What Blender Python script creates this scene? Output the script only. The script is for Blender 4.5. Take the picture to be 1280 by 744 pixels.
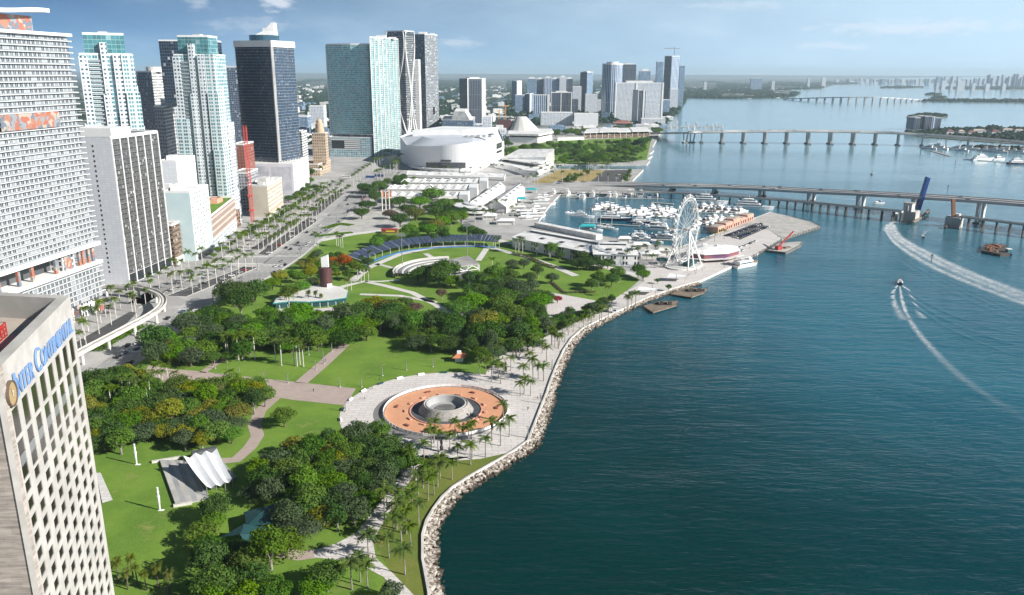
import bpy, math, random
from mathutils import Vector, Matrix
sc = bpy.context.scene
for o in list(bpy.data.objects):
 bpy.data.objects.remove(o, do_unlink=True)
C = sc.collection
RND = random.Random(7)
VEIL = .8
PI = math.pi
# ---------------------------------------------------------------- camera
F, H, PITCH, ROLL = 1000.0, 140.0, math.atan(281 / 1000.0), math.radians(0.25)
cp, sp, cr, sr = math.cos(PITCH), math.sin(PITCH), math.cos(ROLL), math.sin(ROLL)
right = Vector((1, 0, 0)) * cr + Vector((0, sp, cp)) * sr
up = Vector((1, 0, 0)) * -sr + Vector((0, sp, cp)) * cr
fwd = Vector((0, cp, -sp))
cam = bpy.data.objects.new('camera', bpy.data.cameras.new('camera'))
C.objects.link(cam)
cam.data.sensor_width = 36
cam.data.lens = 36 * F / 1280
cam.data.clip_start = 1
cam.data.clip_end = 200000
m = Matrix.Identity(4)
for i in range(3):
 m[i][0], m[i][1], m[i][2] = right[i], up[i], -fwd[i]
m[0][3], m[1][3], m[2][3] = 0, 0, H
cam.matrix_world = m
sc.camera = cam
# ---------------------------------------------------------------- world, sun, exposure
SUN_EL, SUN_AZ = math.radians(29), math.radians(-22)       # azimuth counted from +X
S = Vector((math.cos(SUN_EL) * math.cos(SUN_AZ), math.cos(SUN_EL) * math.sin(SUN_AZ), math.sin(SUN_EL)))
w = bpy.data.worlds.new('World')
sc.world = w
w.use_nodes = True
nt = w.node_tree
nt.nodes.clear()
out = nt.nodes.new('ShaderNodeOutputWorld')
bg = nt.nodes.new('ShaderNodeBackground')
sky = nt.nodes.new('ShaderNodeTexSky')
sky.sky_type = 'NISHITA'
sky.sun_disc = False
sky.sun_elevation = SUN_EL
sky.sun_rotation = PI / 2 - SUN_AZ
sky.altitude = 50
sky.air_density = 0.22
sky.dust_density = 0.0
sky.ozone_density = 1.5
bg.inputs['Strength'].default_value = 0.058
# thin cloud streaks and small puffs, by direction in the sky
geo = nt.nodes.new('ShaderNodeTexCoord')
def wn(t, **kw):
 n = nt.nodes.new(t)
 for k, v in kw.items():
  setattr(n, k, v)
 return n
def wm(op, a, b=None, c=None):
 n = wn('ShaderNodeMath', operation=op)
 for i, x in enumerate((a, b, c)):
  if x is None: continue
  if isinstance(x, (int, float)): n.inputs[i].default_value = x
  else: nt.links.new(x, n.inputs[i])
 return n.outputs[0]
def sstep(x, lo, hi):
 n = wn('ShaderNodeMapRange', interpolation_type='SMOOTHSTEP')
 nt.links.new(x, n.inputs[0]); n.inputs[1].default_value = lo; n.inputs[2].default_value = hi
 return n.outputs[0]
sep = wn('ShaderNodeSeparateXYZ'); nt.links.new(geo.outputs['Generated'], sep.inputs[0])
comb = wn('ShaderNodeCombineXYZ')
az = wm('ARCTAN2', sep.outputs[0], sep.outputs[1])
nt.links.new(az, comb.inputs[0])
nt.links.new(wm('MULTIPLY', sep.outputs[2], 3.0), comb.inputs[1])
nz = wn('ShaderNodeTexNoise'); nz.inputs['Scale'].default_value = 5; nz.inputs['Detail'].default_value = 6; nz.inputs['Roughness'].default_value = .58
nt.links.new(comb.outputs[0], nz.inputs['Vector'])
nzs = wn('ShaderNodeTexNoise'); nzs.inputs['Scale'].default_value = 55; nzs.inputs['Detail'].default_value = 5
nt.links.new(comb.outputs[0], nzs.inputs['Vector'])
cloud = wm('MULTIPLY', sstep(nz.outputs[0], .5, .78), .13)
for (a0, e0, ra, re, amt) in ((-.272, .078, .022, .016, .62), (-.355, .071, .016, .008, .30), (-.064, .034, .035, .008, .30), (-.30, .05, .06, .012, .2), (.44, .048, .12, .010, .34), (.36, .03, .05, .006, .3), (.26, .075, .07, .006, .2)):
 dx = wm('DIVIDE', wm('SUBTRACT', az, a0), ra)
 dy = wm('DIVIDE', wm('SUBTRACT', sep.outputs[2], e0), re)
 d = wm('SQRT', wm('ADD', wm('MULTIPLY', dx, dx), wm('MULTIPLY', dy, dy)))
 d = wm('ADD', d, wm('MULTIPLY', wm('SUBTRACT', nzs.outputs[0], .5), 2.2))
 mask = wm('MULTIPLY', wm('SUBTRACT', 1.0, sstep(d, .15, 1.0)), amt)
 cloud = wm('MAXIMUM', cloud, mask)
mixc = wn('ShaderNodeMix', data_type='RGBA')
nt.links.new(cloud, mixc.inputs[0])
# a thin high veil, thicker towards the sun's side (the east)
veil = wm('MULTIPLY', sstep(wm('ADD', az, wm('MULTIPLY', wm('SUBTRACT', nz.outputs[0], .5), .5)), -.75, .75), wm('MULTIPLY', VEIL, wm('SUBTRACT', 1.0, sstep(sep.outputs[2], .10, .34))))
mixv = wn('ShaderNodeMix', data_type='RGBA')
tint = wn('ShaderNodeMix', data_type='RGBA', blend_type='MULTIPLY'); tint.inputs[0].default_value = 1; tint.inputs[7].default_value = (.50, .68, .70, 1); nt.links.new(sky.outputs[0], tint.inputs[6])
nt.links.new(veil, mixv.inputs[0]); nt.links.new(tint.outputs[2], mixv.inputs[6]); mixv.inputs[7].default_value = (7.2, 9.6, 11.4, 1)
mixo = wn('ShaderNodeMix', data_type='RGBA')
nt.links.new(wm('MULTIPLY', sstep(wm('ADD', sep.outputs[2], wm('MULTIPLY', wm('SUBTRACT', nz.outputs[0], .5), .3)), .16, .5), .12), mixo.inputs[0]); nt.links.new(mixv.outputs[2], mixo.inputs[6]); mixo.inputs[7].default_value = (2.4, 4.8, 8.4, 1)  # unseen upper sky, blended to blue and added as fill light
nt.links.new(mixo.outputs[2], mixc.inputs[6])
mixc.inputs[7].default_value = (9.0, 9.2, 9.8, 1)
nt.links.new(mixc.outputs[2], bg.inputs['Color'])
nt.links.new(bg.outputs[0], out.inputs[0])
sl = bpy.data.lights.new('sun', 'SUN')
sl.energy = 4.6
sl.angle = math.radians(0.5)
sl.color = (1.0, .96, .90)
so = bpy.data.objects.new('sun', sl)
so.rotation_euler = S.to_track_quat('Z', 'Y').to_euler()
so.location = S * 3000
C.objects.link(so)
vs = sc.view_settings
vs.view_transform = 'Standard'
vs.look = 'None'
vs.gamma = 1
vs.use_curve_mapping = False
vs.exposure = 0.93
cy = sc.cycles
cy.use_denoising = True
cy.max_bounces = 6
cy.diffuse_bounces = 3
cy.glossy_bounces = 3
cy.transmission_bounces = 4
cy.volume_bounces = 0
cy.transparent_max_bounces = 8
cy.use_adaptive_sampling = True
cy.adaptive_threshold = 0.02
cy.sample_clamp_indirect = 6
# ---------------------------------------------------------------- photo pixel -> place
def ray(u, v):
 x, y = (u - 640) / F, (372 - v) / F
 x, y = x * cr - y * sr, x * sr + y * cr
 return x, cp + y * sp, -sp + y * cp
def at(u, v, z=0.0):
 d = ray(u, v)
 t = (z - H) / d[2]
 return (d[0] * t, d[1] * t)
def atY(u, v, Y):
 d = ray(u, v)
 t = Y / d[1]
 return (d[0] * t, H + d[2] * t)
def zat(v, X, Y):
 "height of the point above (X, Y) seen in photo row v"
 lo, hi = -50.0, 400.0
 for _ in range(40):
  md = (lo + hi) / 2
  z = md - H
  f, u_ = Y * cp - z * sp, Y * sp + z * cp
  a, b = X / f, u_ / f
  vv = 372 - F * (-a * sr + b * cr)
  if vv > v: lo = md
  else: hi = md
 return lo
def ats(pts, z=0.0):
 return [at(u, v, z) for u, v in pts]
# ---------------------------------------------------------------- meshes
def area(p):
 return sum(p[i][0] * p[(i + 1) % len(p)][1] - p[(i + 1) % len(p)][0] * p[i][1] for i in range(len(p))) / 2
def ccw(p):
 p = [tuple(q[:2]) for q in p]
 return p if area(p) > 0 else p[::-1]
def offset(poly, d):
 "offset a convex ccw polygon outwards by d"
 p = ccw(poly); n = len(p); r = []
 for i in range(n):
  a, b, c = p[i - 1], p[i], p[(i + 1) % n]
  e1, e2 = Vector((b[0] - a[0], b[1] - a[1])).normalized(), Vector((c[0] - b[0], c[1] - b[1])).normalized()
  n1, n2 = Vector((e1.y, -e1.x)), Vector((e2.y, -e2.x))
  k = d / max(.25, 1 + n1.dot(n2))
  r.append((b[0] + (n1.x + n2.x) * k, b[1] + (n1.y + n2.y) * k))
 return r
def lerp(a, b, t):
 return tuple(x + (y - x) * t for x, y in zip(a, b))
def ellipse(c, rx, ry, n=32, rot=0):
 return [(c[0] + rx * math.cos(t) * math.cos(rot) - ry * math.sin(t) * math.sin(rot),
             c[1] + rx * math.cos(t) * math.sin(rot) + ry * math.sin(t) * math.cos(rot)) for t in [2 * PI * i / n for i in range(n)]]
ORG = {}
class MB:
 def __init__(s): s.v, s.f, s.uv, s.mi = [], [], [], []
 def face(s, pts, m=0, uv=None):
  b = len(s.v)
  s.v.extend(pts)
  s.f.append(tuple(range(b, b + len(pts))))
  s.uv.extend(uv if uv else [(p[0], p[1]) for p in pts])
  s.mi.append(m)
 def prism(s, poly, z0, z1, m=0, mt=None, bottom=False, top=True, u0=0):
  p = ccw(poly); n = len(p); u = u0
  for i in range(n):
   a, b = p[i], p[(i + 1) % n]
   L = math.hypot(b[0] - a[0], b[1] - a[1])
   s.face([(a[0], a[1], z0), (b[0], b[1], z0), (b[0], b[1], z1), (a[0], a[1], z1)], m, [(u, z0), (u + L, z0), (u + L, z1), (u, z1)])
   u += L
  if top: s.face([(x, y, z1) for x, y in p], m if mt is None else mt)
  if bottom: s.face([(x, y, z0) for x, y in p[::-1]], m)
  return s
 def taper(s, p0, p1, z0, z1, m=0, top=True):
  n = len(p0); u = 0
  for i in range(n):
   a, b, c, d = p0[i], p0[(i + 1) % n], p1[(i + 1) % n], p1[i]
   L = math.hypot(b[0] - a[0], b[1] - a[1])
   s.face([(a[0], a[1], z0), (b[0], b[1], z0), (c[0], c[1], z1), (d[0], d[1], z1)], m, [(u, z0), (u + L, z0), (u + L, z1), (u, z1)])
   u += L
  if top: s.face([(x, y, z1) for x, y in p1], m)
  return s
 def box(s, cx, cy_, cz, sx, sy, sz, rot=0, m=0):
  "centre of the base and sizes"
  c, t = math.cos(rot), math.sin(rot)
  p = [(cx + x * c - y * t, cy_ + x * t + y * c) for x, y in ((-sx / 2, -sy / 2), (sx / 2, -sy / 2), (sx / 2, sy / 2), (-sx / 2, sy / 2))]
  return s.prism(p, cz, cz + sz, m, bottom=True)
 def bar(s, p, q, w_, h_=None, m=0):
  p, q = Vector(p), Vector(q)
  h_ = h_ or w_
  d = q - p
  if d.length < 1e-6: return s
  d.normalize()
  a = d.cross(Vector((0, 0, 1)))
  if a.length < 1e-3: a = Vector((1, 0, 0))
  a.normalize()
  b = a.cross(d)
  o = [a * (i * w_ / 2) + b * (j * h_ / 2) for i, j in ((-1, -1), (1, -1), (1, 1), (-1, 1))]
  P, Q = [tuple(p + x) for x in o], [tuple(q + x) for x in o]
  for i in range(4):
   j = (i + 1) % 4
   s.face([P[i], P[j], Q[j], Q[i]], m)
  s.face(P[::-1], m); s.face(Q, m)
  return s
 def tube(s, pts, rs, n=6, m=0, cap=True):
  pts = [Vector(p) for p in pts]
  if isinstance(rs, (int, float)): rs = [rs] * len(pts)
  rings = []
  for i, p in enumerate(pts):
   d = (pts[min(i + 1, len(pts) - 1)] - pts[max(i - 1, 0)]).normalized()
   a = d.cross(Vector((0.02, .03, 1)))
   if a.length < 1e-2: a = d.cross(Vector((1, 0, 0)))
   a.normalize(); b = d.cross(a)
   rings.append([tuple(p + (a * math.cos(2 * PI * k / n) + b * math.sin(2 * PI * k / n)) * rs[i]) for k in range(n)])
  for i in range(len(rings) - 1):
   for k in range(n):
    l = (k + 1) % n
    s.face([rings[i][k], rings[i][l], rings[i + 1][l], rings[i + 1][k]], m)
  if cap:
   s.face(rings[0][::-1], m); s.face(rings[-1], m)
  return s
 def lathe(s, c, prof, n=32, m=0, a0=0, a1=2 * PI):
  for i in range(len(prof) - 1):
   (r0, z0), (r1, z1) = prof[i], prof[i + 1]
   for k in range(n):
    t0, t1 = a0 + (a1 - a0) * k / n, a0 + (a1 - a0) * (k + 1) / n
    q = lambda r, t, z: (c[0] + r * math.cos(t), c[1] + r * math.sin(t), z)
    R_ = max(r0, r1)
    pts = [q(r0, t0, z0), q(r0, t1, z0), q(r1, t1, z1), q(r1, t0, z1)]
    uv = [(R_ * t0, z0), (R_ * t1, z0), (R_ * t1, z1), (R_ * t0, z1)]
    if r1 < 1e-6: pts, uv = pts[:3], uv[:3]
    elif r0 < 1e-6: pts, uv = [pts[0], pts[2], pts[3]], [uv[0], uv[2], uv[3]]
    s.face(pts, m, uv)
  return s
 def ribbon(s, line, w0, w1=None, z=0, m=0):
  "flat strip along a line of (x, y); w0 to the left, w1 to the right"
  w1 = w0 if w1 is None else w1
  L, R_ = [], []
  for i, p in enumerate(line):
   a, b = line[max(i - 1, 0)], line[min(i + 1, len(line) - 1)]
   d = Vector((b[0] - a[0], b[1] - a[1])).normalized()
   k0 = w0[i] if isinstance(w0, (list, tuple)) else w0
   k1 = w1[i] if isinstance(w1, (list, tuple)) else w1
   L.append((p[0] - d.y * k0, p[1] + d.x * k0)); R_.append((p[0] + d.y * k1, p[1] - d.x * k1))
  u = 0
  zz = lambda i: z[i] if isinstance(z, (list, tuple)) else z
  for i in range(len(line) - 1):
   l = math.hypot(line[i + 1][0] - line[i][0], line[i + 1][1] - line[i][1])
   s.face([(*R_[i], zz(i)), (*R_[i + 1], zz(i + 1)), (*L[i + 1], zz(i + 1)), (*L[i], zz(i))], m, [(u, 0), (u + l, 0), (u + l, 1), (u, 1)])
   u += l
  return s
 def beam(s, line, w0, w1, zt, th, m=0):
  "deck: strip with thickness; zt per point = top"
  L, R_ = [], []
  for i, p in enumerate(line):
   a, b = line[max(i - 1, 0)], line[min(i + 1, len(line) - 1)]
   d = Vector((b[0] - a[0], b[1] - a[1])).normalized()
   L.append((p[0] - d.y * w0, p[1] + d.x * w0)); R_.append((p[0] + d.y * w1, p[1] - d.x * w1))
  zt = zt if isinstance(zt, (list, tuple)) else [zt] * len(line)
  q = []
  for i in range(len(line)):
   q.append([(*R_[i], zt[i] - th), (*R_[i], zt[i]), (*L[i], zt[i]), (*L[i], zt[i] - th)])
  for i in range(len(line) - 1):
   for k in range(4):
    l = (k + 1) % 4
    s.face([q[i][k], q[i + 1][k], q[i + 1][l], q[i][l]], m)
  s.face(q[0], m); s.face(q[-1][::-1], m)
  return s
 def build(s, name, mats, parent=None, smooth=False, org=None):
  if not isinstance(mats, (list, tuple)): mats = [mats]
  if org is None: org = ORG.get(parent.name, (0, 0, 0)) if parent is not None else None
  if org is None:
   if s.v:
    xs, ys, zs = zip(*s.v)
    org = ((min(xs) + max(xs)) / 2, (min(ys) + max(ys)) / 2, min(zs))
   else: org = (0, 0, 0)
  me = bpy.data.meshes.new(name)
  ox, oy, oz = org
  me.from_pydata([(x - ox, y - oy, z - oz) for x, y, z in s.v], [], s.f)
  ul = me.uv_layers.new(name='UVMap')
  ul.data.foreach_set('uv', [c for t in s.uv for c in t])
  for mt in mats: me.materials.append(mt)
  me.polygons.foreach_set('material_index', s.mi)
  if smooth:
   import bmesh
   bm = bmesh.new(); bm.from_mesh(me)
   bmesh.ops.remove_doubles(bm, verts=bm.verts, dist=.002)
   bm.to_mesh(me); bm.free()
   me.polygons.foreach_set('use_smooth', [True] * len(me.polygons))
  me.update()
  o = bpy.data.objects.new(name, me)
  C.objects.link(o)
  ORG[o.name] = org
  if parent is not None: o.parent = parent
  else: o.location = org
  return o
USED = set()
def tag(o, label, cat, group=None):
 if len(label.split()) > 16: print('LONG LABEL', label)
 o['label'] = label; o['category'] = cat
 if group: o['group'] = group
 if label in USED: print('DUP LABEL', label)
 USED.add(label)
 return o
def thing(name, label, cat, loc, group=None):
 o = bpy.data.objects.new(name, None)
 C.objects.link(o)
 o.empty_display_size = 1
 o.location = loc if len(loc) == 3 else (loc[0], loc[1], 0)
 ORG[o.name] = tuple(o.location)
 if label: tag(o, label, cat, group)
 return o
def setting(o, kind='structure'):
 o['kind'] = kind
 return o
def copy_tree(o, parent=None, loc=None, rz=None, sc_=None):
 c = o.copy(); C.objects.link(c)
 for k in ('label', 'group', 'category'):
  if k in c and parent is None: del c[k]
 if parent is not None: c.parent = parent
 if loc is not None: c.location = loc
 if rz is not None: c.rotation_euler = (0, 0, rz)
 if sc_ is not None: c.scale = sc_ if isinstance(sc_, (tuple, list)) else (sc_,) * 3
 for ch in o.children: copy_tree(ch, c)
 return c
def share(o, parent, dz):
 "a copy of a part, dz higher, sharing its mesh"
 c = o.copy(); C.objects.link(c); c.parent = parent
 c.location = (o.location[0], o.location[1], o.location[2] + dz)
 return c
ORDW = 'nearest|second nearest|third nearest|fourth nearest|fifth nearest|sixth nearest|seventh nearest|eighth nearest|ninth nearest|tenth nearest|eleventh nearest|twelfth nearest'.split('|')
def nth(i):
 if i < len(ORDW): return ORDW[i]
 n = i + 1
 return '%d%s nearest' % (n, 'th' if 10 < n % 100 < 14 else {1: 'st', 2: 'nd', 3: 'rd'}.get(n % 10, 'th'))
# ---------------------------------------------------------------- materials
def mknodes(name):
 mt = bpy.data.materials.new(name)
 mt.use_nodes = True
 t = mt.node_tree
 b = t.nodes['Principled BSDF']
 return mt, t, b
class N:
 "small node-writing helper"
 def __init__(s, t): s.t = t
 def n(s, typ, **kw):
  x = s.t.nodes.new(typ)
  for k, v in kw.items(): setattr(x, k, v)
  return x
 def put(s, sock, x):
  if x is None: return
  if isinstance(x, (int, float)): sock.default_value = x
  elif isinstance(x, (tuple, list)): sock.default_value = (*x, 1)[:4] if len(sock.default_value) == 4 else x
  else: s.t.links.new(x, sock)
 def math(s, op, a, b=None, c=None):
  x = s.n('ShaderNodeMath', operation=op)
  for i, k in enumerate((a, b, c)): s.put(x.inputs[i], k)
  return x.outputs[0]
 def mix(s, f, a, b):
  x = s.n('ShaderNodeMix', data_type='RGBA')
  s.put(x.inputs[0], f); s.put(x.inputs[6], a); s.put(x.inputs[7], b)
  return x.outputs[2]
 def noise(s, vec, scale, detail=4, rough=.55):
  x = s.n('ShaderNodeTexNoise')
  s.put(x.inputs['Scale'], scale); s.put(x.inputs['Detail'], detail); s.put(x.inputs['Roughness'], rough)
  if vec is not None: s.t.links.new(vec, x.inputs['Vector'])
  return x.outputs[0]
 def step(s, x, lo, hi):
  y = s.n('ShaderNodeMapRange', interpolation_type='SMOOTHSTEP')
  s.put(y.inputs[0], x); s.put(y.inputs[1], lo); s.put(y.inputs[2], hi)
  return y.outputs[0]
 def pos(s): return s.n('ShaderNodeNewGeometry').outputs['Position']
M = {}
def mat(name, col, rough=.7, col2=None, scale=.15, lo=.35, hi=.65, fine=0, finescale=3., bump=0, spec=.5, metal=0, objrand=0):
 mt, t, b = mknodes(name)
 n = N(t)
 c = None
 if col2 is not None:
  c = n.mix(n.step(n.noise(n.pos(), scale), lo, hi), col, col2)
 if fine:
  f = n.noise(n.pos(), finescale, 3, .6)
  f = n.math('ADD', n.math('MULTIPLY', n.math('SUBTRACT', f, .5), fine * 2), 1)
  x = n.n('ShaderNodeVectorMath', operation='SCALE')
  n.put(x.inputs[0], c if c is not None else tuple(col[:3])); n.put(x.inputs['Scale'], f)
  c = x.outputs[0]
 if objrand:
  f = n.n('ShaderNodeObjectInfo').outputs['Random']
  hs = n.n('ShaderNodeHueSaturation')
  n.put(hs.inputs['Color'], c if c is not None else col)
  n.put(hs.inputs['Hue'], n.math('ADD', .5, n.math('MULTIPLY', n.math('SUBTRACT', f, .5), objrand * .12)))
  n.put(hs.inputs['Value'], n.math('ADD', 1 - objrand * .4, n.math('MULTIPLY', f, objrand * .8)))
  c = hs.outputs[0]
 if c is None: b.inputs['Base Color'].default_value = (*col, 1)
 else: t.links.new(c, b.inputs['Base Color'])
 b.inputs['Roughness'].default_value = rough
 b.inputs['Specular IOR Level'].default_value = spec
 b.inputs['Metallic'].default_value = metal
 if bump:
  bp = n.n('ShaderNodeBump'); bp.inputs['Strength'].default_value = bump; bp.inputs['Distance'].default_value = .3
  n.put(bp.inputs['Height'], n.noise(n.pos(), finescale, 4)); t.links.new(bp.outputs[0], b.inputs['Normal'])
 M[name] = mt
 return mt
def fmat(name, wall, glass, fh, bw, wh=.6, ww=.6, blinds=.25, var=.5, grough=.12, blindcol=(.5, .52, .52), v0=0, mull=0, wrough=.6, gmetal=0.0, dirt=.12):
 "facade: storeys of height fh, bays of width bw (uv in metres)"
 mt, t, b = mknodes(name)
 n = N(t)
 uv = n.n('ShaderNodeUVMap').outputs[0]
 sp_ = n.n('ShaderNodeSeparateXYZ'); t.links.new(uv, sp_.inputs[0])
 u = n.math('DIVIDE', sp_.outputs[0], bw)
 v = n.math('DIVIDE', n.math('SUBTRACT', sp_.outputs[1], v0), fh)
 fu, fv = n.math('FRACT', u), n.math('FRACT', v)
 mu = n.math('LESS_THAN', n.math('ABSOLUTE', n.math('SUBTRACT', fu, .5)), ww / 2)
 mv = n.math('LESS_THAN', n.math('ABSOLUTE', n.math('SUBTRACT', fv, .5)), wh / 2)
 k = n.math('MULTIPLY', mu, mv)
 cv = n.n('ShaderNodeCombineXYZ')
 n.put(cv.inputs[0], n.math('FLOOR', u)); n.put(cv.inputs[1], n.math('FLOOR', v))
 wnz = n.n('ShaderNodeTexWhiteNoise', noise_dimensions='2D'); t.links.new(cv.outputs[0], wnz.inputs['Vector'])
 r = wnz.outputs['Value']
 sc_ = n.n('ShaderNodeVectorMath', operation='SCALE'); n.put(sc_.inputs[0], tuple(glass))
 n.put(sc_.inputs['Scale'], n.math('ADD', 1 - var / 2, n.math('MULTIPLY', r, var)))
 sepc = n.n('ShaderNodeSeparateColor'); t.links.new(wnz.outputs['Color'], sepc.inputs[0])
 g = n.mix(n.math('MULTIPLY', n.math('LESS_THAN', sepc.outputs[1], blinds), sepc.outputs[2]), sc_.outputs[0], blindcol)
 if mull:
  ml = n.math('LESS_THAN', n.math('ABSOLUTE', n.math('SUBTRACT', n.math('FRACT', n.math('MULTIPLY', u, 2)), .5)), .5 - mull)
  g = n.mix(ml, wall, g)
 f = n.noise(n.pos(), .08, 4)
 ws = n.n('ShaderNodeVectorMath', operation='SCALE'); n.put(ws.inputs[0], tuple(wall))
 n.put(ws.inputs['Scale'], n.math('ADD', 1 - dirt, n.math('MULTIPLY', f, dirt * 2)))
 t.links.new(n.mix(k, ws.outputs[0], g), b.inputs['Base Color'])
 n.put(b.inputs['Roughness'], n.math('ADD', wrough, n.math('MULTIPLY', k, grough - wrough)))
 n.put(b.inputs['Specular IOR Level'], n.math('ADD', .4, n.math('MULTIPLY', k, .6)))
 if gmetal: n.put(b.inputs['Metallic'], n.math('MULTIPLY', k, gmetal))
 # uneven panes: each pane tilts a little
 nm = n.n('ShaderNodeVectorMath', operation='SCALE'); n.put(nm.inputs['Scale'], n.math('MULTIPLY', k, .05))
 sb = n.n('ShaderNodeVectorMath', operation='SUBTRACT'); t.links.new(wnz.outputs['Color'], sb.inputs[0]); sb.inputs[1].default_value = (.5, .5, .5)
 t.links.new(sb.outputs[0], nm.inputs[0])
 ad = n.n('ShaderNodeVectorMath', operation='ADD'); t.links.new(n.n('ShaderNodeNewGeometry').outputs['Normal'], ad.inputs[0]); t.links.new(nm.outputs[0], ad.inputs[1])
 nn = n.n('ShaderNodeVectorMath', operation='NORMALIZE'); t.links.new(ad.outputs[0], nn.inputs[0])
 t.links.new(nn.outputs[0], b.inputs['Normal'])
 M[name] = mt
 return mt
W8 = (.78, .78, .77)
mat('white', W8, .55, (.70, .70, .69), .05)
mat('white_roof', (.72, .72, .71), .75, (.50, .49, .47), .13, .4, .72, fine=.08, finescale=1)
mat('offwhite', (.62, .61, .58), .7, (.52, .51, .48), .06)
mat('grey', (.33, .33, .33), .7, (.25, .25, .25), .1)
mat('dark_grey', (.09, .095, .10), .6, (.06, .065, .07), .1)
mat('black', (.02, .02, .022), .5)
mat('concrete', (.45, .435, .405), .85, (.34, .33, .305), .12, fine=.1)
mat('bridge_concrete', (.58, .57, .55), .85, (.47, .46, .45), .05, fine=.08)
mat('dark_concrete', (.16, .155, .145), .85, (.10, .10, .095), .2, fine=.1)
mat('roof_grey', (.33, .32, .30), .85, (.22, .21, .20), .08, fine=.15, finescale=.8)
mat('roof_tan', (.42, .36, .30), .85, (.33, .28, .24), .08, fine=.1)
mat('glass_dark', (.012, .018, .022), .08, spec=.8)
mat('glass_blue', (.02, .06, .09), .08, spec=.9)
mat('glass_teal', (.06, .22, .24), .12, (.05, .17, .20), .03, spec=.9)
mat('red_steel', (.42, .035, .03), .5, (.30, .03, .025), .4)
mat('crane_red', (.52, .075, .065), .45)
mat('bridge_road', (.36, .355, .345), .9, (.42, .415, .405), .03)
mat('teal_fascia', (.03, .19, .20), .7)
mat('orange_steel', (.55, .27, .05), .5)
mat('blue_paint', (.01, .07, .32), .5, (.015, .06, .25), .2)
mat('teal_canvas', (.02, .33, .36), .8)
mat('teal_dark', (.007, .06, .062), .8, (.006, .045, .05), .3)
mat('terracotta', (.50, .19, .09), .85, (.42, .15, .075), .12, fine=.12, finescale=1.5)
mat('brick_red', (.24, .085, .055), .85, (.18, .07, .05), .2)
mat('maroon', (.085, .028, .028), .6, (.06, .022, .022), .4)
mat('cream', (.58, .52, .42), .8, (.50, .44, .36), .07)
mat('freedom_stone', (.47, .36, .25), .8, (.40, .30, .21), .1)
mat('pink_stucco', (.62, .33, .23), .8, (.52, .27, .20), .1)
mat('wood', (.22, .17, .125), .85, (.15, .12, .09), .3, fine=.2)
mat('timber_dark', (.045, .04, .035), .9, (.07, .06, .05), .3)
mat('steel', (.30, .31, .32), .4, metal=.5)
mat('rust', (.30, .12, .05), .85, (.22, .10, .06), .5)
mat('hull_white', (.80, .80, .80), .25)
mat('hull_navy', (.015, .02, .05), .2)
mat('hull_grey', (.22, .24, .26), .3)
mat('asphalt', (.25, .246, .238), .9, (.32, .315, .305), .03, fine=.12, finescale=.6)
mat('asphalt_dark', (.052, .052, .054), .9, (.075, .074, .073), .06, fine=.15, finescale=.8)
mat('lane_paint', (.72, .72, .70), .8, (.55, .55, .53), .5)
mat('yellow_paint', (.60, .42, .05), .8)
mat('trunk_grey', (.26, .24, .21), .9, (.18, .16, .14), .6)
mat('trunk_brown', (.13, .10, .075), .9, (.09, .07, .05), .6)
mat('trunk_white', (.55, .53, .49), .85, (.42, .40, .37), .4)
# ---------------------------------------------------------------- ground materials
def grass_mat(name, a, b, c):
 mt, t, bs = mknodes(name); n = N(t); p = n.pos()
 k = n.mix(n.step(n.noise(p, .045, 5, .6), .35, .68), a, b)
 k = n.mix(n.math('MULTIPLY', n.step(n.noise(p, .09, 6, .7), .54, .74), .85), k, c)
 f = n.math('ADD', .60, n.math('ADD', n.math('MULTIPLY', n.noise(p, 1.3, 5, .7), .5), n.math('MULTIPLY', n.noise(p, .33, 4, .7), .3)))
 x = n.n('ShaderNodeVectorMath', operation='SCALE'); n.put(x.inputs[0], k); n.put(x.inputs['Scale'], f)
 t.links.new(x.outputs[0], bs.inputs['Base Color'])
 bs.inputs['Roughness'].default_value = .95; bs.inputs['Specular IOR Level'].default_value = .15
 bp = n.n('ShaderNodeBump'); bp.inputs['Strength'].default_value = .5; bp.inputs['Distance'].default_value = .25
 n.put(bp.inputs['Height'], n.noise(p, 2.5, 4)); t.links.new(bp.outputs[0], bs.inputs['Normal'])
 M[name] = mt
grass_mat('lawn', (.150, .245, .036), (.095, .185, .025), (.26, .262, .085))
grass_mat('lawn_dry', (.16, .18, .04), (.10, .15, .025), (.26, .22, .08))
grass_mat('dry_field', (.36, .27, .11), (.26, .22, .09), (.42, .32, .16))
def paver_mat(name, a, b, cell, line=.75, amt=.5):
 mt, t, bs = mknodes(name); n = N(t); p = n.pos()
 br = n.n('ShaderNodeTexBrick'); t.links.new(p, br.inputs['Vector'])
 n.put(br.inputs['Color1'], a); n.put(br.inputs['Color2'], b); n.put(br.inputs['Mortar'], tuple(x * line for x in a))
 br.inputs['Scale'].default_value = 1.0; br.inputs['Mortar Size'].default_value = .035 * cell; br.inputs['Brick Width'].default_value = cell; br.inputs['Row Height'].default_value = cell * .5
 f = n.math('ADD', .8, n.math('MULTIPLY', n.noise(p, .12, 6, .65), .4))
 f2 = n.math('ADD', .9, n.math('MULTIPLY', n.noise(p, 1.6, 4, .6), .2))
 x = n.n('ShaderNodeVectorMath', operation='SCALE'); n.put(x.inputs[0], br.outputs[0]); n.put(x.inputs['Scale'], n.math('MULTIPLY', f, f2))
 t.links.new(x.outputs[0], bs.inputs['Base Color']); bs.inputs['Roughness'].default_value = .85
 M[name] = mt
paver_mat('paving_pale', (.58, .545, .52), (.53, .495, .47), 5.0, .74)
paver_mat('paving_pink', (.40, .32, .28), (.36, .29, .255), 2.0)
paver_mat('paving_brick', (.40, .25, .19), (.36, .22, .17), 1.6)
paver_mat('paving_white', (.60, .58, .55), (.55, .53, .50), 4.0)
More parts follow.
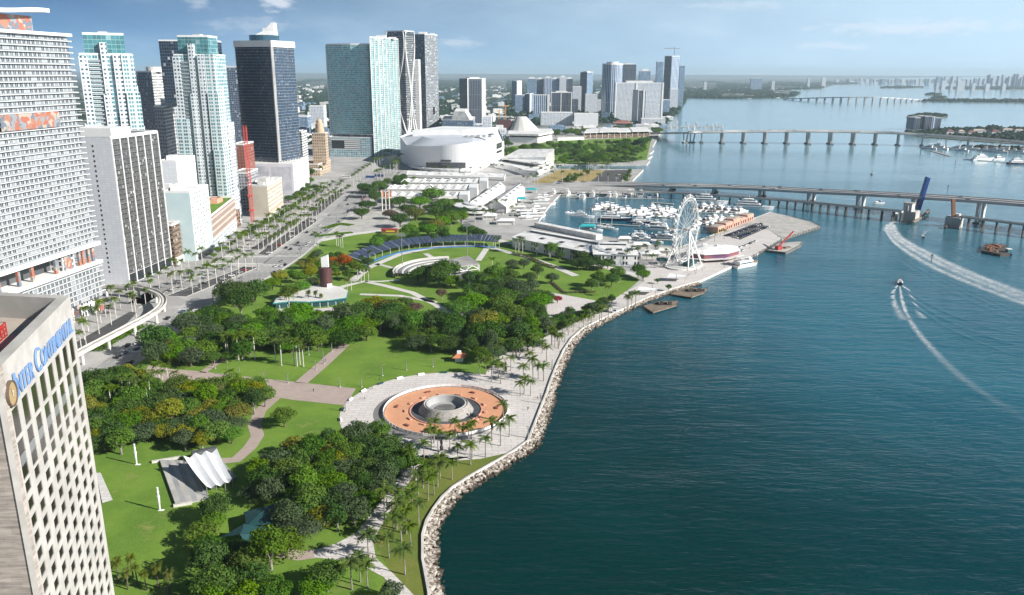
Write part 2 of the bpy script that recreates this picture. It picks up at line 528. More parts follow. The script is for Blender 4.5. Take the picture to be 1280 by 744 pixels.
paver_mat('paving_dark', (.20, .19, .185), (.17, .165, .16), 1.6)
paver_mat('terracotta_tiles', (.62, .31, .175), (.57, .275, .15), 1.2)
# the land: pale city paving near, suburbs of trees and roofs farther off
mt, t, bs = mknodes('land'); n = N(t); p = n.pos()
c0 = n.mix(n.step(n.noise(p, .035, 5, .6), .38, .62), (.42, .41, .395), (.32, .315, .305))
f = n.math('ADD', .8, n.math('MULTIPLY', n.noise(p, .7, 5, .6), .4))
x = n.n('ShaderNodeVectorMath', operation='SCALE'); n.put(x.inputs[0], c0); n.put(x.inputs['Scale'], f)
vo = n.n('ShaderNodeTexVoronoi'); vo.inputs['Scale'].default_value = .018; t.links.new(p, vo.inputs['Vector'])
sc3 = n.n('ShaderNodeSeparateColor'); t.links.new(vo.outputs['Color'], sc3.inputs[0])
green = n.mix(n.step(n.noise(p, .02, 6, .7), .35, .65), (.014, .034, .020), (.035, .058, .03))
roofs = n.mix(sc3.outputs[1], (.30, .29, .28), (.75, .74, .72))
k = n.math('MULTIPLY', n.math('LESS_THAN', sc3.outputs[0], .28), n.step(vo.outputs['Distance'], 22, 12))
k = n.math('MULTIPLY', n.math('LESS_THAN', sc3.outputs[0], n.math('MULTIPLY', n.step(n.noise(p, .0022, 3),   .36, .60), .75)), n.math('LESS_THAN', vo.outputs['Distance'], .42))
sub = n.mix(k, green, roofs)
py = n.n('ShaderNodeSeparateXYZ'); t.links.new(p, py.inputs[0])
far = n.step(n.math('ADD', py.outputs[1], n.math('MULTIPLY', n.noise(p, .004, 4), 900)), 2300, 2900)
t.links.new(n.mix(far, x.outputs[0], sub), bs.inputs['Base Color']); bs.inputs['Roughness'].default_value = .9; bs.inputs['Specular IOR Level'].default_value = .2
M['land'] = mt
mat('island', (.05, .075, .03), .9, (.20, .19, .15), .01)
mat('seawall', (.60, .58, .54), .85, (.45, .43, .40), .2, fine=.1)
# water
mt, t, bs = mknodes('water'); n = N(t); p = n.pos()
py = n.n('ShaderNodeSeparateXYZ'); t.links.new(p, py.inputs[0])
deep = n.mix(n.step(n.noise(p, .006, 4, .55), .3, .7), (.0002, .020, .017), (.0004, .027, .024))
far_sheen = n.mix(n.step(n.noise(p, .004, 4, .6), .3, .7), (.150, .285, .345), (.175, .310, .365))
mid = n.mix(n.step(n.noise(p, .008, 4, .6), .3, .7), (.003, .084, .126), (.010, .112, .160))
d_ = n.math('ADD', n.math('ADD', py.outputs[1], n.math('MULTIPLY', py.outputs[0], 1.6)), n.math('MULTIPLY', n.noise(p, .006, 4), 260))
t.links.new(n.mix(n.step(d_, 900, 3000), n.mix(n.step(d_, 380, 960), deep, mid), far_sheen), bs.inputs['Base Color'])  # sky reflection painted into base colour, paler far off and rightwards; not depth
bs.inputs['Roughness'].default_value = .10
bs.inputs['IOR'].default_value = 1.33; bs.inputs['Specular IOR Level'].default_value = .5
mp = n.n('ShaderNodeMapping'); mp.inputs['Rotation'].default_value = (0, 0, math.radians(32)); mp.inputs['Scale'].default_value = (.22, 1.0, 1)
t.links.new(p, mp.inputs['Vector'])
mp2 = n.n('ShaderNodeMapping'); mp2.inputs['Rotation'].default_value = (0, 0, math.radians(-18)); mp2.inputs['Scale'].default_value = (.35, 1.0, 1)
t.links.new(p, mp2.inputs['Vector'])
mp3 = n.n('ShaderNodeMapping'); mp3.inputs['Rotation'].default_value = (0, 0, math.radians(20)); mp3.inputs['Scale'].default_value = (.3, 1.0, 1); t.links.new(p, mp3.inputs['Vector'])
h = n.math('ADD', n.math('MULTIPLY', n.noise(mp.outputs[0], .16, 3, .5), 1.0), n.math('MULTIPLY', n.noise(mp2.outputs[0], .42, 4, .6), .85))
h = n.math('ADD', h, n.math('MULTIPLY', n.noise(p, .035, 2, .5), 1.1))
bp = n.n('ShaderNodeBump'); bp.inputs['Distance'].default_value = .95
calm = n.step(n.math('ADD', n.noise(mp3.outputs[0], .012, 4, .6), n.math('MULTIPLY', n.noise(p, .05, 3), .15)), .40, .66)
n.put(bp.inputs['Strength'], n.math('MULTIPLY', n.math('SUBTRACT', .85, n.math('MULTIPLY', calm, .38)), n.math('SUBTRACT', 1.0, n.math('MULTIPLY', n.step(py.outputs[1], 500, 1600), .78))))
n.put(bp.inputs['Height'], h); t.links.new(bp.outputs[0], bs.inputs['Normal'])
M['water'] = mt
# ---------------------------------------------------------------- water and land
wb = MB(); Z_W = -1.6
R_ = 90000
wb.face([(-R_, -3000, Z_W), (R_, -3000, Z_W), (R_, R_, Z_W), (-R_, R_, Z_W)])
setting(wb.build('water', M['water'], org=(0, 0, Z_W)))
COPING = [(535, 744), (527, 700), (527, 670), (532, 652), (541, 637), (552, 622), (565, 610), (583, 598), (604, 586), (625, 574), (642, 564), (659, 552), (682, 493), (688, 475), (696, 455), (704, 438), (714, 423), (728, 411), (745, 402), (775, 388), (805, 374), (838, 362), (872, 352)]
PIER = [(915, 332.5), (947, 317), (978, 299), (1025.5, 283.5), (1012, 277), (983, 269.5)]
BASIN = [(964, 265), (927, 279), (905, 288), (875, 300), (850, 309), (820, 306), (789, 301), (745, 294), (690, 281), (672, 279), (674, 275), (684, 260), (694, 249), (700, 243), (740, 242.5), (795, 242.5)]
NORTH = [(792, 233), (790, 226), (804, 212), (700, 211.5), (690, 208), (700, 205.5), (808, 206), (812, 201), (809, 199), (815, 195), (811, 193), (817, 188), (815, 184), (822, 172), (824, 168), (829, 158), (838, 150), (847, 141), (860, 122), (900, 122.6), (930, 123), (985, 122), (996, 120.5), (960, 117.2), (1003, 116), (985, 112.6), (1025, 111), (1036, 108), (1050, 104.5), (1064, 101), (1100, 98.3)]
COP = [(-19, 120)] + ats(COPING)
shore = COP + ats(PIER) + ats(BASIN) + ats(NORTH)
land = shore + [(30000, 55000), (60000, 88000), (-60000, 88000), (-60000, -2500), (-17, -2500)]
lb = MB(); lb.prism(land, -4, 0)
setting(lb.build('ground', M['land'], org=(0, 0, 0)))
def sheet(name, polys, mname, z, kind='structure', grid=False):
 b = MB()
 for q in polys:
  b.face([(x, y, z) for x, y in ccw(q)])
 return setting(b.build(name, M[mname], org=(0, 0, z)), kind)
# islands and far land strips
isl = MB()
for pts in ([(1133, 146.5), (1150, 148), (1176, 147.6), (1184, 145), (1175, 142.6), (1150, 142.2)],
   [(1155, 118.6), (1170, 119.2), (1178, 118), (1165, 116.6)], [(1163, 122.6), (1178, 123), (1184, 121.4), (1170, 120.4)],
   [(1152, 126.8), (1210, 127.6), (1290, 128.4), (1290, 125.6), (1200, 125.0), (1160, 125.4)],
   [(1100, 110.2), (1130, 110.6), (1157, 109.4), (1130, 107.9), (1105, 108.4)],
   [(1168, 111.2), (1220, 112.4), (1290, 112.2), (1290, 108.2), (1200, 108.0), (1172, 109)],
   [(1042, 105.6), (1060, 106), (1075, 104.4), (1052, 103.8)],
   [(1066, 101.4), (1120, 103.0), (1190, 104.6), (1300, 106.2), (1300, 100.4), (1180, 99.2), (1070, 99.6)],
   [(1128, 166), (1150, 170.5), (1180, 173), (1230, 177), (1300, 181), (1300, 160), (1240, 158.5), (1200, 160), (1165, 161.5), (1140, 163.5)],
   [(1195, 182.5), (1220, 186), (1260, 189), (1300, 192), (1300, 184), (1240, 181)]):
 isl.prism(ats(pts), -4, -.4)
setting(isl.build('island_land', M['island'], org=(0, 0, -4)))
# lawns
east = ats([(533, 744), (525.5, 700), (525.5, 670), (539.5, 637), (563, 610), (602, 586.5), (632, 568), (600, 500), (640, 440), (690, 413), (730, 394), (775, 371), (800, 350), (770, 332), (700, 308), (640, 300), (600, 300), (585, 285), (560, 268), (480, 268), (458, 283)])
lawn = [(-187, 60), (-20, 60)] + east + [(-163, 690), (-164, 623), (-168, 557), (-186, 491), (-185, 385), (-188, 362), (-190, 330)]
sheet('lawn', [lawn], 'lawn', .05)
sheet('grass_strip', [ats([(533, 760), (526, 700), (526, 670), (540, 637.5), (564, 610.5), (603, 587), (640, 565.5), (600, 574), (560, 577), (524, 583), (505, 613), (480, 650), (467, 678), (492, 720), (515, 744), (520, 760)])], 'lawn_dry', .08)
# parkland north of the arena
sheet('park_lawn', [ats([(628, 192), (640, 183), (700, 176), (815, 171), (808, 200), (760, 204.5), (690, 204.5), (640, 198)])], 'lawn', .08)
sheet('dry_field', [ats([(664, 229), (700, 211.8), (757, 213), (735, 229)])], 'dry_field', .08)
sheet('parking_lot', [ats([(757, 213), (790, 212.5), (774, 229), (735, 229)])], 'asphalt_dark', .08)
# plaza and promenades
FC = at(557.5, 513)                                # the fountain's centre
arc = [(FC[0] + 45 * math.cos(a), FC[1] + 45 * math.sin(a)) for a in [math.radians(d) for d in range(70, 300, 6)]]
sheet('plaza', [arc + ats([(526, 582), (560, 577), (600, 574), (641, 565), (642, 563), (657.5, 551), (680, 493), (694, 455), (712, 423), (743, 402), (773, 388), (803, 374), (836, 362), (871, 352), (914, 333), (946, 317), (977, 299), (962, 288), (930, 283), (905, 292), (880, 303), (850, 312), (820, 322), (800, 340), (806, 352), (780, 366), (765, 376), (730, 394), (690, 413), (662, 427), (640, 438), (620, 448)])], 'paving_pale', .10)
sheet('pier_pavement', [ats([(979, 298.5), (1024, 283.8), (1011, 277.6), (982, 270.5), (964, 266), (928, 280), (960, 286)])], 'concrete', .12)
sheet('promenade', [ats([(526, 580), (505, 613), (481, 650), (466, 677), (470, 698), (492, 718), (517, 744), (523, 760), (505, 760), (480, 722), (444, 703), (393, 697), (393, 688), (420, 680), (444.6, 667), (469, 637), (505, 586)])], 'paving_pale', .12)
sheet('wide_path', [ats([(445, 486), (400, 481), (320, 472.5), (246, 464), (216, 462), (186, 457), (178, 470), (215, 478), (260, 485), (330, 494), (365, 500), (432, 507)])], 'paving_pink', .09)
pth = MB()
for line, w_ in ((((376, 479), (404, 455), (430, 431)), 3.2), (((253, 466), (280, 448), (300, 436)), 1.9), (((344, 497), (325, 514), (318, 532), (322, 545), (312, 560), (295, 575), (270, 577)), 2.6), (((340, 497), (300, 496), (285, 500)), 2.0), (((270, 577), (240, 574)), 2.0), (((345, 690), (375, 695), (395, 692)), 2.5),
                 (((465, 540), (480, 552), (500, 560)), 1.0)):
 pth.ribbon(ats(line), w_, w_, .09)
setting(pth.build('path', M['paving_pink'], org=(0, 0, 0)))
pth = MB()
for line, w_ in ((((395, 372), (430, 358), (455, 352), (480, 357), (515, 366), (545, 381), (560, 392)), 2.4), (((440, 352), (460, 335), (500, 318), (550, 308), (600, 306), (622, 312)), 3.0),
                 (((500, 337), (470, 330)), 2.0), (((532, 317), (548, 327)), 2.2), (((608, 311), (598, 326)), 2.4), (((456, 352), (475, 352), (500, 350)), 1.6), (((450, 368), (500, 370), (545, 378)), 2.0),
                 (((400, 301), (440, 293), (480, 288), (505, 284)), 4.5), (((622, 312), (660, 322), (690, 332), (720, 345)), 3.0), (((620, 300), (640, 304), (700, 320), (760, 335), (800, 346)), 4.0)):
 pth.ribbon(ats(line), w_, w_, .10)
setting(pth.build('path', M['paving_white'], org=(0, 0, 0)))
sheet('court', [ats([(668, 372), (690, 366), (745, 376), (735, 384), (690, 402), (674, 398)]), ats([(560, 384), (585, 380), (600, 392), (575, 402)])], 'paving_pale', .09)
sheet('apron', [ats([(440, 262), (485, 258), (520, 268), (505, 285), (440, 292), (410, 300), (425, 280)])], 'concrete', .07)
# seawall coping, rubble and edge walls
cb = MB(); cb.beam(COP, .1, .7, .75, 2.4)
cb.beam(ats([(872, 352)] + PIER[:1]), .1, .3, .16, 2.6); cb.beam(ats(BASIN), .1, .4, .3, 2.4); cb.beam(ats(NORTH[:16]), .1, .8, .3, 2.2)
setting(cb.build('seawall', M['seawall'], org=(0, 0, 0)))
mt, t, bs = mknodes('rock'); n = N(t); p = n.pos()
ob = n.n('ShaderNodeSeparateXYZ'); t.links.new(p, ob.inputs[0])
k = n.mix(n.step(n.noise(p, .75, 3, .6), .42, .60), (.52, .48, .43), (.17, .13, .095))
k = n.mix(n.step(n.math('ADD', ob.outputs[2], n.math('MULTIPLY', n.noise(p, .6, 3), .8)), -.15, -.85), k, (.06, .042, .028))
t.links.new(k, bs.inputs['Base Color']); bs.inputs['Roughness'].default_value = .9
M['rock'] = mt
rk = MB(); rr = random.Random(3)
def rock(b, x, y, z, s):
 a = rr.random() * PI; c, q = math.cos(a), math.sin(a)
 P = []
 for sx in (-1, 1):
  for sy in (-1, 1):
   for sz in (-1, 1):
    k_ = s * rr.uniform(.55, 1)
    X, Y_ = sx * k_ * rr.uniform(.8, 1.2), sy * k_ * rr.uniform(.6, 1)
    P.append((x + X * c - Y_ * q, y + X * q + Y_ * c, z + sz * s * rr.uniform(.4, .8)))
 for f_ in ((0, 1, 3, 2), (4, 6, 7, 5), (0, 4, 5, 1), (2, 3, 7, 6), (0, 2, 6, 4), (1, 5, 7, 3)):
  b.face([P[i] for i in f_])
for i in range(len(COP) - 1):
 a, b = COP[i], COP[i + 1]
 L = math.hypot(b[0] - a[0], b[1] - a[1]); d = ((b[0] - a[0]) / L, (b[1] - a[1]) / L)
 wid = 5.4 if a[1] < 300 else 4.8 if a[1] < 440 else 4.2
 for _ in range(int(L * wid * (2.2 if a[1] < 330 else 1.4))):
  u_, v_ = rr.uniform(0, L), rr.uniform(.8, wid)
  if rr.random() < (v_ / wid) ** 6: continue
  rock(rk, a[0] + d[0] * u_ + d[1] * v_, a[1] + d[1] * u_ - d[0] * v_, .25 - v_ / wid * 2.1 + rr.uniform(-.2, .2), rr.choice((rr.uniform(.28, .55), rr.uniform(.35, .6), rr.uniform(.5, 1.0))))
setting(rk.build('boulders', M['rock'], org=(0, 0, 0)), 'stuff')
# ---------------------------------------------------------------- the boulevard
RL = [(-205, 200), (-205, 388), (-203, 471), (-193, 517), (-189, 584), (-188, 686), (-187, 764), (-195, 969), (-196, 1405)]
RR = [(-189.5, 200), (-189.5, 362), (-187, 385), (-188, 491), (-170, 557), (-166, 623), (-166, 680), (-162, 840), (-161, 1005), (-161, 1405)]
sheet('road', [RL + RR[::-1], [(-241, 470), (-229, 470), (-225, 700), (-222, 1405), (-236, 1405), (-240, 700)],
               [(-229, 592), (-188.2, 592), (-188.2, 612), (-228, 612)], [(-330, 508), (-242, 506), (-228, 508), (-204, 486), (-206, 476), (-330, 494)],
               [(-160, 975), (-30, 1030), (150, 1045), (150, 1062), (-30, 1052), (-160, 1005)]], 'asphalt', .04)
sheet('median', [[(-224, 498), (-210, 497), (-188.5, 579), (-199, 579)], [(-193, 618), (-190, 777), (-204, 790), (-203, 622)], [(-236, 345), (-228, 345), (-222, 440), (-226, 462), (-231, 462)], [(-214, 640), (-206, 640), (-207, 780), (-216, 780)], [(-206, 800), (-198, 800), (-202, 960), (-212, 960)]], 'asphalt_dark', .07)
kb = MB()
for ln in ([(-224, 498), (-210, 497), (-188.5, 579), (-199, 579), (-224, 498)], [(-193, 618), (-190, 777), (-204, 790), (-203, 622), (-193, 618)], RR[1:9], [(-229, 470), (-225.5, 590)], [(-225, 614), (-222, 960)]):
 kb.beam(ln, .25, .25, .17, .17)
setting(kb.build('kerb', M['seawall'], org=(0, 0, 0)))
ln_ = MB(); yl = MB()
def inter(lines, Y):
 for (x0, y0), (x1, y1) in zip(lines, lines[1:]):
  if y0 <= Y <= y1: return x0 + (x1 - x0) * (Y - y0) / (y1 - y0)
 return lines[-1][0]
for k in (.2, .4, .6, .8):
 Y = 230
 while Y < 1250:
  if not (588 < Y < 616 or 470 < Y < 500):
   x0, x1 = [inter(RL, q) * (1 - k) + inter(RR, q) * k for q in (Y, Y + 3.5)]
   ln_.ribbon([(x0, Y), (x1, Y + 3.5)], .12, .12, .062)
  Y += 9
for k in (.03, .97):
 for Y in range(230, 1300, 20):
  if 588 < Y < 616 or 470 < Y < 500: continue
  x0, x1 = [inter(RL, q) * (1 - k) + inter(RR, q) * k for q in (Y, Y + 20)]
  ln_.ribbon([(x0, Y), (x1, Y + 20)], .1, .1, .062)
for Y, x0, x1 in ((586, -188, -168), (616, -187, -166), (468, -204, -188), (398, -205, -188), (794, -187, -163), (590, -228, -190), (613, -227, -190), (392, -204.5, -188)):
 x = x0 + 1
 while x < x1 - 1:
  ln_.ribbon([(x, Y - 1.8), (x, Y + 1.8)], .35, .35, .064); x += 1.3
for Y, x0, x1 in ((581, -187, -179), (621, -178, -167)):
 ln_.ribbon([(x0, Y), (x1, Y)], .3, .3, .064)
setting(ln_.build('road_markings', M['lane_paint'], org=(0, 0, 0)))
# parking bays painted on the dark median
pb = MB()
for i in range(24):
 tt = i / 24
 a, b = lerp((-222, 502), (-197.5, 578), tt), lerp((-209, 501), (-190.5, 578), tt)
 pb.ribbon([lerp(a, b, .05), lerp(a, b, .4)], .08, .08, .085); pb.ribbon([lerp(a, b, .62), lerp(a, b, .95)], .08, .08, .085)
setting(pb.build('parking_markings', M['lane_paint'], org=(0, 0, 0)))
# asphalt car park on the pier apron
sheet('pier_parking', [ats([(905, 294), (925, 300), (962, 284), (945, 279)])], 'asphalt_dark', .13)
# ---------------------------------------------------------------- haze
HZ = []
hz = MB()
hz.prism([(-9000, -1500), (14000, -1500), (30000, 26000), (-22000, 26000)], -6, 262, bottom=True)
mt = bpy.data.materials.new('haze'); mt.use_nodes = True
t = mt.node_tree; t.nodes.clear()
o_ = t.nodes.new('ShaderNodeOutputMaterial'); pv = t.nodes.new('ShaderNodeVolumePrincipled')
pv.inputs['Color'].default_value = (.68, .87, 1.0, 1); pv.inputs['Density'].default_value = 5.2e-5; pv.inputs['Anisotropy'].default_value = .15
t.links.new(pv.outputs[0], o_.inputs['Volume'])
setting(hz.build('haze', mt, org=(0, 0, -6)), 'stuff')
# ---------------------------------------------------------------- buildings
def Xat(u, v, Y): return atY(u, v, Y)[0]
def facept(A, B, u, v):
 "where a photo pixel meets the upright plane through A, B: (metres from A, height)"
 L = math.hypot(B[0] - A[0], B[1] - A[1]); t = ((B[0] - A[0]) / L, (B[1] - A[1]) / L)
 n_ = (t[1], -t[0]); d = ray(u, v)
 k = (n_[0] * A[0] + n_[1] * A[1]) / (n_[0] * d[0] + n_[1] * d[1])
 return (d[0] * k - A[0]) * t[0] + (d[1] * k - A[1]) * t[1], H + d[2] * k
class Face:
 "local frame on an upright wall: s along it from A to B, z up, d outwards (B to the right of A seen from outside)"
 def __init__(s, A, B):
  s.A = A; s.L = math.hypot(B[0] - A[0], B[1] - A[1]); s.t = ((B[0] - A[0]) / s.L, (B[1] - A[1]) / s.L); s.n = (s.t[1], -s.t[0])
 def p(s, a, d=0): return (s.A[0] + s.t[0] * a + s.n[0] * d, s.A[1] + s.t[1] * a + s.n[1] * d)
 def slab(s, b, a0, a1, z0, z1, d0, d1, m=0):
  return b.prism([s.p(a0, d1), s.p(a1, d1), s.p(a1, d0), s.p(a0, d0)], z0, z1, m, bottom=True, u0=0)
 def panel(s, b, a0, a1, z0, z1, d, m=0):
  P, Q = s.p(a0, d), s.p(a1, d)
  b.face([(*P, z0), (*Q, z0), (*Q, z1), (*P, z1)], m, [(a0, z0), (a1, z0), (a1, z1), (a0, z1)])
  return b
def rect(x0, x1, y0, y1): return [(x0, y0), (x1, y0), (x1, y1), (x0, y1)]
def para(A, B, Cc): return [A, B, (B[0] + Cc[0] - A[0], B[1] + Cc[1] - A[1]), Cc]
def wallpart(root, poly, z0, z1, m, name='wall', roof='roof_grey', parapet=1.0):
 b = MB(); b.prism(poly, z0, z1, top=False); o = b.build(name, M[m], root)
 r = MB(); r.prism(offset(poly, -.4), z1 - .6, z1 - .02 - 0, 0)
 if parapet:
  p1 = offset(poly, .06); p0 = offset(poly, -.45)
  for i in range(len(p1)):
   j = (i + 1) % len(p1)
   r.face([(*p1[i], z1 - .4), (*p1[j], z1 - .4), (*p1[j], z1 + parapet), (*p1[i], z1 + parapet)], 1)
   r.face([(*p1[i], z1 + parapet), (*p1[j], z1 + parapet), (*p0[j], z1 + parapet), (*p0[i], z1 + parapet)], 1)
   r.face([(*p0[j], z1 - .4), (*p0[i], z1 - .4), (*p0[i], z1 + parapet), (*p0[j], z1 + parapet)], 1)
 r.build('roof', [M[roof], M['white'] if parapet else M[roof]], root)
 return o
def slabs(root, poly, z0, z1, fh, out_, th, m, name='balcony'):
 b = MB(); b.prism(offset(poly, out_), z0, z0 + th, bottom=True)
 first = b.build(name, M[m], root); k = 1
 while z0 + k * fh < z1 - .2:
  share(first, root, k * fh); k += 1
 return first
def roof_of(root):
 k = [c for c in root.children if c.name.split('.')[0] in ('roof', 'hip_roof')]
 return k[-1] if k else root
def boxes(root, name, m, items):
 root = roof_of(root) if name.startswith('roof') else root
 for it in items: MB().box(*it).build(name, M[m], root)
def tower(label, poly, z1, fm, cat='tower', name='tower', slab=None, z0=0, group=None, roof='roof_grey', mech=None, parapet=1.2):
 cx, cy_ = sum(p[0] for p in poly) / len(poly), sum(p[1] for p in poly) / len(poly)
 r = thing(name, label, cat, (cx, cy_, 0), group)
 wallpart(r, poly, z0, z1, fm, roof=roof, parapet=parapet)
 if slab: slabs(r, poly, z0 + slab[0], z1, slab[1], slab[2], slab[3], slab[4])
 for k in mech or ():
  MB().prism([lerp((cx, cy_), p, k[0]) for p in poly], z1, z1 + k[1]).build('rooftop_plant', M[k[2]], roof_of(r))
 return r
# --- the near hotel at the left edge
ZR = 98.0
A, B = at(0, 468, ZR), at(88, 376, ZR)
ho = thing('hotel_tower', 'near stone hotel with grid of dark windows and blue sign, cropped at left edge', 'hotel', (A[0], A[1], 0))
fa = Face(A, B)
mat('travertine', (.50, .48, .455), .75, (.40, .38, .355), .25, .3, .7, fine=.10, finescale=1.2)
mt, t, bs = mknodes('banded_stone'); n = N(t); p = n.pos()
mp = n.n('ShaderNodeMapping'); mp.inputs['Scale'].default_value = (.12, .12, 1.1); t.links.new(p, mp.inputs['Vector'])
br = n.n('ShaderNodeTexBrick'); br.inputs['Scale'].default_value = 1; br.inputs['Brick Width'].default_value = 3; br.inputs['Row Height'].default_value = 1.2; br.inputs['Mortar Size'].default_value = .02
cx = n.n('ShaderNodeCombineXYZ'); sx = n.n('ShaderNodeSeparateXYZ'); t.links.new(p, sx.inputs[0]); n.put(cx.inputs[0], n.math('ADD', sx.outputs[0], sx.outputs[1])); n.put(cx.inputs[1], sx.outputs[2]); t.links.new(cx.outputs[0], br.inputs['Vector'])
n.put(br.inputs['Color1'], (.42, .37, .33)); n.put(br.inputs['Color2'], (.34, .30, .27)); n.put(br.inputs['Mortar'], (.25, .22, .2))
k = n.mix(n.step(n.noise(mp.outputs[0], 1.5, 5, .65), .3, .7), (.62, .62, .62), (1.15, 1.12, 1.1))
mm = n.n('ShaderNodeMix', data_type='RGBA', blend_type='MULTIPLY'); mm.inputs[0].default_value = 1; t.links.new(br.outputs[0], mm.inputs[6]); t.links.new(k, mm.inputs[7])
t.links.new(mm.outputs[2], bs.inputs['Base Color']); bs.inputs['Roughness'].default_value = .85
M['banded_stone'] = mt
L = fa.L
cols = [3.35 + 4.73 * i for i in range(8)]
rows = [(91.5, 86.95, 3.05), (86.3, 79.95, 3.0)] + [(79.45 - 2.95 * k, 77.55 - 2.95 * k, 2.65) for k in range(22)]
# facade skin with real openings: piers and spandrels
b = MB(); DP = .9
zb = 10.0
edges = []
fa.slab(b, 0, L, rows[0][0], ZR + 1.0, -DP, 0)
for i in range(len(rows)):
 top, bot, w_ = rows[i]
 nx = rows[i + 1][0] if i + 1 < len(rows) else zb
 fa.slab(b, 0, L, nx, bot, -DP, 0)
 xs = [0] + [q for c_ in cols for q in (c_ - w_ / 2, c_ + w_ / 2)] + [L]
 for j in range(0, len(xs), 2): fa.slab(b, xs[j], xs[j + 1], bot, top, -DP, 0)
b.build('wall', M['travertine'], ho)
lt = (-1.0, -.06)
C_ = (A[0] + lt[0] * 40, A[1] + lt[1] * 40); D_ = (B[0] - 40, B[1] + 6)
b = MB()
for P, Q in ((C_, A), (B, D_), (D_, C_)):
 g = Face(P, Q); g.slab(b, 0.0, g.L, zb, ZR + 1.0, -DP, -.004)
b.build('end_wall', M['banded_stone'], ho)
mat('hotel_window', (.018, .016, .015), .1, (.035, .03, .028), .15, spec=.9)
mat('spandrel_glass', (.20, .21, .22), .15, spec=.8)
wn_ = 0; rest = MB()
for i, (top, bot, w_) in enumerate(rows):
 for c_ in cols[::-1]:
  q = MB()
  if i == 1:
   zs = (bot, bot + 2.3, bot + 3.9, top)
   fa.panel(q, c_ - w_ / 2, c_ + w_ / 2, zs[0], zs[1], -.14); fa.panel(q, c_ - w_ / 2, c_ + w_ / 2, zs[1], zs[2], -.10, 1); fa.panel(q, c_ - w_ / 2, c_ + w_ / 2, zs[2], zs[3], -.14)
   for zz in zs[1:3]: fa.slab(q, c_ - w_ / 2, c_ + w_ / 2, zz - .06, zz + .06, -.15, -.02, 1)
  else:
   fa.panel(q, c_ - w_ / 2, c_ + w_ / 2, bot, top, -.14)
  if wn_ < 99: q.build('window', [M['hotel_window'], M['spandrel_glass']], ho)
  else: rest.v += []; b0 = len(rest.v); rest.v += q.v; rest.f += [tuple(k + b0 for k in f_) for f_ in q.f]; rest.uv += q.uv; rest.mi += q.mi
  wn_ += 1
o = rest.build('windows_below', [M['hotel_window'], M['spandrel_glass']], ho); o['kind'] = 'stuff'
# roof: thick parapet, sunken deck, red rail
outer = ccw([A, B, D_, C_]); inner = offset(outer, -2.0)
b = MB()
for i in range(4):
 j = (i + 1) % 4
 b.face([(*outer[i], ZR + 1.004), (*outer[j], ZR + 1.004), (*inner[j], ZR + 1.0), (*inner[i], ZR + 1.0)])
 b.face([(*inner[j], ZR - 4), (*inner[i], ZR - 4), (*inner[i], ZR + 1.0), (*inner[j], ZR + 1.0)])
b.build('parapet', M['concrete'], ho)
MB().prism(inner, ZR - 5, ZR - 3.4).build('roof', M['roof_tan'], ho)
fr = Face(fa.p(0, -8.5), fa.p(L - 9, -8.5))
b = MB()
for zz in (-3.2, -2.4, -1.6, -.9):
 b.bar((*fr.p(-6), ZR + zz), (*fr.p(fr.L), ZR + zz), .16)
for k in range(28):
 s_ = -6 + (fr.L + 6) * k / 27
 b.bar((*fr.p(s_), ZR - 3.4), (*fr.p(s_), ZR - .8), .13); b.bar((*fr.p(s_), ZR - .9), (*fr.p(s_ - 1.1, -1.5), ZR - 3.3), .12)
 if k: b.bar((*fr.p(s_), ZR - .9), (*fr.p(s_ - 1.3), ZR - 3.3), .1)
b.build('railing', M['red_steel'], ho)
b = MB(); g = Face(fr.p(fr.L), (fr.p(fr.L)[0] - 14, fr.p(fr.L)[1] + 1.5))
for zz in (-2.4, -1.6, -.9): b.bar((*g.p(0), ZR + zz), (*g.p(g.L), ZR + zz), .1)
for k in range(12): b.bar((*g.p(k * g.L / 11), ZR - 3.4), (*g.p(k * g.L / 11), ZR - .9), .1)
b.build('railing', M['rust'], ho)
b = MB(); fr.slab(b, -8, fr.L - 4, ZR - 3.4, ZR - 3.2, -24, -2.2); b.build('roof_well', M['black'], ho)
b = MB()
for s_ in (4, 13, 20): fr.slab(b, s_, s_ + 1.6, ZR - 3.2, ZR - 2.6, -20, -2.3)
b.build('duct', M['grey'], ho)
# the sign: lettering and round emblem
mat('sign_blue', (.17, .30, .56), .5); mat('sign_gold', (.40, .29, .15), .4); mat('sign_rim', (.12, .09, .07), .5)
sg = MB()
rot = Matrix(((fa.t[0], 0, fa.n[0], 0), (fa.t[1], 0, fa.n[1], 0), (0, 1, 0, 0), (0, 0, 0, 1)))
def letter_row(text, s0, s1, z0, hgt, big=None):
 cu = bpy.data.curves.new('lettering', 'FONT'); cu.body = text; cu.size = 1; cu.extrude = .03; cu.offset = -.012; cu.space_character = 1.12
 o = bpy.data.objects.new('lettering', cu); C.objects.link(o)
 bpy.context.view_layer.update()
 wd, hh = o.dimensions.x, o.dimensions.y
 me = bpy.data.meshes.new_from_object(o.evaluated_get(bpy.context.evaluated_depsgraph_get()))
 bpy.data.objects.remove(o)
 x0 = min(v.co.x for v in me.vertices); y0 = min(v.co.y for v in me.vertices)
 sg_ = MB()
 for f_ in me.polygons:
  sg_.face([(*fa.p(s0 + (me.vertices[i].co.x - x0) / wd * (s1 - s0), .25 + me.vertices[i].co.z * 3.5), z0 + (me.vertices[i].co.y - y0) / hh * hgt) for i in f_.vertices])
 return sg_.build('sign_lettering', M['sign_blue'], ho)
letter_row('I', 4.1, 4.75, 92.55, 3.9); letter_row('NTER', 5.1, 13.0, 92.6, 2.9)
letter_row('C', 14.6, 17.4, 92.5, 4.0); letter_row('ONTINENTAL', 17.7, 37.6, 92.6, 2.9)
b = MB()
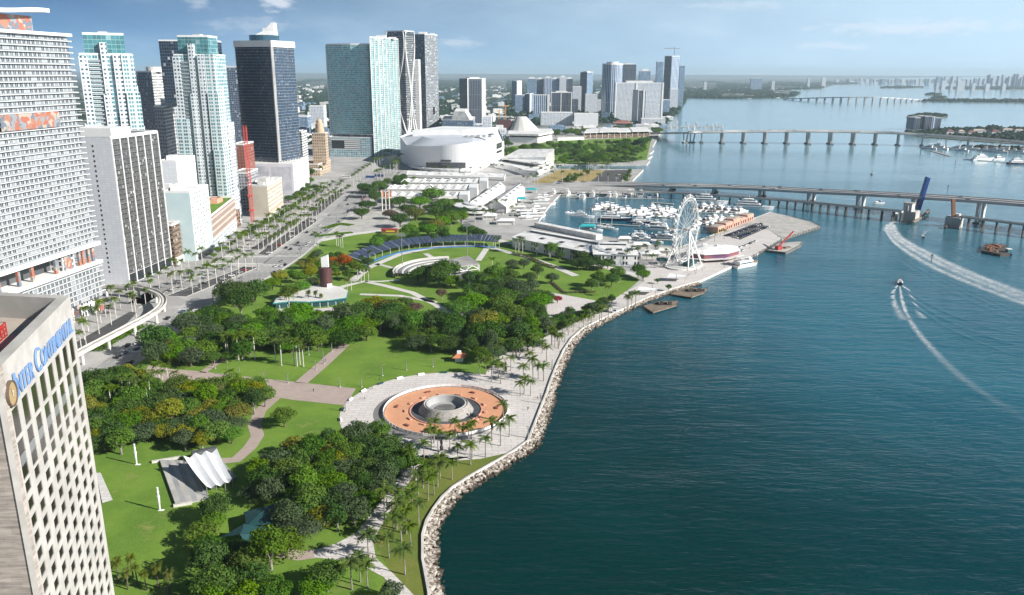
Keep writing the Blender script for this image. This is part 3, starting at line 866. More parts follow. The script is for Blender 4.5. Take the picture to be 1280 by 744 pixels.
for k in range(28):
 t0, t1 = 2 * PI * k / 28, 2 * PI * (k + 1) / 28
 P = lambda r, t, d: (*fa.p(2.25 + r * math.cos(t), d), 94.1 + r * math.sin(t))
 b.face([P(1.75, t0, .35), P(1.75, t1, .35), P(0, t1, .35)], 0)
 b.face([P(1.75, t0, .5), P(2.0, t0, .5), P(2.0, t1, .5), P(1.75, t1, .5)], 1)
 b.face([P(2.0, t0, 0), P(2.0, t1, 0), P(2.0, t1, .5), P(2.0, t0, .5)], 1)
 b.face([P(1.75, t1, .35), P(1.75, t0, .35), P(1.75, t0, .5), P(1.75, t1, .5)], 1)
for k in range(3):
 r0 = 1.2 - k * .4
 b.face([P(r0, 1.9, .4), P(.25, 4.4, .4), P(r0 * .8, 5.2, .4), P(r0 * .7, .6, .4)], 2 if k % 2 else 0)
b.build('sign_emblem', [M['sign_gold'], M['sign_rim'], M['white']], ho)
# --- white banded apartment slab at the left
fmat('f_slab', (.36, .38, .40), (.02, .024, .028), 3.05, 3.3, .72, .56, blinds=.4, var=.7, blindcol=(.36, .38, .38), v0=.4, mull=.12)
A, B = (-271, 296), (-247, 465)
tl = thing('apartment_tower', 'wide white balcony tower with wavy roof canopy and red mural band', 'tower', (-262, 400, 0))
g = Face(A, B); DEP = 25
poly = [A, B, (B[0] - DEP, B[1] + 3.5), (A[0] - DEP, A[1] + 3.5)]
ZT = zat(45, -247, 465)
b = MB(); b.prism(poly, 43, ZT - .5); b.prism(poly, 10, 29.5); b.build('wall', M['f_slab'], tl)
mat('balcony_white', (.66, .66, .66), .6)
mat('balustrade', (.20, .235, .25), .3, spec=.5)
def bal(z, name='balcony'):
 b = MB(); g.slab(b, -.5, g.L + 1.2, z - .38, z, .02, 1.25, 0); g.slab(b, -.5, g.L + 1.2, z, z + .42, 1.12, 1.24, 1)
 b.prism([g.p(g.L, 1.7), g.p(g.L + 1.2, 1.7), g.p(g.L + 1.2, -DEP), g.p(g.L, -DEP)], z - .45, z, 0, bottom=True)
 return b.build(name, [M['balcony_white'], M['balustrade']], tl)
f0 = bal(43.0); k = 1
while 43 + 3.05 * k < ZT: share(f0, tl, 3.05 * k); k += 1
f0 = bal(13.2)
for k in range(1, 6): share(f0, tl, 3.05 * k)
for zz, hh in ((40.6, 2.2), (29.6, 2.0), (ZT - .4, 1.6)): MB().prism(offset(poly, 1.9), zz, zz + hh, bottom=True).build('cornice_band', M['white'], tl)
# open terrace storey with painted columns
mt, t, bs = mknodes('mural'); n = N(t); p = n.pos()
vo = n.n('ShaderNodeTexVoronoi'); vo.inputs['Scale'].default_value = .34
wp = n.n('ShaderNodeVectorMath', operation='MULTIPLY_ADD'); nx_ = n.n('ShaderNodeTexNoise'); nx_.inputs['Scale'].default_value = .2; t.links.new(p, nx_.inputs['Vector']); t.links.new(nx_.outputs['Color'], wp.inputs[0]); wp.inputs[1].default_value = (9, 9, 9); t.links.new(p, wp.inputs[2]); t.links.new(wp.outputs[0], vo.inputs['Vector'])
rp = n.n('ShaderNodeValToRGB'); s3 = n.n('ShaderNodeSeparateColor'); t.links.new(vo.outputs['Color'], s3.inputs[0]); t.links.new(s3.outputs[0], rp.inputs[0])
rp.color_ramp.interpolation = 'CONSTANT'
for i, (ps, c_) in enumerate(((0, (.36, .12, .08)), (.26, (.13, .16, .20)), (.45, (.38, .32, .27)), (.64, (.34, .16, .11)), (.80, (.24, .25, .27)))):
 e = rp.color_ramp.elements[i] if i < 2 else rp.color_ramp.elements.new(ps)
 e.position = ps; e.color = (*c_, 1)
t.links.new(rp.outputs[0], bs.inputs['Base Color']); bs.inputs['Roughness'].default_value = .8
M['mural'] = mt
b = MB(); b.prism(offset(poly, -9), 29.5, 43, top=False); b.build('terrace_core', M['dark_grey'], tl)
fmat('f_slab2', (.62, .63, .63), (.04, .045, .05), 3.4, 2.4, .7, .6, blinds=.3)
for a0, a1 in ((g.L - 29, g.L - 19), (g.L - 108, g.L - 86), (g.L - 150, g.L - 125)):
 b = MB(); g.slab(b, a0, a1, 31.6, 40.6, -9, -.8); b.build('terrace_room', M['f_slab2'], tl)
for k, a0 in enumerate((2, 6, 11, 14, 22, 34, 52, 62, 76, 92)):
 w_ = 6 if k in (4,) else 1.8
 b = MB(); g.slab(b, g.L - a0 - w_, g.L - a0, 31.6, 40.6, -1.6, -.2); b.build('column', M['mural'], tl)
for s_, z_ in (((0, 73), (138, 166)),):
 a0, z1 = facept(A, B, -6, 140); a1, z0 = facept(A, B, 72, 160)
 z1 = facept(A, B, 70, 139)[1]; z0 = facept(A, B, 72, 158)[1]
 b = MB(); g.slab(b, max(a0, 1), a1, z0, z1, 1.7, 2.0); b.build('mural_panel', M['mural'], tl)
b = MB(); b.prism([g.p(20, -9), g.p(g.L - 14, -9), g.p(g.L - 14, -20), g.p(20, -20)], ZT, ZT + 9.5); b.build('penthouse', M['mural'], tl)
b = MB(); pts = [(g.p(10 + (g.L - 17) * k / 30, -10), ZT + 11.5 + 1.1 * math.sin(k / 30 * 4.4 * PI + .6)) for k in range(31)]
b.beam([q[0] for q in pts], 9, 7, [q[1] + 1.2 for q in pts], 2.0); b.build('roof_canopy', M['white'], tl)
for s_ in (0.0, 20, 52): b = MB(); g.slab(b, g.L - 3 - s_, g.L - s_, 0, 10, -8, -.5); b.build('column', M['mural'], tl)
b = MB(); b.prism(offset(poly, -3), 0, 10.2, top=False); b.build('lobby', M['f_slab2'], tl)
# --- white tower with dark gridded street front
fmat('f_grid', (.20, .197, .19), (.014, .016, .02), 1.62, 1.35, .86, .84, blinds=.04, var=.6, dirt=.1)
mt, t, bs = mknodes('white_panels'); n = N(t)
uvn = n.n('ShaderNodeUVMap').outputs[0]
br = n.n('ShaderNodeTexBrick'); t.links.new(uvn, br.inputs['Vector']); br.inputs['Scale'].default_value = 1; br.inputs['Brick Width'].default_value = 3.2; br.inputs['Row Height'].default_value = 1.65; br.inputs['Mortar Size'].default_value = .035; br.offset = 0
n.put(br.inputs['Color1'], (.70, .715, .74)); n.put(br.inputs['Color2'], (.64, .655, .68)); n.put(br.inputs['Mortar'], (.40, .41, .43))
t.links.new(br.outputs[0], bs.inputs['Base Color']); bs.inputs['Roughness'].default_value = .55
M['white_panels'] = mt
A, B = (-260.5, 526), (-254, 582)
r3 = thing('office_tower', 'white office tower with six dark lattice bays and white fins', 'tower', (-275, 555, 0))
Cc = (A[0] - 46, A[1] + 5.3); poly = para(A, B, Cc)
ZT = zat(172, A[0], A[1])
g = Face(A, B); gl = Face(Cc, A)
b = MB(); b.prism(poly, 0, ZT, top=False); b.build('wall', M['white_panels'], r3)
b = MB(); g.panel(b, .6, g.L - .4, 7, ZT - 1.2, .05); b.build('window_grid', M['f_grid'], r3)
nb = 6
mat('lattice_grey', (.26, .255, .25), .7)
for k in range(nb + 1):
 s_ = .5 + (g.L - 1.0) * k / nb
 b = MB(); g.slab(b, s_ - .38, s_ + .38, 0, ZT, .06, .55); b.build('fin', M['white'], r3)
b = MB()
rg = random.Random(5)
for k in range(nb):
 s0 = .5 + (g.L - 1.0) * k / nb + .42; w_ = (g.L - 1.0) / nb - .84
 z = 7.2
 while z < ZT - 2:
  g.slab(b, s0, s0 + w_, z, z + .13, .06, .2)
  x = s0 + w_ * rg.choice((.28, .36, .5, .64, .72)); g.slab(b, x - .06, x + .06, z + .13, z + 3.2, .06, .18)
  zz = z + rg.choice((.9, 1.6, 2.3)); 
  if rg.random() < .6: g.slab(b, s0 if rg.random() < .5 else x, x if rg.random() < .5 else s0 + w_, zz, zz + .1, .06, .17)
  z += 3.24
b.build('lattice', M['lattice_grey'], r3)
b = MB(); g.panel(b, .5, g.L - .5, .3, 6.8, .06); b.build('arcade_glass', M['glass_dark'], r3)
r_ = MB(); r_.prism(offset(poly, -.5), ZT - 1.2, ZT - .8); r_.build('roof', M['roof_grey'], r3)
b = MB()
for P, Q in ((A, B), (B, poly[2]), (poly[2], Cc), (Cc, A)): Face(P, Q).slab(b, .0, Face(P, Q).L, ZT, ZT + .9, -.5, .08)
b.build('parapet', M['white'], r3)
b = MB(); b.prism([lerp(lerp(A, B, .22), lerp(Cc, poly[2], .22), .15), lerp(lerp(A, B, .62), lerp(Cc, poly[2], .62), .15), lerp(lerp(A, B, .62), lerp(Cc, poly[2], .62), .75), lerp(lerp(A, B, .22), lerp(Cc, poly[2], .22), .75)], ZT - .8, zat(158, -272, 560)); b.build('penthouse', M['white'], r3)
z = 8
while z < ZT - 4:
 b = MB(); gl.slab(b, gl.L - 13.5, gl.L - 12.4, z, z + 1.3, .0, .06); b.build('window', M['black'], r3); z += 3.24
# --- stepped white and teal glass twin towers
fmat('f_viz', (.62, .65, .67), (.06, .10, .125), 3.1, 3.0, .52, .55, blinds=.3, var=.8, blindcol=(.45, .5, .52))
fmat('f_viz2', (.52, .60, .62), (.08, .22, .25), 3.1, 4.2, .74, .80, blinds=.3, var=.9, mull=.06, blindcol=(.35, .42, .44))
fmat('f_viz3', (.60, .66, .67), (.08, .20, .22), 3.1, 5.2, .62, .66, blinds=.25, var=.8, mull=.08, blindcol=(.30, .36, .37))
fmat('f_crown', (.32, .46, .47), (.05, .17, .19), 3.4, 3.2, .93, .96, blinds=.1, var=.5, blindcol=(.3, .45, .46))
class Fr:
 "plan frame: o origin, ex along the front, ey inwards"
 def __init__(s, o, ex): s.o, s.ex, s.ey = o, ex, (-ex[1], ex[0])
 def r(s, a0, a1, d0, d1): return [(s.o[0] + s.ex[0] * a + s.ey[0] * d, s.o[1] + s.ex[1] * a + s.ey[1] * d) for a, d in ((a0, d0), (a1, d0), (a1, d1), (a0, d1))]
def stepped(label, fr_, W, D, tops, balrows):
 "tops: (z crown, z shoulder, z mid, z low)"
 zc, zs_, zm, zl = tops
 r = thing('residential_tower', label, 'tower', (fr_.r(W / 2, W, D / 2, D)[0][0], fr_.r(W / 2, W, D / 2, D)[0][1], 0))
 wallpart(r, fr_.r(0, W, 0, D), 0, zs_, 'f_viz2', parapet=.8, roof='white_roof')
 wallpart(r, fr_.r(4, W - 4.5, 2.5, D - 4), zs_, zc, 'f_crown', 'crown', parapet=1.2)
 # projecting white bays on the front and the street side, ending at different heights
 for (a0, a1, d0, d1, z1) in ((-.6, 5.5, -1.6, 6, zs_ - 1.5), (W * .40, W * .40 + 4.5, -2.2, 3, zc - 6), (W * .62, W * .62 + 5, -2.6, 2, zs_), (W * .78, W + .6, -1.6, 5, zs_ + .5), (W - 5, W + 1.6, 8, 15, zm + 6),
                                 (-2.5, 9, -3.6, 8, zm - 22), (W * .36, W * .36 + 3.2, -3, 4, zm), (W * .80, W + 2.2, -3.4, 9, zm + 1), (W - 4, W + 3.4, 11, D - 2, zm - 26), (W * .84, W + 3, -5, 12, zl), (-3.5, W * .16, -5, 10, zl - 10)):
  b = MB(); b.prism(fr_.r(a0, a1, d0, d1), 0, z1); b.build('bay', M['f_viz' if (a1 - a0) < 8.1 else 'f_viz3'], r)
 for a0, a1, z0, z1 in balrows:
  b = MB(); q = fr_.r(a0, a1, -1.7, .2); b.prism(q, z0, z0 + .28, bottom=True); b.prism(fr_.r(a0, a1, -1.72, -1.62), z0 + .28, z0 + 1.2, 1)
  f = b.build('balcony', [M['white'], M['balustrade']], r); k = 1
  while z0 + 3.1 * k < z1: share(f, r, 3.1 * k); k += 1
 b = MB(); b.prism(fr_.r(W * .4, W * .58, D * .4, D * .7), zc, zc + 2.5); b.build('rooftop_plant', M['offwhite'], roof_of(r))
 return r
frA = Fr((-331, 637), (.894, .447))
stepped('white stepped tower with pale teal crown, behind the lattice office tower', frA, 37, 32, (zat(43, -312, 646), zat(68, -312, 646), zat(118, -300, 640), 70), ((6, 14, 20, 150), (23, 29, 40, 140)))
frB = Fr((-299, 735), (1, 0))
stepped('white stepped tower with deep teal crown, behind the red banded block', frB, 35, 31, (zat(46, -280, 740), zat(69, -280, 740), zat(117, -270, 740), 72), ((6, 14, 20, 150), (15.5, 21, 20, 150)))
# --- plainer towers and blocks of the left skyline
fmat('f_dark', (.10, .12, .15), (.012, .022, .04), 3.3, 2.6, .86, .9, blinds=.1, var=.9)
fmat('f_navy', (.16, .20, .26), (.02, .035, .06), 3.3, 3.0, .7, .7, blinds=.2, var=.8)
fmat('f_whitegrid', (.66, .66, .65), (.03, .035, .04), 3.3, 2.4, .62, .62, blinds=.2)
fmat('f_grey', (.34, .35, .37), (.05, .06, .07), 3.3, 3.2, .5, .6)
fmat('f_brown', (.22, .135, .085), (.035, .028, .025), 3.3, 2.0, .52, .86, blinds=.15)
fmat('f_mint', (.54, .58, .58), (.05, .065, .075), 3.25, 5.2, .26, .34, blinds=.3)
fmat('f_cream', (.60, .54, .44), (.07, .065, .06), 4.0, 3.1, .42, .42, blinds=.3)
fmat('f_redband', (.48, .43, .39), (.19, .085, .06), 5.2, 3.2, .62, .62, blinds=0, grough=.8, var=.25)
def YP(us, Y, v): return [(Xat(u, v, Y_), Y_) for u, Y_ in zip(us, Y)]
P = YP((198, 262), (900, 900), 51)
tower('dark glass tower half hidden behind the deep teal crowned tower', [P[0], P[1], (P[1][0], 935), (P[0][0], 935)], zat(51, P[0][0], 900), 'f_dark', slab=None)
P = YP((170, 189, 203), (1010, 1000, 1030), 90); z = zat(90, P[1][0], 1000)
r = tower('slim blue and white tower with round rooftop drum', [P[0], P[1], P[2], (P[0][0] + 10, 1045)], z, 'f_navy', slab=None)
b = MB(); b.lathe((sum(q[0] for q in P) / 3 + 3, 1018), [(9, z), (9, z + 6), (0, z + 6.2)], 20); b.build('rooftop_plant', M['offwhite'], roof_of(r))
b = MB(); g = Face(P[1], P[2]); g.panel(b, .3, g.L - .2, 5, z - 1, .05); b.build('street_front', M['f_whitegrid'], r)
P = YP((192, 203, 218), (765, 760, 800), 132); z = zat(134, P[1][0], 760)
r = tower('grey slab block between the two stepped towers', [P[0], P[1], P[2], (P[0][0] + 8, 806)], z, 'f_grey', cat='building', name='office_block')
b = MB(); g = Face(P[1], P[2]); g.panel(b, .3, g.L - .2, 5, z - 1, .05); b.build('street_front', M['f_whitegrid'], r)
MB().box(P[1][0] + 4, 785, z, 8, 10, 5).build('rooftop_plant', M['offwhite'], roof_of(r))
P = YP((199, 219), (650, 650), 195); z = zat(202, P[0][0], 650)
r = tower('low white block with blank walls behind the pale mint block', [P[0], P[1], (P[1][0], 690), (P[0][0], 690)], z, 'white_panels', cat='building', name='office_block', roof='white_roof')
boxes(r, 'rooftop_plant', 'white', ((P[0][0] + 5, 662, z, 6, 8, 4), (P[1][0] - 4, 668, z, 4, 6, 3)))
z = zat(282, -252, 584)
r = tower('small brown banded block beside the lattice office tower', rect(-276, -252, 584, 597.5), z, 'f_brown', cat='building', name='office_block')
slabs(r, rect(-276, -252, 584, 597.5), 7, z, 3.3, .8, .9, 'wood', 'sunshade')
MB().box(-264, 591, z, 8, 7, 5).build('rooftop_plant', M['pink_stucco'], roof_of(r))
MB().prism(rect(-254, -250.8, 584.2, 597.2), 0, 5.5).build('shopfront', M['offwhite'], r)
z = zat(241, -242, 598)
r = tower('pale mint slab with blank side wall and white front', rect(-262, -242, 598, 636), z, 'mint_wall' if 0 else 'f_mint', cat='building', name='hotel_block', roof='white_roof')
mat('mint_wall', (.50, .62, .64), .7, (.46, .58, .60), .1)
b = MB(); g = Face((-262, 598), (-242, 598)); g.panel(b, 0, g.L, 0, z, .05); b.build('side_wall', M['mint_wall'], r)
MB().prism(rect(-275, -262, 601, 634), 0, z - 1.5).build('rear_wing', M['f_mint'], r)
boxes(r, 'rooftop_plant', 'white', ((-256, 612, z, 7, 12, 4.5), (-268, 622, z - 1.5, 5, 5, 5)))
MB().box(-241.2, 617, 0, 1.6, 30, 5, 0).build('shopfront', M['glass_dark'], r)
A, B = (-240, 630.5), (-254.5, 730); g = Face(A, B); z = zat(270.5, A[0], A[1])
Cc = (A[0] - 30, A[1] - 3.5)
r = tower('low cream block with brick red window bands and roof garden', para(A, B, Cc), z, 'f_redband', cat='building', name='parking_block', roof='lawn')
b = MB(); g2 = Face(Cc, A); g2.panel(b, 0, g2.L, 0, z, .05); b.build('side_wall', M['mint_wall'], r)
b = MB(); g.panel(b, 1, g.L - 1, .4, 10, .06); b.build('shopfront', M['f_viz'], r)
for k in range(3):
 b = MB(); g.slab(b, 0, g.L, 10.4 + k * 5.2, 11.0 + k * 5.2, .05, .5); b.build('cornice', M['cream'], r)
boxes(r, 'roof_pergola', 'pink_stucco', ((-262, 700, z, 10, 14, 4),))
MB().prism(rect(-268, -256, 732, 745), 0, 16).build('annexe', M['f_brown'], r)
P = YP((292, 306), (890, 890), 200); z = zat(181, P[0][0], 890)
fmat('f_orange', (.27, .105, .08), (.16, .07, .06), 3.4, 3.4, .5, .55, blinds=.1)
r = tower('orange red framed block beside the red crane', [P[0], P[1], (P[1][0], 925), (P[0][0], 925)], z, 'f_orange', cat='building', name='apartment_block')
MB().prism([(P[0][0], 886), (P[1][0] + 7, 886), (P[1][0] + 7, 890), (P[0][0], 890)], 0, z * .45).build('front_wing', M['f_orange'], r)
P = YP((292, 311), (830, 830), 250); z = zat(217, P[0][0], 830)
r = tower('low grey block behind the red crane', [P[0], P[1], (P[1][0], 868), (P[0][0], 868)], z, 'f_grey', cat='building', name='office_block')
A, B = (-243, 792), (-247, 858); Cc = (-263, 794); z = zat(233, *A)
r = tower('cream square windowed block beside the boulevard palms', para(A, B, Cc), z, 'f_cream', cat='building', name='office_block', roof='offwhite')
b = MB(); g2 = Face(Cc, A); g2.panel(b, 0, g2.L, 0, z, .05); b.build('side_wall', M['cream'], r)
g = Face(A, B)
for zz, mm in ((z - 5.5, 'pink_stucco'), (4.4, 'pink_stucco')):
 b = MB(); g.slab(b, 0, g.L, zz, zz + .8, .02, .35); b.build('cornice', M[mm], r)
boxes(r, 'rooftop_plant', 'offwhite', ((-252, 812, z, 9, 14, 6), (-254, 835, z, 9, 10, 3.5), (-250, 800, z, 4, 5, 3)))
# --- dark banded tower with white crown
A, B, Cc = (-276, 955), (-262, 1001), (-323, 972)
poly = para(A, B, Cc); ZT = zat(58, *A)
fmat('f_para', (.05, .07, .10), (.018, .048, .095), 3.35, 2.2, .88, .88, blinds=.14, var=1.0, blindcol=(.16, .19, .22))
r = thing('skyscraper', 'black glass tower with white crown band and blue rooftop drum', 'tower', (-290, 980, 0))
wallpart(r, poly, 38, ZT, 'f_para', parapet=.5)
slabs(r, poly, 38, ZT - 1, 3.35, .95, .32, 'grey')
b = MB(); b.prism(offset(poly, -1), 16, 38); b.build('lower_glass', M['glass_blue'], r)
b = MB()
for P, Q in ((A, B), (Cc, A)):
 f_ = Face(P, Q)
 for k in range(9): b.bar((*f_.p(f_.L * k / 8, -.4), 16), (*f_.p(f_.L * k / 8, -.4), 38), .9)
b.build('column', M['white'], r)
b = MB(); b.prism(offset(poly, 1.0), ZT - .5, ZT + 6.5); b.build('crown', M['white'], r)
g = Face(A, B); b = MB(); g.slab(b, -2.5, 2.5, 38, ZT, 0, 1.3); b.build('fin', M['grey'], r)
cx, cy_ = -290, 985
b = MB(); b.lathe((cx - 2, cy_), [(17, ZT + 6.4), (17, ZT + 13), (0, ZT + 13.2)], 28); b.build('rooftop_drum', M['glass_blue'], roof_of(r))
b = MB(); b.taper(offset(rect(cx - 10, cx + 12, cy_ - 9, cy_ + 9), 0), offset(rect(cx - 2, cx + 12, cy_ - 8, cy_ + 8), 0), ZT + 13.1, ZT + 17); b.prism(rect(cx - 1, cx + 12, cy_ - 7, cy_ + 7), ZT + 17, ZT + 21); b.taper(rect(cx + 3, cx + 12, cy_ - 6, cy_ + 6), rect(cx + 9, cx + 12, cy_ - 6, cy_ + 6), ZT + 21, ZT + 27); b.build('rooftop_crown', M['white'], r)
po = thing('parking_podium', 'white screened podium under the black glass tower', 'building', (-290, 965, 0))
pp = rect(-332, -256.5, 940, 1012); zp = zat(205, -256.5, 940)
mat('screen_white', (.60, .61, .66), .6, (.54, .55, .60), .06); mat('screen_grey', (.36, .38, .43), .6, (.52, .53, .57), .1)
wallpart(po, pp, 0, zp, 'screen_white', roof='white_roof')
g = Face((-332, 940), (-256.5, 940)); b = MB(); g.panel(b, g.L * .38, g.L * .62, 1, zp - 3, .06); g.panel(b, g.L * .66, g.L * .97, 1, zp * .9, .06); b.build('banner', M['screen_grey'], po)
g = Face((-256.5, 940), (-256.5, 1012)); b = MB(); g.panel(b, 2, 10, 2, zp - 2, .06); b.build('banner', M['f_viz'], po)
P = YP((281, 299), (1260, 1260), 84)
tower('dark slab tower behind the black glass tower', [P[0], P[1], (P[1][0], 1300), (P[0][0], 1300)], zat(84, P[0][0], 1260), 'f_navy')
P = YP((367, 377, 384), (1060, 1050, 1085), 170); z = zat(166, P[1][0], 1050)
fmat('f_stripe', (.66, .65, .63), (.10, .11, .12), 3.2, 30, .42, .99, blinds=0)
tower('short white banded block between the black tower and the cupola tower', [P[0], P[1], P[2], (P[0][0] + 5, 1092)], z, 'f_stripe', cat='building', name='apartment_block')
# --- the cupola tower
fmat('f_free', (.46, .355, .255), (.06, .05, .045), 4.0, 3.2, .5, .42, blinds=.1)
A, B = (-273, 1131), (-269, 1192); Cc = (-308, 1134); z = zat(206, *A)
r = thing('cupola_tower', 'tan stone tower with setback cupola on a broad base', 'tower', (-285, 1160, 0))
wallpart(r, para(A, B, Cc), 0, z, 'f_free', roof='freedom_stone')
wallpart(r, rect(-310, -268, 1120, 1131), 0, z * .6, 'f_free', 'front_wing', roof='freedom_stone')
sh = (Xat(391, 190, 1150), Xat(407.5, 190, 1150)); z1 = zat(167, sh[0], 1150)
wallpart(r, rect(sh[0], sh[1], 1150, 1168), z, z1, 'f_free', 'shaft', roof='freedom_stone')
b = MB()
for zz in (z1 - .5, z1 - 9, z + 3): b.prism(offset(rect(sh[0], sh[1], 1150, 1168), .5), zz, zz + .9, bottom=True)
b.build('cornice', M['freedom_stone'], r)
cx = (sh[0] + sh[1]) / 2; zt_ = zat(149, cx, 1159)
b = MB(); b.lathe((cx, 1159), [(6.6, z1), (6.6, z1 + 6), (5.6, z1 + 6.3), (5.6, zt_ - 6), (4.2, zt_ - 5.5), (4.0, zt_ - 2), (2.2, zt_), (.4, zt_ + .6), (.2, zt_ + 5), (0, zt_ + 5)], 16); b.build('cupola', M['freedom_stone'], r)
# --- curved teal tower
fmat('f_900', (.52, .70, .70), (.12, .40, .42), 3.35, 2.6, .80, .90, blinds=.28, var=1.0, blindcol=(.34, .40, .40), grough=.15)
fmat('f_900b', (.36, .45, .46), (.05, .20, .23), 3.35, 4.4, .78, .78, blinds=.3, var=.9, blindcol=(.4, .45, .45))
def shaft(us, Ys, v, back): return YP(us, Ys, v) + back
Y0 = 1395
front = [(Xat(u, 100, Y_), Y_) for u, Y_ in ((410, 1416), (418, 1405), (428, 1396), (440, 1390), (452, 1389), (463, 1393))]
back = [(front[-1][0] + 5, 1425), (front[0][0] + 4, 1440)]
r = thing('curved_tower', 'broad curved teal glass tower with fine white floor lines', 'tower', (-265, 1405, 0))
ZT = zat(56, front[2][0], 1396); poly = front + back
zl = zat(168, front[3][0], 1390)
wallpart(r, poly, zl, ZT, 'f_900', parapet=2)
slabs(r, poly, zl, ZT - 1, 3.35, .5, .26, 'white')
g = Face(front[0], front[1]); b = MB(); b.bar((*g.p(-.4, .3), zl), (*g.p(-.4, .3), ZT), 1.6); b.build('fin', M['white'], r)
zp = zat(172, front[3][0], 1380)
pod = [(front[0][0] + 2, 1388), (front[-1][0] + 1, 1376), (front[-1][0] + 14, 1420), (front[0][0] + 6, 1440)]
wallpart(r, pod, 0, zp, 'f_viz2', 'podium', roof='white_roof')
g = Face(pod[0], pod[1]); b = MB(); g.panel(b, g.L * .04, g.L * .70, 13, zp - 3, .06); b.build('podium_screen', M['f_stripe'], r)
b = MB(); g.panel(b, g.L * .06, g.L * .36, 14, zp - 5, .12); b.build('podium_glass', M['glass_dark'], r)
b = MB()
for k in range(8):
 b.bar((*lerp(front[0], front[-1], k / 8), zp), (*lerp(front[0], front[-1], (k + .5) / 8), zl + 2), 1.1); b.bar((*lerp(front[0], front[-1], (k + .5) / 8), zl + 2), (*lerp(front[0], front[-1], (k + 1) / 8), zp), 1.1)
b.build('truss', M['white'], r)
q0 = (Xat(464, 100, 1375), 1375); q1 = (Xat(480, 100, 1400), 1400); q2 = (Xat(499, 100, 1455), 1455); q3 = (q0[0] - 6, 1440)
r2 = thing('pier_tower', 'teal and white ribbed tower joined beside the curved teal tower', 'tower', (q1[0], 1410, 0))
ZT2 = zat(47, q0[0], 1375)
wallpart(r2, [q0, q1, q2, q3], 0, ZT2, 'f_900b', parapet=1.5)
slabs(r2, [q0, q1, q2, q3], 6, ZT2, 3.35, .45, .3, 'offwhite')
for P, Q, ks in ((q0, q1, (0, .3, .62, .95)), (q1, q2, (.18, .36, .6, .8, .98))):
 g = Face(P, Q)
 for k in ks:
  b = MB(); g.slab(b, g.L * k - .7, g.L * k + .7, 0, ZT2 + 1.5, 0, .9); b.build('rib', M['offwhite'], r2)
boxes(r2, 'rooftop_plant', 'white', ((q0[0] + 14, 1410, ZT2, 16, 10, 5), (q1[0] + 12, 1432, ZT2, 12, 8, 3)))
# --- tower with the white flowing frame
fmat('f_otm', (.12, .13, .15), (.012, .02, .03), 3.6, 3.4, .8, .86, blinds=.18, var=.9)
a0, a1, a2 = (Xat(483, 60, 1720), 1720), (Xat(506, 60, 1700), 1700), (Xat(518, 60, 1730), 1730)
ZT = zat(39, *a1)
r = thing('frame_tower', 'dark glass tower wrapped in a flowing white frame', 'tower', (a1[0], 1715, 0))
poly = [a0, a1, a2, (a0[0] + 16, 1755)]
wallpart(r, poly, 0, ZT, 'f_otm', parapet=1.5, roof='dark_grey')
slabs(r, [lerp(a1, q, .98) for q in poly], 8, ZT - 10, 3.6, .7, .45, 'offwhite')
for P, Q in ((a0, a1), (a1, a2)):
 g = Face(P, Q)
 for sg_ in (-1, 1):
  for ph in (0, 1):
   pts = []
   for k in range(25):
    zz = ZT * k / 24
    amp = .5 + .46 * math.cos(k / 24 * 2 * PI * (.9 if ph else 1.1) + ph * 1.2)
    s_ = g.L * (.5 + sg_ * .5 * amp)
    if zz < 26: s_ = g.L * (.5 + sg_ * (.5 * amp * (zz / 26) + .62 * (1 - zz / 26)))
    pts.append((*g.p(s_, 1.2), zz))
   b = MB(); b.tube(pts, [1.6 if q[2] < 40 else .85 for q in pts], 6); b.build('frame_rib', M['white'], r)
P = YP((514, 523), (1800, 1800), 80)
tower('thin white tower squeezed between two dark glass towers', [P[0], P[1], (P[1][0] + 1, 1830), (P[0][0], 1830)], zat(75, P[0][0], 1800), 'f_whitegrid', slab=(5, 3.3, .6, .5, 'white'))
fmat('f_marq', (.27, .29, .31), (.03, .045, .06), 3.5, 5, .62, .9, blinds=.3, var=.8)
a0, a1, a2 = (Xat(516, 60, 1925), 1925), (Xat(531, 60, 1911), 1911), (Xat(547, 60, 1960), 1960)
ZT = zat(43, *a1)
r = tower('tall grey banded slab tower with a dark side', [a0, a1, a2, (a0[0] + 14, 1975)], ZT, 'f_marq', slab=(12, 3.5, .4, .5, 'grey'))
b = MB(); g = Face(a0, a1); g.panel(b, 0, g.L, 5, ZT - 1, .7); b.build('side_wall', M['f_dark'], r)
boxes(r, 'rooftop_plant', 'white', ((a1[0] - 6, 1935, ZT, 18, 14, 6), (a1[0] + 14, 1950, ZT, 10, 12, 4)))
b = MB(); g = Face(a1, a2); g.slab(b, g.L * .52, g.L * .66, 45, 62, .1, 1.4); b.build('recess', M['black'], r)
# --- arena
def curve0(P, n_):
 r = []
 for i in range(len(P) - 1):
  a, b, c, d = P[max(i - 1, 0)], P[i], P[i + 1], P[min(i + 2, len(P) - 1)]
  for k in range(n_):
   t = k / n_; r.append(tuple(.5 * (2 * q + (s - p) * t + (2 * p - 5 * q + 4 * s - u) * t * t + (3 * q - p - 3 * s + u) * t ** 3) for p, q, s, u in zip(a, b, c, d)))
 return r + [P[-1]]
mat('arena_white', (.87, .87, .87), .45, (.83, .83, .83), .02)
mat('arena_roof', (.55, .58, .62), .5, (.48, .51, .56), .02)
FP = ats([(508.5, 206), (514, 209.5), (522, 212), (532, 213.8), (545, 215), (558, 215.8), (574, 216.2), (591, 216)])
RP = ats([(592.5, 215.6), (604, 210.5), (617, 204.5), (630, 199)])
BP = [(-25, 1420), (-70, 1460), (-130, 1440), (-175, 1370), (-180, 1300)]
FP = curve0(FP, 4); r = thing('arena', 'huge white round arena with glazed band, behind the market sheds', 'arena', (-100, 1300, 0))
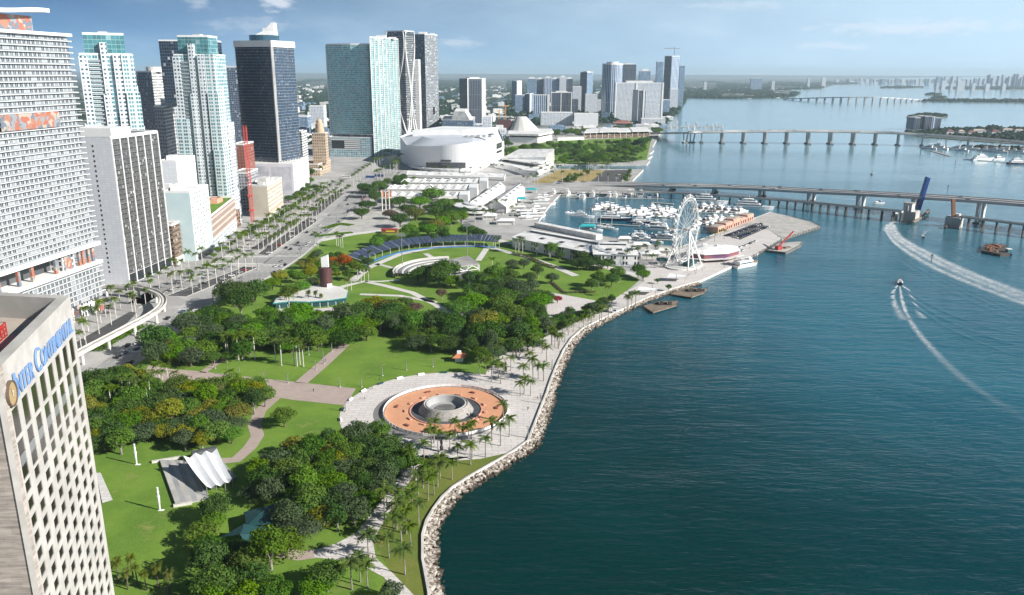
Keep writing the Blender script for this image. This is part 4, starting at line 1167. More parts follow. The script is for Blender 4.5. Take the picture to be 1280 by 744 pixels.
zs = [zat(v[0], *p_) for p_, v in zip(FP, curve0([(q,) for q in (181, 181.8, 182.4, 182.8, 182.6, 181.8, 180.2, 178)], 4))] + [zat(v, *p_) for p_, v in zip(RP, (177.8, 177.4, 177, 176.4))] + [46, 45, 44, 42, 41]
al = FP + RP + BP
b = MB(); u = 0
for i in range(len(al)):
 j = (i + 1) % len(al)
 b.face([(*al[i], 0), (*al[j], 0), (*al[j], zs[j]), (*al[i], zs[i])])
b.build('wall', M['arena_white'], r)
ctr = (-95, 1310); b = MB()
for i in range(len(al)):
 j = (i + 1) % len(al)
 m0, m1 = lerp(al[i], ctr, .35), lerp(al[j], ctr, .35)
 i0, i1 = lerp(al[i], ctr, .02), lerp(al[j], ctr, .02)
 b.face([(*i0, zs[i] - 2), (*i1, zs[j] - 2), (*m1, 43), (*m0, 43)])
 b.face([(*m0, 43), (*m1, 43), (*ctr, 45)])
b.build('roof', M['arena_roof'], r)
b = MB(); b.prism([(-160, 1300), (-80, 1300), (-25, 1385), (-120, 1405)], 42, 51); b.build('roof_house', M['white'], roof_of(r))
b = MB()
for k in range(5): b.box(-72 + k * 9, 1262 + k * 3, 43, 5, 14, 2.5)
b.build('rooftop_plant', M['grey'], roof_of(r))
mat('arena_glass', (.05, .055, .06), .1, (.09, .095, .10), .5, spec=.8)
def bandpts(u0, u1, n_=10):
 line = [FP[0]] + FP[1:]
 res = []
 for k in range(n_ + 1):
  u = u0 + (u1 - u0) * k / n_
  for i in range(len(FP) - 1):
   s_, z_ = facept(FP[i], FP[i + 1], u, 208); L_ = math.hypot(FP[i + 1][0] - FP[i][0], FP[i + 1][1] - FP[i][1])
   if -.5 <= s_ <= L_ + .5:
    f_ = Face(FP[i], FP[i + 1]); res.append(f_.p(s_, .5)); break
 return res
for u0, u1, v0, v1 in ((533, 582, 210, 203.2), (551, 564, 202.2, 200)):
 q = bandpts(u0, u1); b = MB()
 for i in range(len(q) - 1):
  f_ = Face(q[i], q[i + 1])
  f_.slab(b, 0, f_.L, zat(v0, *q[i]), zat(v1, *q[i]), -.3, .35)
 b.build('glazing', M['arena_glass'], r)
q = bandpts(520, 588); b = MB()
for i in range(len(q) - 1):
 f_ = Face(q[i], q[i + 1]); f_.slab(b, 0, f_.L, 2.5, 5.5, .1, 7); 
b.build('entrance_canopy', M['white'], r)
b = MB()
for i in range(len(q) - 1): f_ = Face(q[i], q[i + 1]); f_.slab(b, 0, f_.L, .2, 2.5, .1, 5.5)
b.build('entrance_glass', M['glass_dark'], r)
g = Face(RP[1], RP[3]); b = MB()
for zz, hh in ((21, 9), (14, 4)): g.slab(b, g.L * .62, g.L * .88, zz, zz + hh, .02, .4)
b.build('glazing', M['arena_glass'], r)
# terrace restaurant building right of the arena
r = thing('pavilion', 'white wedge roofed terrace building right of the arena', 'building', (35, 1230, 0))
q = ats([(618, 209), (640, 213.5), (656, 219.5), (672, 220.5), (688, 212), (693, 203), (670, 201), (640, 203)])
wallpart(r, q, 0, 7, 'white', roof='white_roof', parapet=.6)
q = ats([(628, 207), (652, 211.5), (668, 214), (686, 209), (690, 203.5), (660, 201)])
b = MB(); b.prism(q, 7, 11, top=False); b.build('terrace_glass', M['glass_dark'], r)
b = MB(); b.prism(offset(ccw(q), 4), 11, 12, bottom=True); b.build('terrace_roof', M['white_roof'], r)
w0, w1, w2, w3 = at(628, 208), at(682, 210.5), at(692.5, 207), at(648, 201)
b = MB()
tp = [(*w0, 13), (*w1, 17), (*w2, 26), (*w3, 19)]
b.face(tp); b.face([(*w0, 10), (*w1, 10), tp[1], tp[0]]); b.face([(*w2, 2), (*w3, 2), tp[3], tp[2]])
b.build('roof', M['white_roof'], r)
b = MB(); b.face([(*w1, 0), (*w2, 0), tp[2], tp[1]]); b.face([(*w3, 6), (*w0, 6), tp[0], tp[3]]); b.build('end_wall', M['concrete'], r)
b = MB(); b.lathe(at(673, 214), [(9, 11.9), (9, 14), (0, 14.3)], 20); b.build('round_roof', M['white'], r)
# skybridge / terrace row in front of the arena
r = thing('terrace_building', 'long flat white terrace along the foot of the arena', 'building', (-60, 1110, 0))
q = ats([(508, 223.5), (630, 227), (632, 222), (510, 218)])
wallpart(r, q, 0, 5, 'f_stripe', roof='white_roof', parapet=.5)
boxes(r, 'rooftop_plant', 'white', [(-130 + k * 17, 1105 + (k % 3) * 4, 5, 7, 6, 1.6) for k in range(7)])
# ---------------------------------------------------------------- marketplace
def gable(root, quad, z0, zr, m='white_roof', wall='white', name='roof', eave=.6):
 "long building on a quad a-b-c-d; the ridge runs from the middle of a-d to the middle of b-c"
 a, b_, c, d = quad
 cen = lerp(lerp(a, b_, .5), lerp(d, c, .5), .5)
 b = MB(); b.prism(quad, 0, z0, top=False)
 r0, r1 = lerp(a, d, .5), lerp(b_, c, .5)
 for P, Q, R__ in ((a, d, r0), (b_, c, r1)): b.face([(*P, z0), (*Q, z0), (*R__, zr)])
 b.build('wall', M[wall], root)
 o = [lerp(cen, p, 1.03) for p in quad]; q0, q1 = lerp(o[0], o[3], .5), lerp(o[1], o[2], .5)
 b = MB()
 for e0, e1 in ((o[0], o[1]), (o[2], o[3])):
  R0, R1 = (q0, q1) if e0 == o[0] else (q1, q0)
  b.face([(*e0, z0 - .1), (*e1, z0 - .1), (*R1, zr + .15), (*R0, zr + .15)])
  b.face([(*e1, z0 - .35), (*e0, z0 - .35), (*R0, zr - .1), (*R1, zr - .1)])
  b.face([(*e0, z0 - .35), (*e1, z0 - .35), (*e1, z0 - .1), (*e0, z0 - .1)])
 b.build(name, M[m], root)
for lab, q, z0, zr in (('long white gabled market hall nearest the boulevard, running towards the arena', [(583, 255.5), (593, 258), (631.5, 233.5), (619, 230)], 7, 10.5),
                       ('wide white gabled market hall running beside the marina quay', [(612, 252.5), (633, 258.5), (656, 236), (645, 232)], 7, 11)):
 P = ats(q, 7)
 r = thing('market_hall', lab, 'building', (sum(p[0] for p in P) / 4, sum(p[1] for p in P) / 4, 0))
 gable(r, [P[0], P[3], P[2], P[1]], z0, zr)
 a, b2 = lerp(P[0], P[1], .5), lerp(P[3], P[2], .5)
 for k in range(6): c_ = lerp(a, b2, (k + .5) / 6); MB().box(c_[0] + 2.5, c_[1], zr - 2.0, 3, 4, 2.2).build('roof_vent', M['grey'], r)
rs = random.Random(11)
def shed(label, x0, x1, y0, y1, z):
 r = thing('market_hall', label, 'building', ((x0 + x1) / 2, (y0 + y1) / 2, 0))
 q = rect(x0, x1, y0, y1)
 wallpart(r, q, 0, z, 'f_stripe', roof='white_roof', parapet=.5)
 n_ = int((x1 - x0) / 10)
 for k in range(n_):
  for yy in (y0 + 6, y1 - 9):
   b = MB(); cx = x0 + (k + .5) * (x1 - x0) / n_
   b.lathe((0, 0), [(3.0, -4.0), (3.0, 4.0)], 10, a0=0, a1=PI)
   b.v = [(cx + v[0], yy + v[2], z - .6 + v[1] * .9) for v in b.v]
   for sy in (-4, 4): b.face([(cx + 3 * math.cos(a), yy + sy, z - .6 + 2.7 * math.sin(a)) for a in [PI * j / 10 for j in range(11)]])
   b.build('barrel_skylight', M['white'], r)
 g = Face((x0, y0), (x1, y0)); b = MB(); g.slab(b, 0, g.L, z - 2.6, z - 2.2, 0, 3); b.build('awning', M['offwhite'], r)
 for k in range(4): MB().box(rs.uniform(x0 + 6, x1 - 6), (y0 + y1) / 2, z, 4, 3, 1.8).build('rooftop_plant', M['grey'], r)
 b = MB(); b.prism([(x1 - 1, y0 - 1), (x1 + 9, y0 - 3), (x1 + 9, y1 + 2), (x1 - 1, y1)], 0, z + 2.5); b.build('end_pavilion', M['white'], r)
shed('flat white market shed nearest the park trees, with barrel skylights', -140, -58, 882, 908, 8)
shed('flat white market shed in the middle row, with barrel skylights', -146, -50, 930, 962, 9)
shed('flat white market shed nearest the arena terrace, with barrel skylights', -138, -40, 990, 1020, 9)
# curved terrace building
cc = at(599, 264); r = thing('curved_pavilion', 'curved white terraced pavilion among the park trees', 'building', (cc[0], cc[1], 0))
a0, a1 = math.radians(158), math.radians(292)
for rad, inn, z0, z1, nm in ((31, 26, 2.4, 3.4, 'lower_roof'), (27, 9, 6.0, 7.4, 'upper_roof')):
 b = MB(); n_ = 26
 b.lathe(cc, [(inn, z1 + .8), (rad, z1), (rad, z0), (inn, z0), (inn, z1 + .8)], n_, a0=a0, a1=a1); b.build(nm, M['white_roof'], r)
b = MB(); b.lathe(cc, [(26, 0), (26, 2.4)], 26, a0=a0, a1=a1); b.lathe(cc, [(24, 3.4), (24, 6.2)], 26, a0=a0, a1=a1); b.build('wall', M['glass_blue'], r)
b = MB(); b.lathe(cc, [(16, 7.6), (16, 9.2), (11, 10.2)], 26, a0=a0 + .1, a1=a1 - .4); b.build('roof_lantern', M['white'], r)
# the long white hall along the park
r = thing('market_hall', 'longest white market hall facing the park, two storeys with dark windows', 'building', (*at(730, 310), 0))
def hall(A, B, dep, z, wins, name):
 g = Face(A, B); q = [A, B, g.p(g.L, -dep), g.p(0, -dep)]
 b = MB(); b.prism(q, 0, z, top=False); b.build('wall', M['white'], r)
 o = [g.p(-.8, .9), g.p(g.L + .8, .9), g.p(g.L + .8, -dep - .6), g.p(-.8, -dep - .6)]; zr = z + 2.6
 m0, m1 = g.p(-.8, -dep * .5), g.p(g.L + .8, -dep * .5)
 b = MB()
 b.face([(*o[0], z), (*o[1], z), (*m1, zr), (*m0, zr)]); b.face([(*o[2], z), (*o[3], z), (*m0, zr), (*m1, zr)])
 b.face([(*o[0], z - .35), (*o[1], z - .35), (*o[1], z), (*o[0], z)]); b.face([(*o[1], z - .35), (*o[2], z - .35), (*o[2], z), (*m1, zr), (*o[1], z)][:5]); b.face([(*o[3], z - .35), (*o[0], z - .35), (*o[0], z), (*m0, zr), (*o[3], z)])
 b.build('roof', M['white_roof'], r)
 b = MB(); g.slab(b, 4, g.L - 6, zr - .9, zr + 1.6, -dep * .62, -dep * .5); b.build('clerestory', M['white'], r)
 b = MB(); g.panel(b, 5, g.L - 7, zr + .1, zr + 1.2, -dep * .5 + .05); b.build('clerestory_glass', M['glass_dark'], r)
 for s_ in wins:
  for zz in (1.0, 5.2):
   b = MB(); g.panel(b, s_, s_ + 1.3, zz, zz + 2.4, .03); b.build('window', M['glass_dark'], r)
 for s_ in (.3, .55, .8): b = MB(); g.slab(b, g.L * s_, g.L * s_ + 4, z + .6, z + 1.9, -dep * .3, -dep * .2); b.build('rooftop_plant', M['dark_grey'], r)
hall(at(640, 309), at(737, 329), 34, 8.5, [8 + k * 2.6 + (k // 3) * 6 for k in range(18)], 'a')
hall(at(742, 332), at(796, 333), 40, 9.0, [4 + k * 2.4 + (k // 2) * 4 for k in range(8)], 'b')
A_, B_ = at(668, 284), at(745, 300); g = Face(A_, B_); b = MB(); g.slab(b, 0, g.L, 0, 4.2, -8, 0); b.build('quay_wing', M['white_roof'], r)
# small pavilions of the market terrace
cn = 0
for u, v, sx, sy, zz, m_, nm, lab in ((590, 260, 10, 9, 4.2, 'teal_canvas', 'awning', 'teal awning canopy at the end of the gabled market hall'), (650, 253, 14, 11, 4.5, 'teal_canvas', 'awning', 'teal awning canopy on the quay, the nearer of two'), (664, 241, 14, 12, 4.5, 'teal_canvas', 'awning', 'teal awning canopy on the quay, the farther of two'),
                                      (612, 274, 15, 13, 4.4, 'white', 'kiosk', 'white square kiosk inside the curved pavilion'), (632, 280, 18, 12, 4, 'white', 'kiosk', 'white flat kiosk beside the longest market hall'), (645, 263, 20, 7, 4, 'offwhite', 'kiosk', 'long pale kiosk across the market terrace'), (655, 268, 18, 6, 4, 'white', 'kiosk', 'long white kiosk near the quay boats'), (625, 268, 9, 8, 3.6, 'roof_grey', 'kiosk', 'grey roofed kiosk in the middle of the market terrace'),
                                      (812, 322, 16, 13, 4.5, 'white', 'kiosk', 'white roofed bar between the longest hall and the wheel'), (828, 318, 12, 10, 4, 'offwhite', 'kiosk', 'small pale roofed bar nearest the wheel'), (800, 312, 16, 9, 5, 'white', 'kiosk', 'white roofed quay bar behind the longest hall'), (780, 303, 12, 7, 4, 'white', 'kiosk', 'white boat ticket kiosk on the marina quay'), (828, 330, 9, 8, 3.4, 'teal_dark', 'kiosk', 'dark green tent bar at the foot of the wheel'), (734, 286.5, 16, 9, 3.5, 'teal_canvas', 'awning', 'teal awning over the marina quay behind the hall')):
 x, y = at(u, v)
 r2 = thing(nm, lab, nm, (x, y, 0))
 b = MB(); o = rect(x - sx / 2, x + sx / 2, y - sy / 2, y + sy / 2)
 b.taper(o, offset(o, -min(sx, sy) * .3), zz, zz + 1.3); b.prism(o, zz - .3, zz, bottom=True); b.build('roof', M[m_], r2)
 for p_ in offset(o, -.5): b = MB(); b.bar((*p_, 0), (*p_, zz - .2), .3); b.build('post', M['white'], r2)
 if nm == 'kiosk': MB().prism(offset(o, -1.4), 0, zz - .3).build('wall', M['offwhite'], r2)
 else: MB().box(x, y, 0, 3, 1.2, 1).build('counter', M['wood'], r2)
# restaurant behind the wheel and pink market strip on the pier
x, y = at(890, 322); r = thing('restaurant', 'low octagonal restaurant with purple wall and white roof beside the wheel', 'restaurant', (x, y, 0))
oct_ = ellipse((x, y), 26, 16, 8, .5)
mat('purple_wall', (.10, .035, .11), .6, (.22, .07, .08), .08)
b = MB(); b.prism(offset(ccw(oct_), -1), 0, 6, top=False); b.build('wall', M['purple_wall'], r)
b = MB(); b.prism(ccw(oct_), 6, 6.6, bottom=True); b.taper(ccw(oct_), offset(ccw(oct_), -12), 6.6, 9.5); b.build('roof', M['white_roof'], r)
b = MB(); b.prism(offset(ccw(oct_), 3), 2.4, 2.8, bottom=True); b.build('awning', M['offwhite'], r)
boxes(r, 'rooftop_plant', 'white', ((x - 6, y + 2, 9.4, 4, 3, 1.5), (x + 4, y - 1, 9.4, 3, 3, 1.2)))
A_, B_ = at(897, 292), at(942, 274.5); g = Face(A_, B_)
r = thing('pier_arcade', 'long pink stucco arcade on the pier beside the car park', 'building', (*lerp(A_, B_, .5), 0))
for k in range(5):
 a0 = g.L * k / 5 + .6; a1 = g.L * (k + 1) / 5 - .6; hh = 5 + 2.2 * ((k * 7) % 3) / 2
 b = MB(); g.slab(b, a0, a1, 0, hh, -10, 0); b.build('wall', M['pink_stucco'], r)
 b = MB(); g.slab(b, a0 + 1, a1 - 1, hh, hh + .5, -9, -1); b.build('roof', M['roof_tan'], r)
 for j in range(3): b = MB(); g.panel(b, a0 + 2 + j * 5, a0 + 5 + j * 5, .4, 3.4, .04); b.build('arch', M['glass_dark'], r)
# ---------------------------------------------------------------- observation wheel
hx, hy = at(854.5, 331.5); hz_ = zat(284.4, hx, hy); RW = 25.5
RW = (zat(245, hx, hy) - 4.5) / 2; hz_ = RW + 3.2
wl = thing('observation_wheel', 'tall white observation wheel with gondolas on the waterfront', 'ferris wheel', (hx, hy, 0))
wa = math.radians(58); wx = (math.cos(wa), math.sin(wa)); wn_ = (wx[1], -wx[0])
def WP(r, t, d=0): return (hx + wx[0] * r * math.cos(t) + wn_[0] * d, hy + wx[1] * r * math.cos(t) + wn_[1] * d, hz_ + r * math.sin(t))
NS = 42
for d in (-1.3, 1.3):
 b = MB(); b.tube([WP(RW, 2 * PI * k / 72, d) for k in range(73)], .2, 5, cap=False); b.build('rim', M['white'], wl)
 b = MB(); b.tube([WP(RW - 2.2, 2 * PI * k / 72, d) for k in range(73)], .13, 4, cap=False); b.build('rim', M['white'], wl)
 for k in range(21):
  b = MB(); b.bar(WP(.8, 2 * PI * k / 21, d * 1.5), WP(RW, 2 * PI * k / 21, d), .12); b.build('spoke', M['white'], wl)
b = MB()
for k in range(84):
 t0, t1 = 2 * PI * k / 84, 2 * PI * (k + 1) / 84
 b.bar(WP(RW, t0, -1.3), WP(RW, t0, 1.3), .12)
 for d in (-1.3, 1.3): b.bar(WP(RW - (2.2 if k % 2 else 0), t0, d), WP(RW - (0 if k % 2 else 2.2), t1, d), .1)
b.build('rim_bracing', M['white'], wl)
b = MB(); b.tube([WP(0, 0, -3.4), WP(0, 0, 3.4)], 1.1, 12); b.build('hub', M['grey'], wl)
g0 = MB(); 
for k in range(NS):
 t = 2 * PI * k / NS + .05
 c_ = WP(RW + 1.3, t)
 b = MB(); b.lathe((c_[0], c_[1]), [(0, c_[2] - 1.15), (.75, c_[2] - 1.0), (.95, c_[2] - .2), (.9, c_[2] + .6), (.4, c_[2] + 1.1), (0, c_[2] + 1.15)], 8)
 b.build('gondola', M['grey'] if k % 3 else M['white'], wl)
for sgn in (-1, 1):
 for sp_ in (-15, -8, 8, 15):
  b = MB(); f_ = (hx + wx[0] * sp_ + wn_[0] * sgn * (9 if abs(sp_) > 10 else 11), hy + wx[1] * sp_ + wn_[1] * sgn * (9 if abs(sp_) > 10 else 11), 0.3)
  b.tube([f_, WP(0, 0, sgn * 3.0)], [.5, .36], 8); b.build('leg', M['white'], wl)
b = MB(); b.prism(ellipse((hx, hy), 20, 13, 28, wa), 0.14, 1.0); b.build('platform', M['offwhite'], wl)
b = MB(); b.box(hx + wn_[0] * 5, hy + wn_[1] * 5, 1, 16, 5, 2.6, wa); b.build('boarding_deck', M['teal_dark'], wl)
b = MB()
q = ellipse((hx, hy), 20, 13, 28, wa)
for k in range(28): b.bar((*q[k], 2.0), (*q[(k + 1) % 28], 2.0), .08); b.bar((*q[k], 1), (*q[k], 2.0), .08)
b.build('railing', M['white'], wl)
# ---------------------------------------------------------------- bridges
def curve(pts, n_=8):
 "Catmull-Rom through points of any dimension"
 r = []
 for i in range(len(pts) - 1):
  p0, p1, p2, p3 = pts[max(i - 1, 0)], pts[i], pts[i + 1], pts[min(i + 2, len(pts) - 1)]
  for k in range(n_):
   t = k / n_
   r.append(tuple(.5 * (2 * b + (c - a) * t + (2 * a - 5 * b + 4 * c - d) * t * t + (3 * b - a - 3 * c + d) * t ** 3) for a, b, c, d in zip(p0, p1, p2, p3)))
 r.append(tuple(pts[-1])); return r
# high road bridge: ground points under the near edge, and the row of the deck's top edge
gp = [(690, 232.5), (745, 234), (795, 236.5), (836, 240), (890, 243), (947, 247.5), (1007, 254), (1068, 261.5), (1136, 270), (1217, 280), (1290, 290), (1400, 306)]
vtop = [230.5, 230.5, 231, 232.3, 233.5, 235.5, 238.8, 241.6, 245.3, 250.5, 256.3, 266]
base = [at(u, v, Z_W) for u, v in gp]
dk = [(p[0], p[1], max(1.2, zat(v, *p))) for p, v in zip(base, vtop)]
cv = curve(dk, 6)
rb = thing('road_bridge', 'long curving concrete road bridge on single piers, in front of the causeway', 'bridge', (dk[5][0], dk[5][1], Z_W))
line = [(p[0], p[1]) for p in cv]; zt_ = [p[2] for p in cv]
for off in (0, 15):
 L2 = []
 for i, p in enumerate(line):
  a, c = line[max(i - 1, 0)], line[min(i + 1, len(line) - 1)]; d = Vector((c[0] - a[0], c[1] - a[1])).normalized()
  L2.append((p[0] - d.y * (6.5 + off), p[1] + d.x * (6.5 + off)))
 b = MB(); b.beam(L2, 6.5, 6.5, [z - .9 for z in zt_], .9); b.beam(L2, 3.6, 3.6, [z - 1.8 for z in zt_], 1.5); b.build('deck', M['bridge_concrete'], rb)
 b = MB(); b.ribbon(L2, 6.1, 6.1, [z - .88 for z in zt_]); b.build('roadway', M['bridge_road'], rb)
 for sd in (-1, 1):
  b = MB(); q = [(p[0] + (L2[min(i + 1, len(L2) - 1)][1] - L2[max(i - 1, 0)][1]) * 0, p[1]) for i, p in enumerate(L2)]
  Q = []
  for i, p in enumerate(L2):
   a, c = L2[max(i - 1, 0)], L2[min(i + 1, len(L2) - 1)]; d = Vector((c[0] - a[0], c[1] - a[1])).normalized()
   Q.append((p[0] - d.y * 6.3 * sd, p[1] + d.x * 6.3 * sd))
  b.beam(Q, .18, .18, zt_, .9); b.build('parapet', M['bridge_concrete'], rb)
 b = MB(); b.ribbon(L2, .1, .1, [z - .86 for z in zt_]); b.build('lane_line', M['lane_paint'], rb)
ROADB = (line, zt_)
for i in range(3, len(dk) - 1):
 a, c = dk[i - 1], dk[i + 1]; d = Vector((c[0] - a[0], c[1] - a[1])).normalized(); nn = (-d.y, d.x)
 for off in (6.5, 21.5):
  x, y = dk[i][0] + nn[0] * off, dk[i][1] + nn[1] * off
  b = MB(); ang = math.atan2(d.y, d.x)
  w0 = [(x + d.x * s1 + nn[0] * s2, y + d.y * s1 + nn[1] * s2) for s1, s2 in ((-1.1, -1.9), (1.1, -1.9), (1.1, 1.9), (-1.1, 1.9))]
  w1 = [(x + d.x * s1 + nn[0] * s2, y + d.y * s1 + nn[1] * s2) for s1, s2 in ((-1.1, -3.2), (1.1, -3.2), (1.1, 3.2), (-1.1, 3.2))]
  b.taper(w0, w1, Z_W - .5, max(dk[i][2] - 3.2, 0), top=True); pr_ = b.build('pier', M['bridge_concrete'], rb)
  MB().box(x, y, Z_W - .5, 5, 7, 1.5, ang).build('footing', M['dark_concrete'], pr_)
# low trestle bridge with the raised leaf
def trestle(label, top, zd, npile, wdt=6):
 nt_ = len(top) - 1
 P = [(*at(u, v, zd[0] + (zd[1] - zd[0]) * i / nt_), zd[0] + (zd[1] - zd[0]) * i / nt_) for i, (u, v) in enumerate(top)]
 r = thing('trestle_bridge', label, 'bridge', (*lerp(P[0], P[-1], .5), Z_W))
 P3 = curve(P, 8); P = [p[:2] for p in P3]; ZD = [p[2] for p in P3]
 b = MB(); b.beam(P, wdt, 0, ZD, 1.1); b.build('deck', M['bridge_concrete'], r)
 b = MB(); b.ribbon(P, wdt * .6, -wdt * .35, [z + .01 for z in ZD]); b.build('track_bed', M['dark_concrete'], r)
 for w_ in (.2, wdt - .2):
  Q = []
  for i, p in enumerate(P):
   a, c = P[max(i - 1, 0)], P[min(i + 1, len(P) - 1)]; d = Vector((c[0] - a[0], c[1] - a[1])).normalized(); Q.append((p[0] - d.y * w_, p[1] + d.x * w_))
  b = MB(); b.beam(Q, .12, .12, [z + .7 for z in ZD], .7); b.build('parapet', M['concrete'], r)
 tot = len(P) - 1
 for k in range(npile):
  t = k / (npile - 1) * tot; i = min(int(t), tot - 1); p = lerp(P[i], P[i + 1], t - i); zdeck = ZD[i]
  d = Vector((P[i + 1][0] - P[i][0], P[i + 1][1] - P[i][1])).normalized(); nn = (-d.y, d.x)
  b = MB()
  for s_ in (.6, 2.6, 4.6, wdt - .2): b.bar((p[0] + nn[0] * s_, p[1] + nn[1] * s_, Z_W - .5), (p[0] + nn[0] * s_, p[1] + nn[1] * s_, zdeck - 1.6), .8 if k % 4 == 0 else .6)
  b.bar((p[0] - nn[0] * .2, p[1] - nn[1] * .2, zdeck - 1.45), (p[0] + nn[0] * (wdt + .2), p[1] + nn[1] * (wdt + .2), zdeck - 1.45), 1.0, .8)
  b.build('pile_bent', M['dark_concrete'], r)
 return r, P
tr, TP = trestle('low trestle bridge on many piles between the marina and the blue raised leaf', [(700, 238.8), (760, 239.3), (830, 241), (900, 245), (960, 249.3), (1010, 253), (1060, 258), (1127, 264.5)], (3.2, 9.5), 34)
tr2, TP2 = trestle('low trestle bridge right of the open channel, beside the barge', [(1198, 270.5), (1240, 276), (1285, 281.5), (1330, 287)], (9.5, 9.5), 9)
mx, my = at(1139, 277, Z_W)
r = thing('bascule_pier', 'grey concrete bridge pier carrying the raised blue leaf', 'bridge', (mx, my, Z_W))
bd = Vector((TP[-1][0] - TP[-4][0], TP[-1][1] - TP[-4][1])).normalized(); ba = math.atan2(bd.y, bd.x)
MB().box(mx, my + 5, Z_W - .5, 15, 13, 10.6, ba).build('base', M['concrete'], r)
MB().box(mx - 2, my + 4, 8.5, 8, 9, 7.5, ba).build('machine_house', M['bridge_concrete'], r)
MB().box(mx - 2, my + 4, 16, 9, 10, .8, ba).build('roof', M['roof_grey'], r)
b = MB(); 
for k in range(2): b.box(mx - 6 + k * 3.4, my - 1.0, 9 - k * 2, 1.8, 2.0, 6, ba)
b.build('stair_tower', M['grey'], r)
l0 = Vector((*at(1146, 262, 6)[:2], 6)); Yl = l0.y
tx, tz = atY(1158.5, 221.5, Yl); l1 = Vector((tx, Yl, tz))
lv = (l1 - l0).normalized(); sd = Vector((0.15, 1, 0)).normalized(); nrm = lv.cross(sd).normalized()
b = MB()
def slabp(o_, a0, a1, b0, b1, t0, t1):
 P = [tuple(o_ + lv * a + sd * s_ + nrm * t) for a, s_, t in ((a0, b0, t0), (a1, b0, t0), (a1, b1, t0), (a0, b1, t0), (a0, b0, t1), (a1, b0, t1), (a1, b1, t1), (a0, b1, t1))]
 for f_ in ((0, 3, 2, 1), (4, 5, 6, 7), (0, 1, 5, 4), (1, 2, 6, 5), (2, 3, 7, 6), (3, 0, 4, 7)): b.face([P[i] for i in f_])
Ll = (l1 - l0).length
slabp(l0, 0, Ll, -3.8, 3.8, -.3, .3)
for s_ in (-3.8, 3.2): slabp(l0, 0, Ll, s_, s_ + .6, -2.6, -.3)
for k in range(9): slabp(l0, Ll * k / 9, Ll * k / 9 + .5, -3.2, 3.2, -2.0, -.3)
b.build('bascule_leaf', M['blue_paint'], r)
b = MB()
for s_ in (-3, 3): b.bar(tuple(l0 + sd * s_ + Vector((-6, 0, -1))), tuple(l0 + lv * Ll * .42 + sd * s_ + nrm * -2.4), .8)
b.build('lifting_arm', M['rust'], r)
fz = [at(1127, 280, Z_W), at(1140, 281, Z_W), at(1150, 276, Z_W), at(1160, 266.5, Z_W)]
r = thing('timber_fender', 'long dark timber fender below the raised blue leaf', 'fender', (*fz[1], Z_W))
b = MB(); b.beam(fz, .9, .9, 1.6, 1.2); b.build('walkway', M['wood'], r)
for k in range(14):
 t = k / 13 * 3; i = min(int(t), 2); p = lerp(fz[i], fz[i + 1], t - i)
 b = MB(); b.tube([(*p, Z_W - .5), (*p, 1.7)], .35, 6); b.build('pile', M['timber_dark'], r)
b = MB(); b.lathe(fz[3], [(1.6, Z_W - .5), (1.6, 2.2), (0, 2.4)], 10); b.build('dolphin', M['timber_dark'], r)
px, py_ = at(1195, 285, Z_W)
r = thing('channel_pier', 'concrete pier with leaning brown counterweight column, right of the channel', 'bridge', (px, py_, Z_W))
MB().box(px, py_ + 5, Z_W - .5, 13, 12, 10.5, ba).build('base', M['concrete'], r)
tx, tz = atY(1191.5, 249, py_ + 3)
b = MB(); b.bar((px - 2.5, py_ + 3, 9.5), (tx, py_ + 3, tz), 2.2, 3); b.build('column', M['rust'], r)
b = MB(); b.box(px + 1, py_ + 4, 9, 6, 6, 2.6, ba); b.build('machine_house', M['bridge_concrete'], r)
b = MB(); b.beam([at(1181, 287, Z_W), at(1186, 281, Z_W)], 1, 1, 1.2, 2); b.build('fender', M['timber_dark'], r)
# causeway with paired column piers
gp = [(812, 171), (853, 179), (877, 179.6), (904, 180), (931, 180), (957.5, 180.4), (985, 180.6), (1012, 181), (1040, 181.2), (1068, 181.6), (1095, 182), (1123, 182.8), (1152, 183.6), (1181.5, 185), (1210, 186), (1250, 187.5), (1300, 190)]
vt = [165.6, 165.2, 164.8, 164.4, 164, 163.8, 163.6, 163.6, 163.9, 164.4, 165.2, 166.2, 168, 170, 172, 175.3, 179.6]
base = [at(u, v, Z_W) for u, v in gp]
dk = [(p[0], p[1], max(1.5, zat(v, *p))) for p, v in zip(base, vt)]
cw = thing('causeway_bridge', 'wide causeway bridge with flared pier pairs crossing the bay', 'bridge', (dk[7][0], dk[7][1], Z_W))
cv = curve(dk, 4); line = [(p[0], p[1]) for p in cv]; zt_ = [p[2] for p in cv]
b = MB(); b.beam(line, 34, 0, [z - 1 for z in zt_], 1.2); b.beam(line, 31, -3, [z - 2.2 for z in zt_], 1.6); b.build('deck', M['bridge_concrete'], cw)
b = MB(); b.ribbon(line, 33, -1, [z - .96 for z in zt_]); b.build('roadway', M['bridge_road'], cw)
for w_ in (.3, 17, 33.7):
 Q = []
 for i, p in enumerate(line):
  a, c = line[max(i - 1, 0)], line[min(i + 1, len(line) - 1)]; d = Vector((c[0] - a[0], c[1] - a[1])).normalized(); Q.append((p[0] - d.y * w_, p[1] + d.x * w_))
 b = MB(); b.beam(Q, .25, .25, zt_, 1.0); b.build('parapet', M['bridge_concrete'], cw)
CAUSE = (line, zt_)
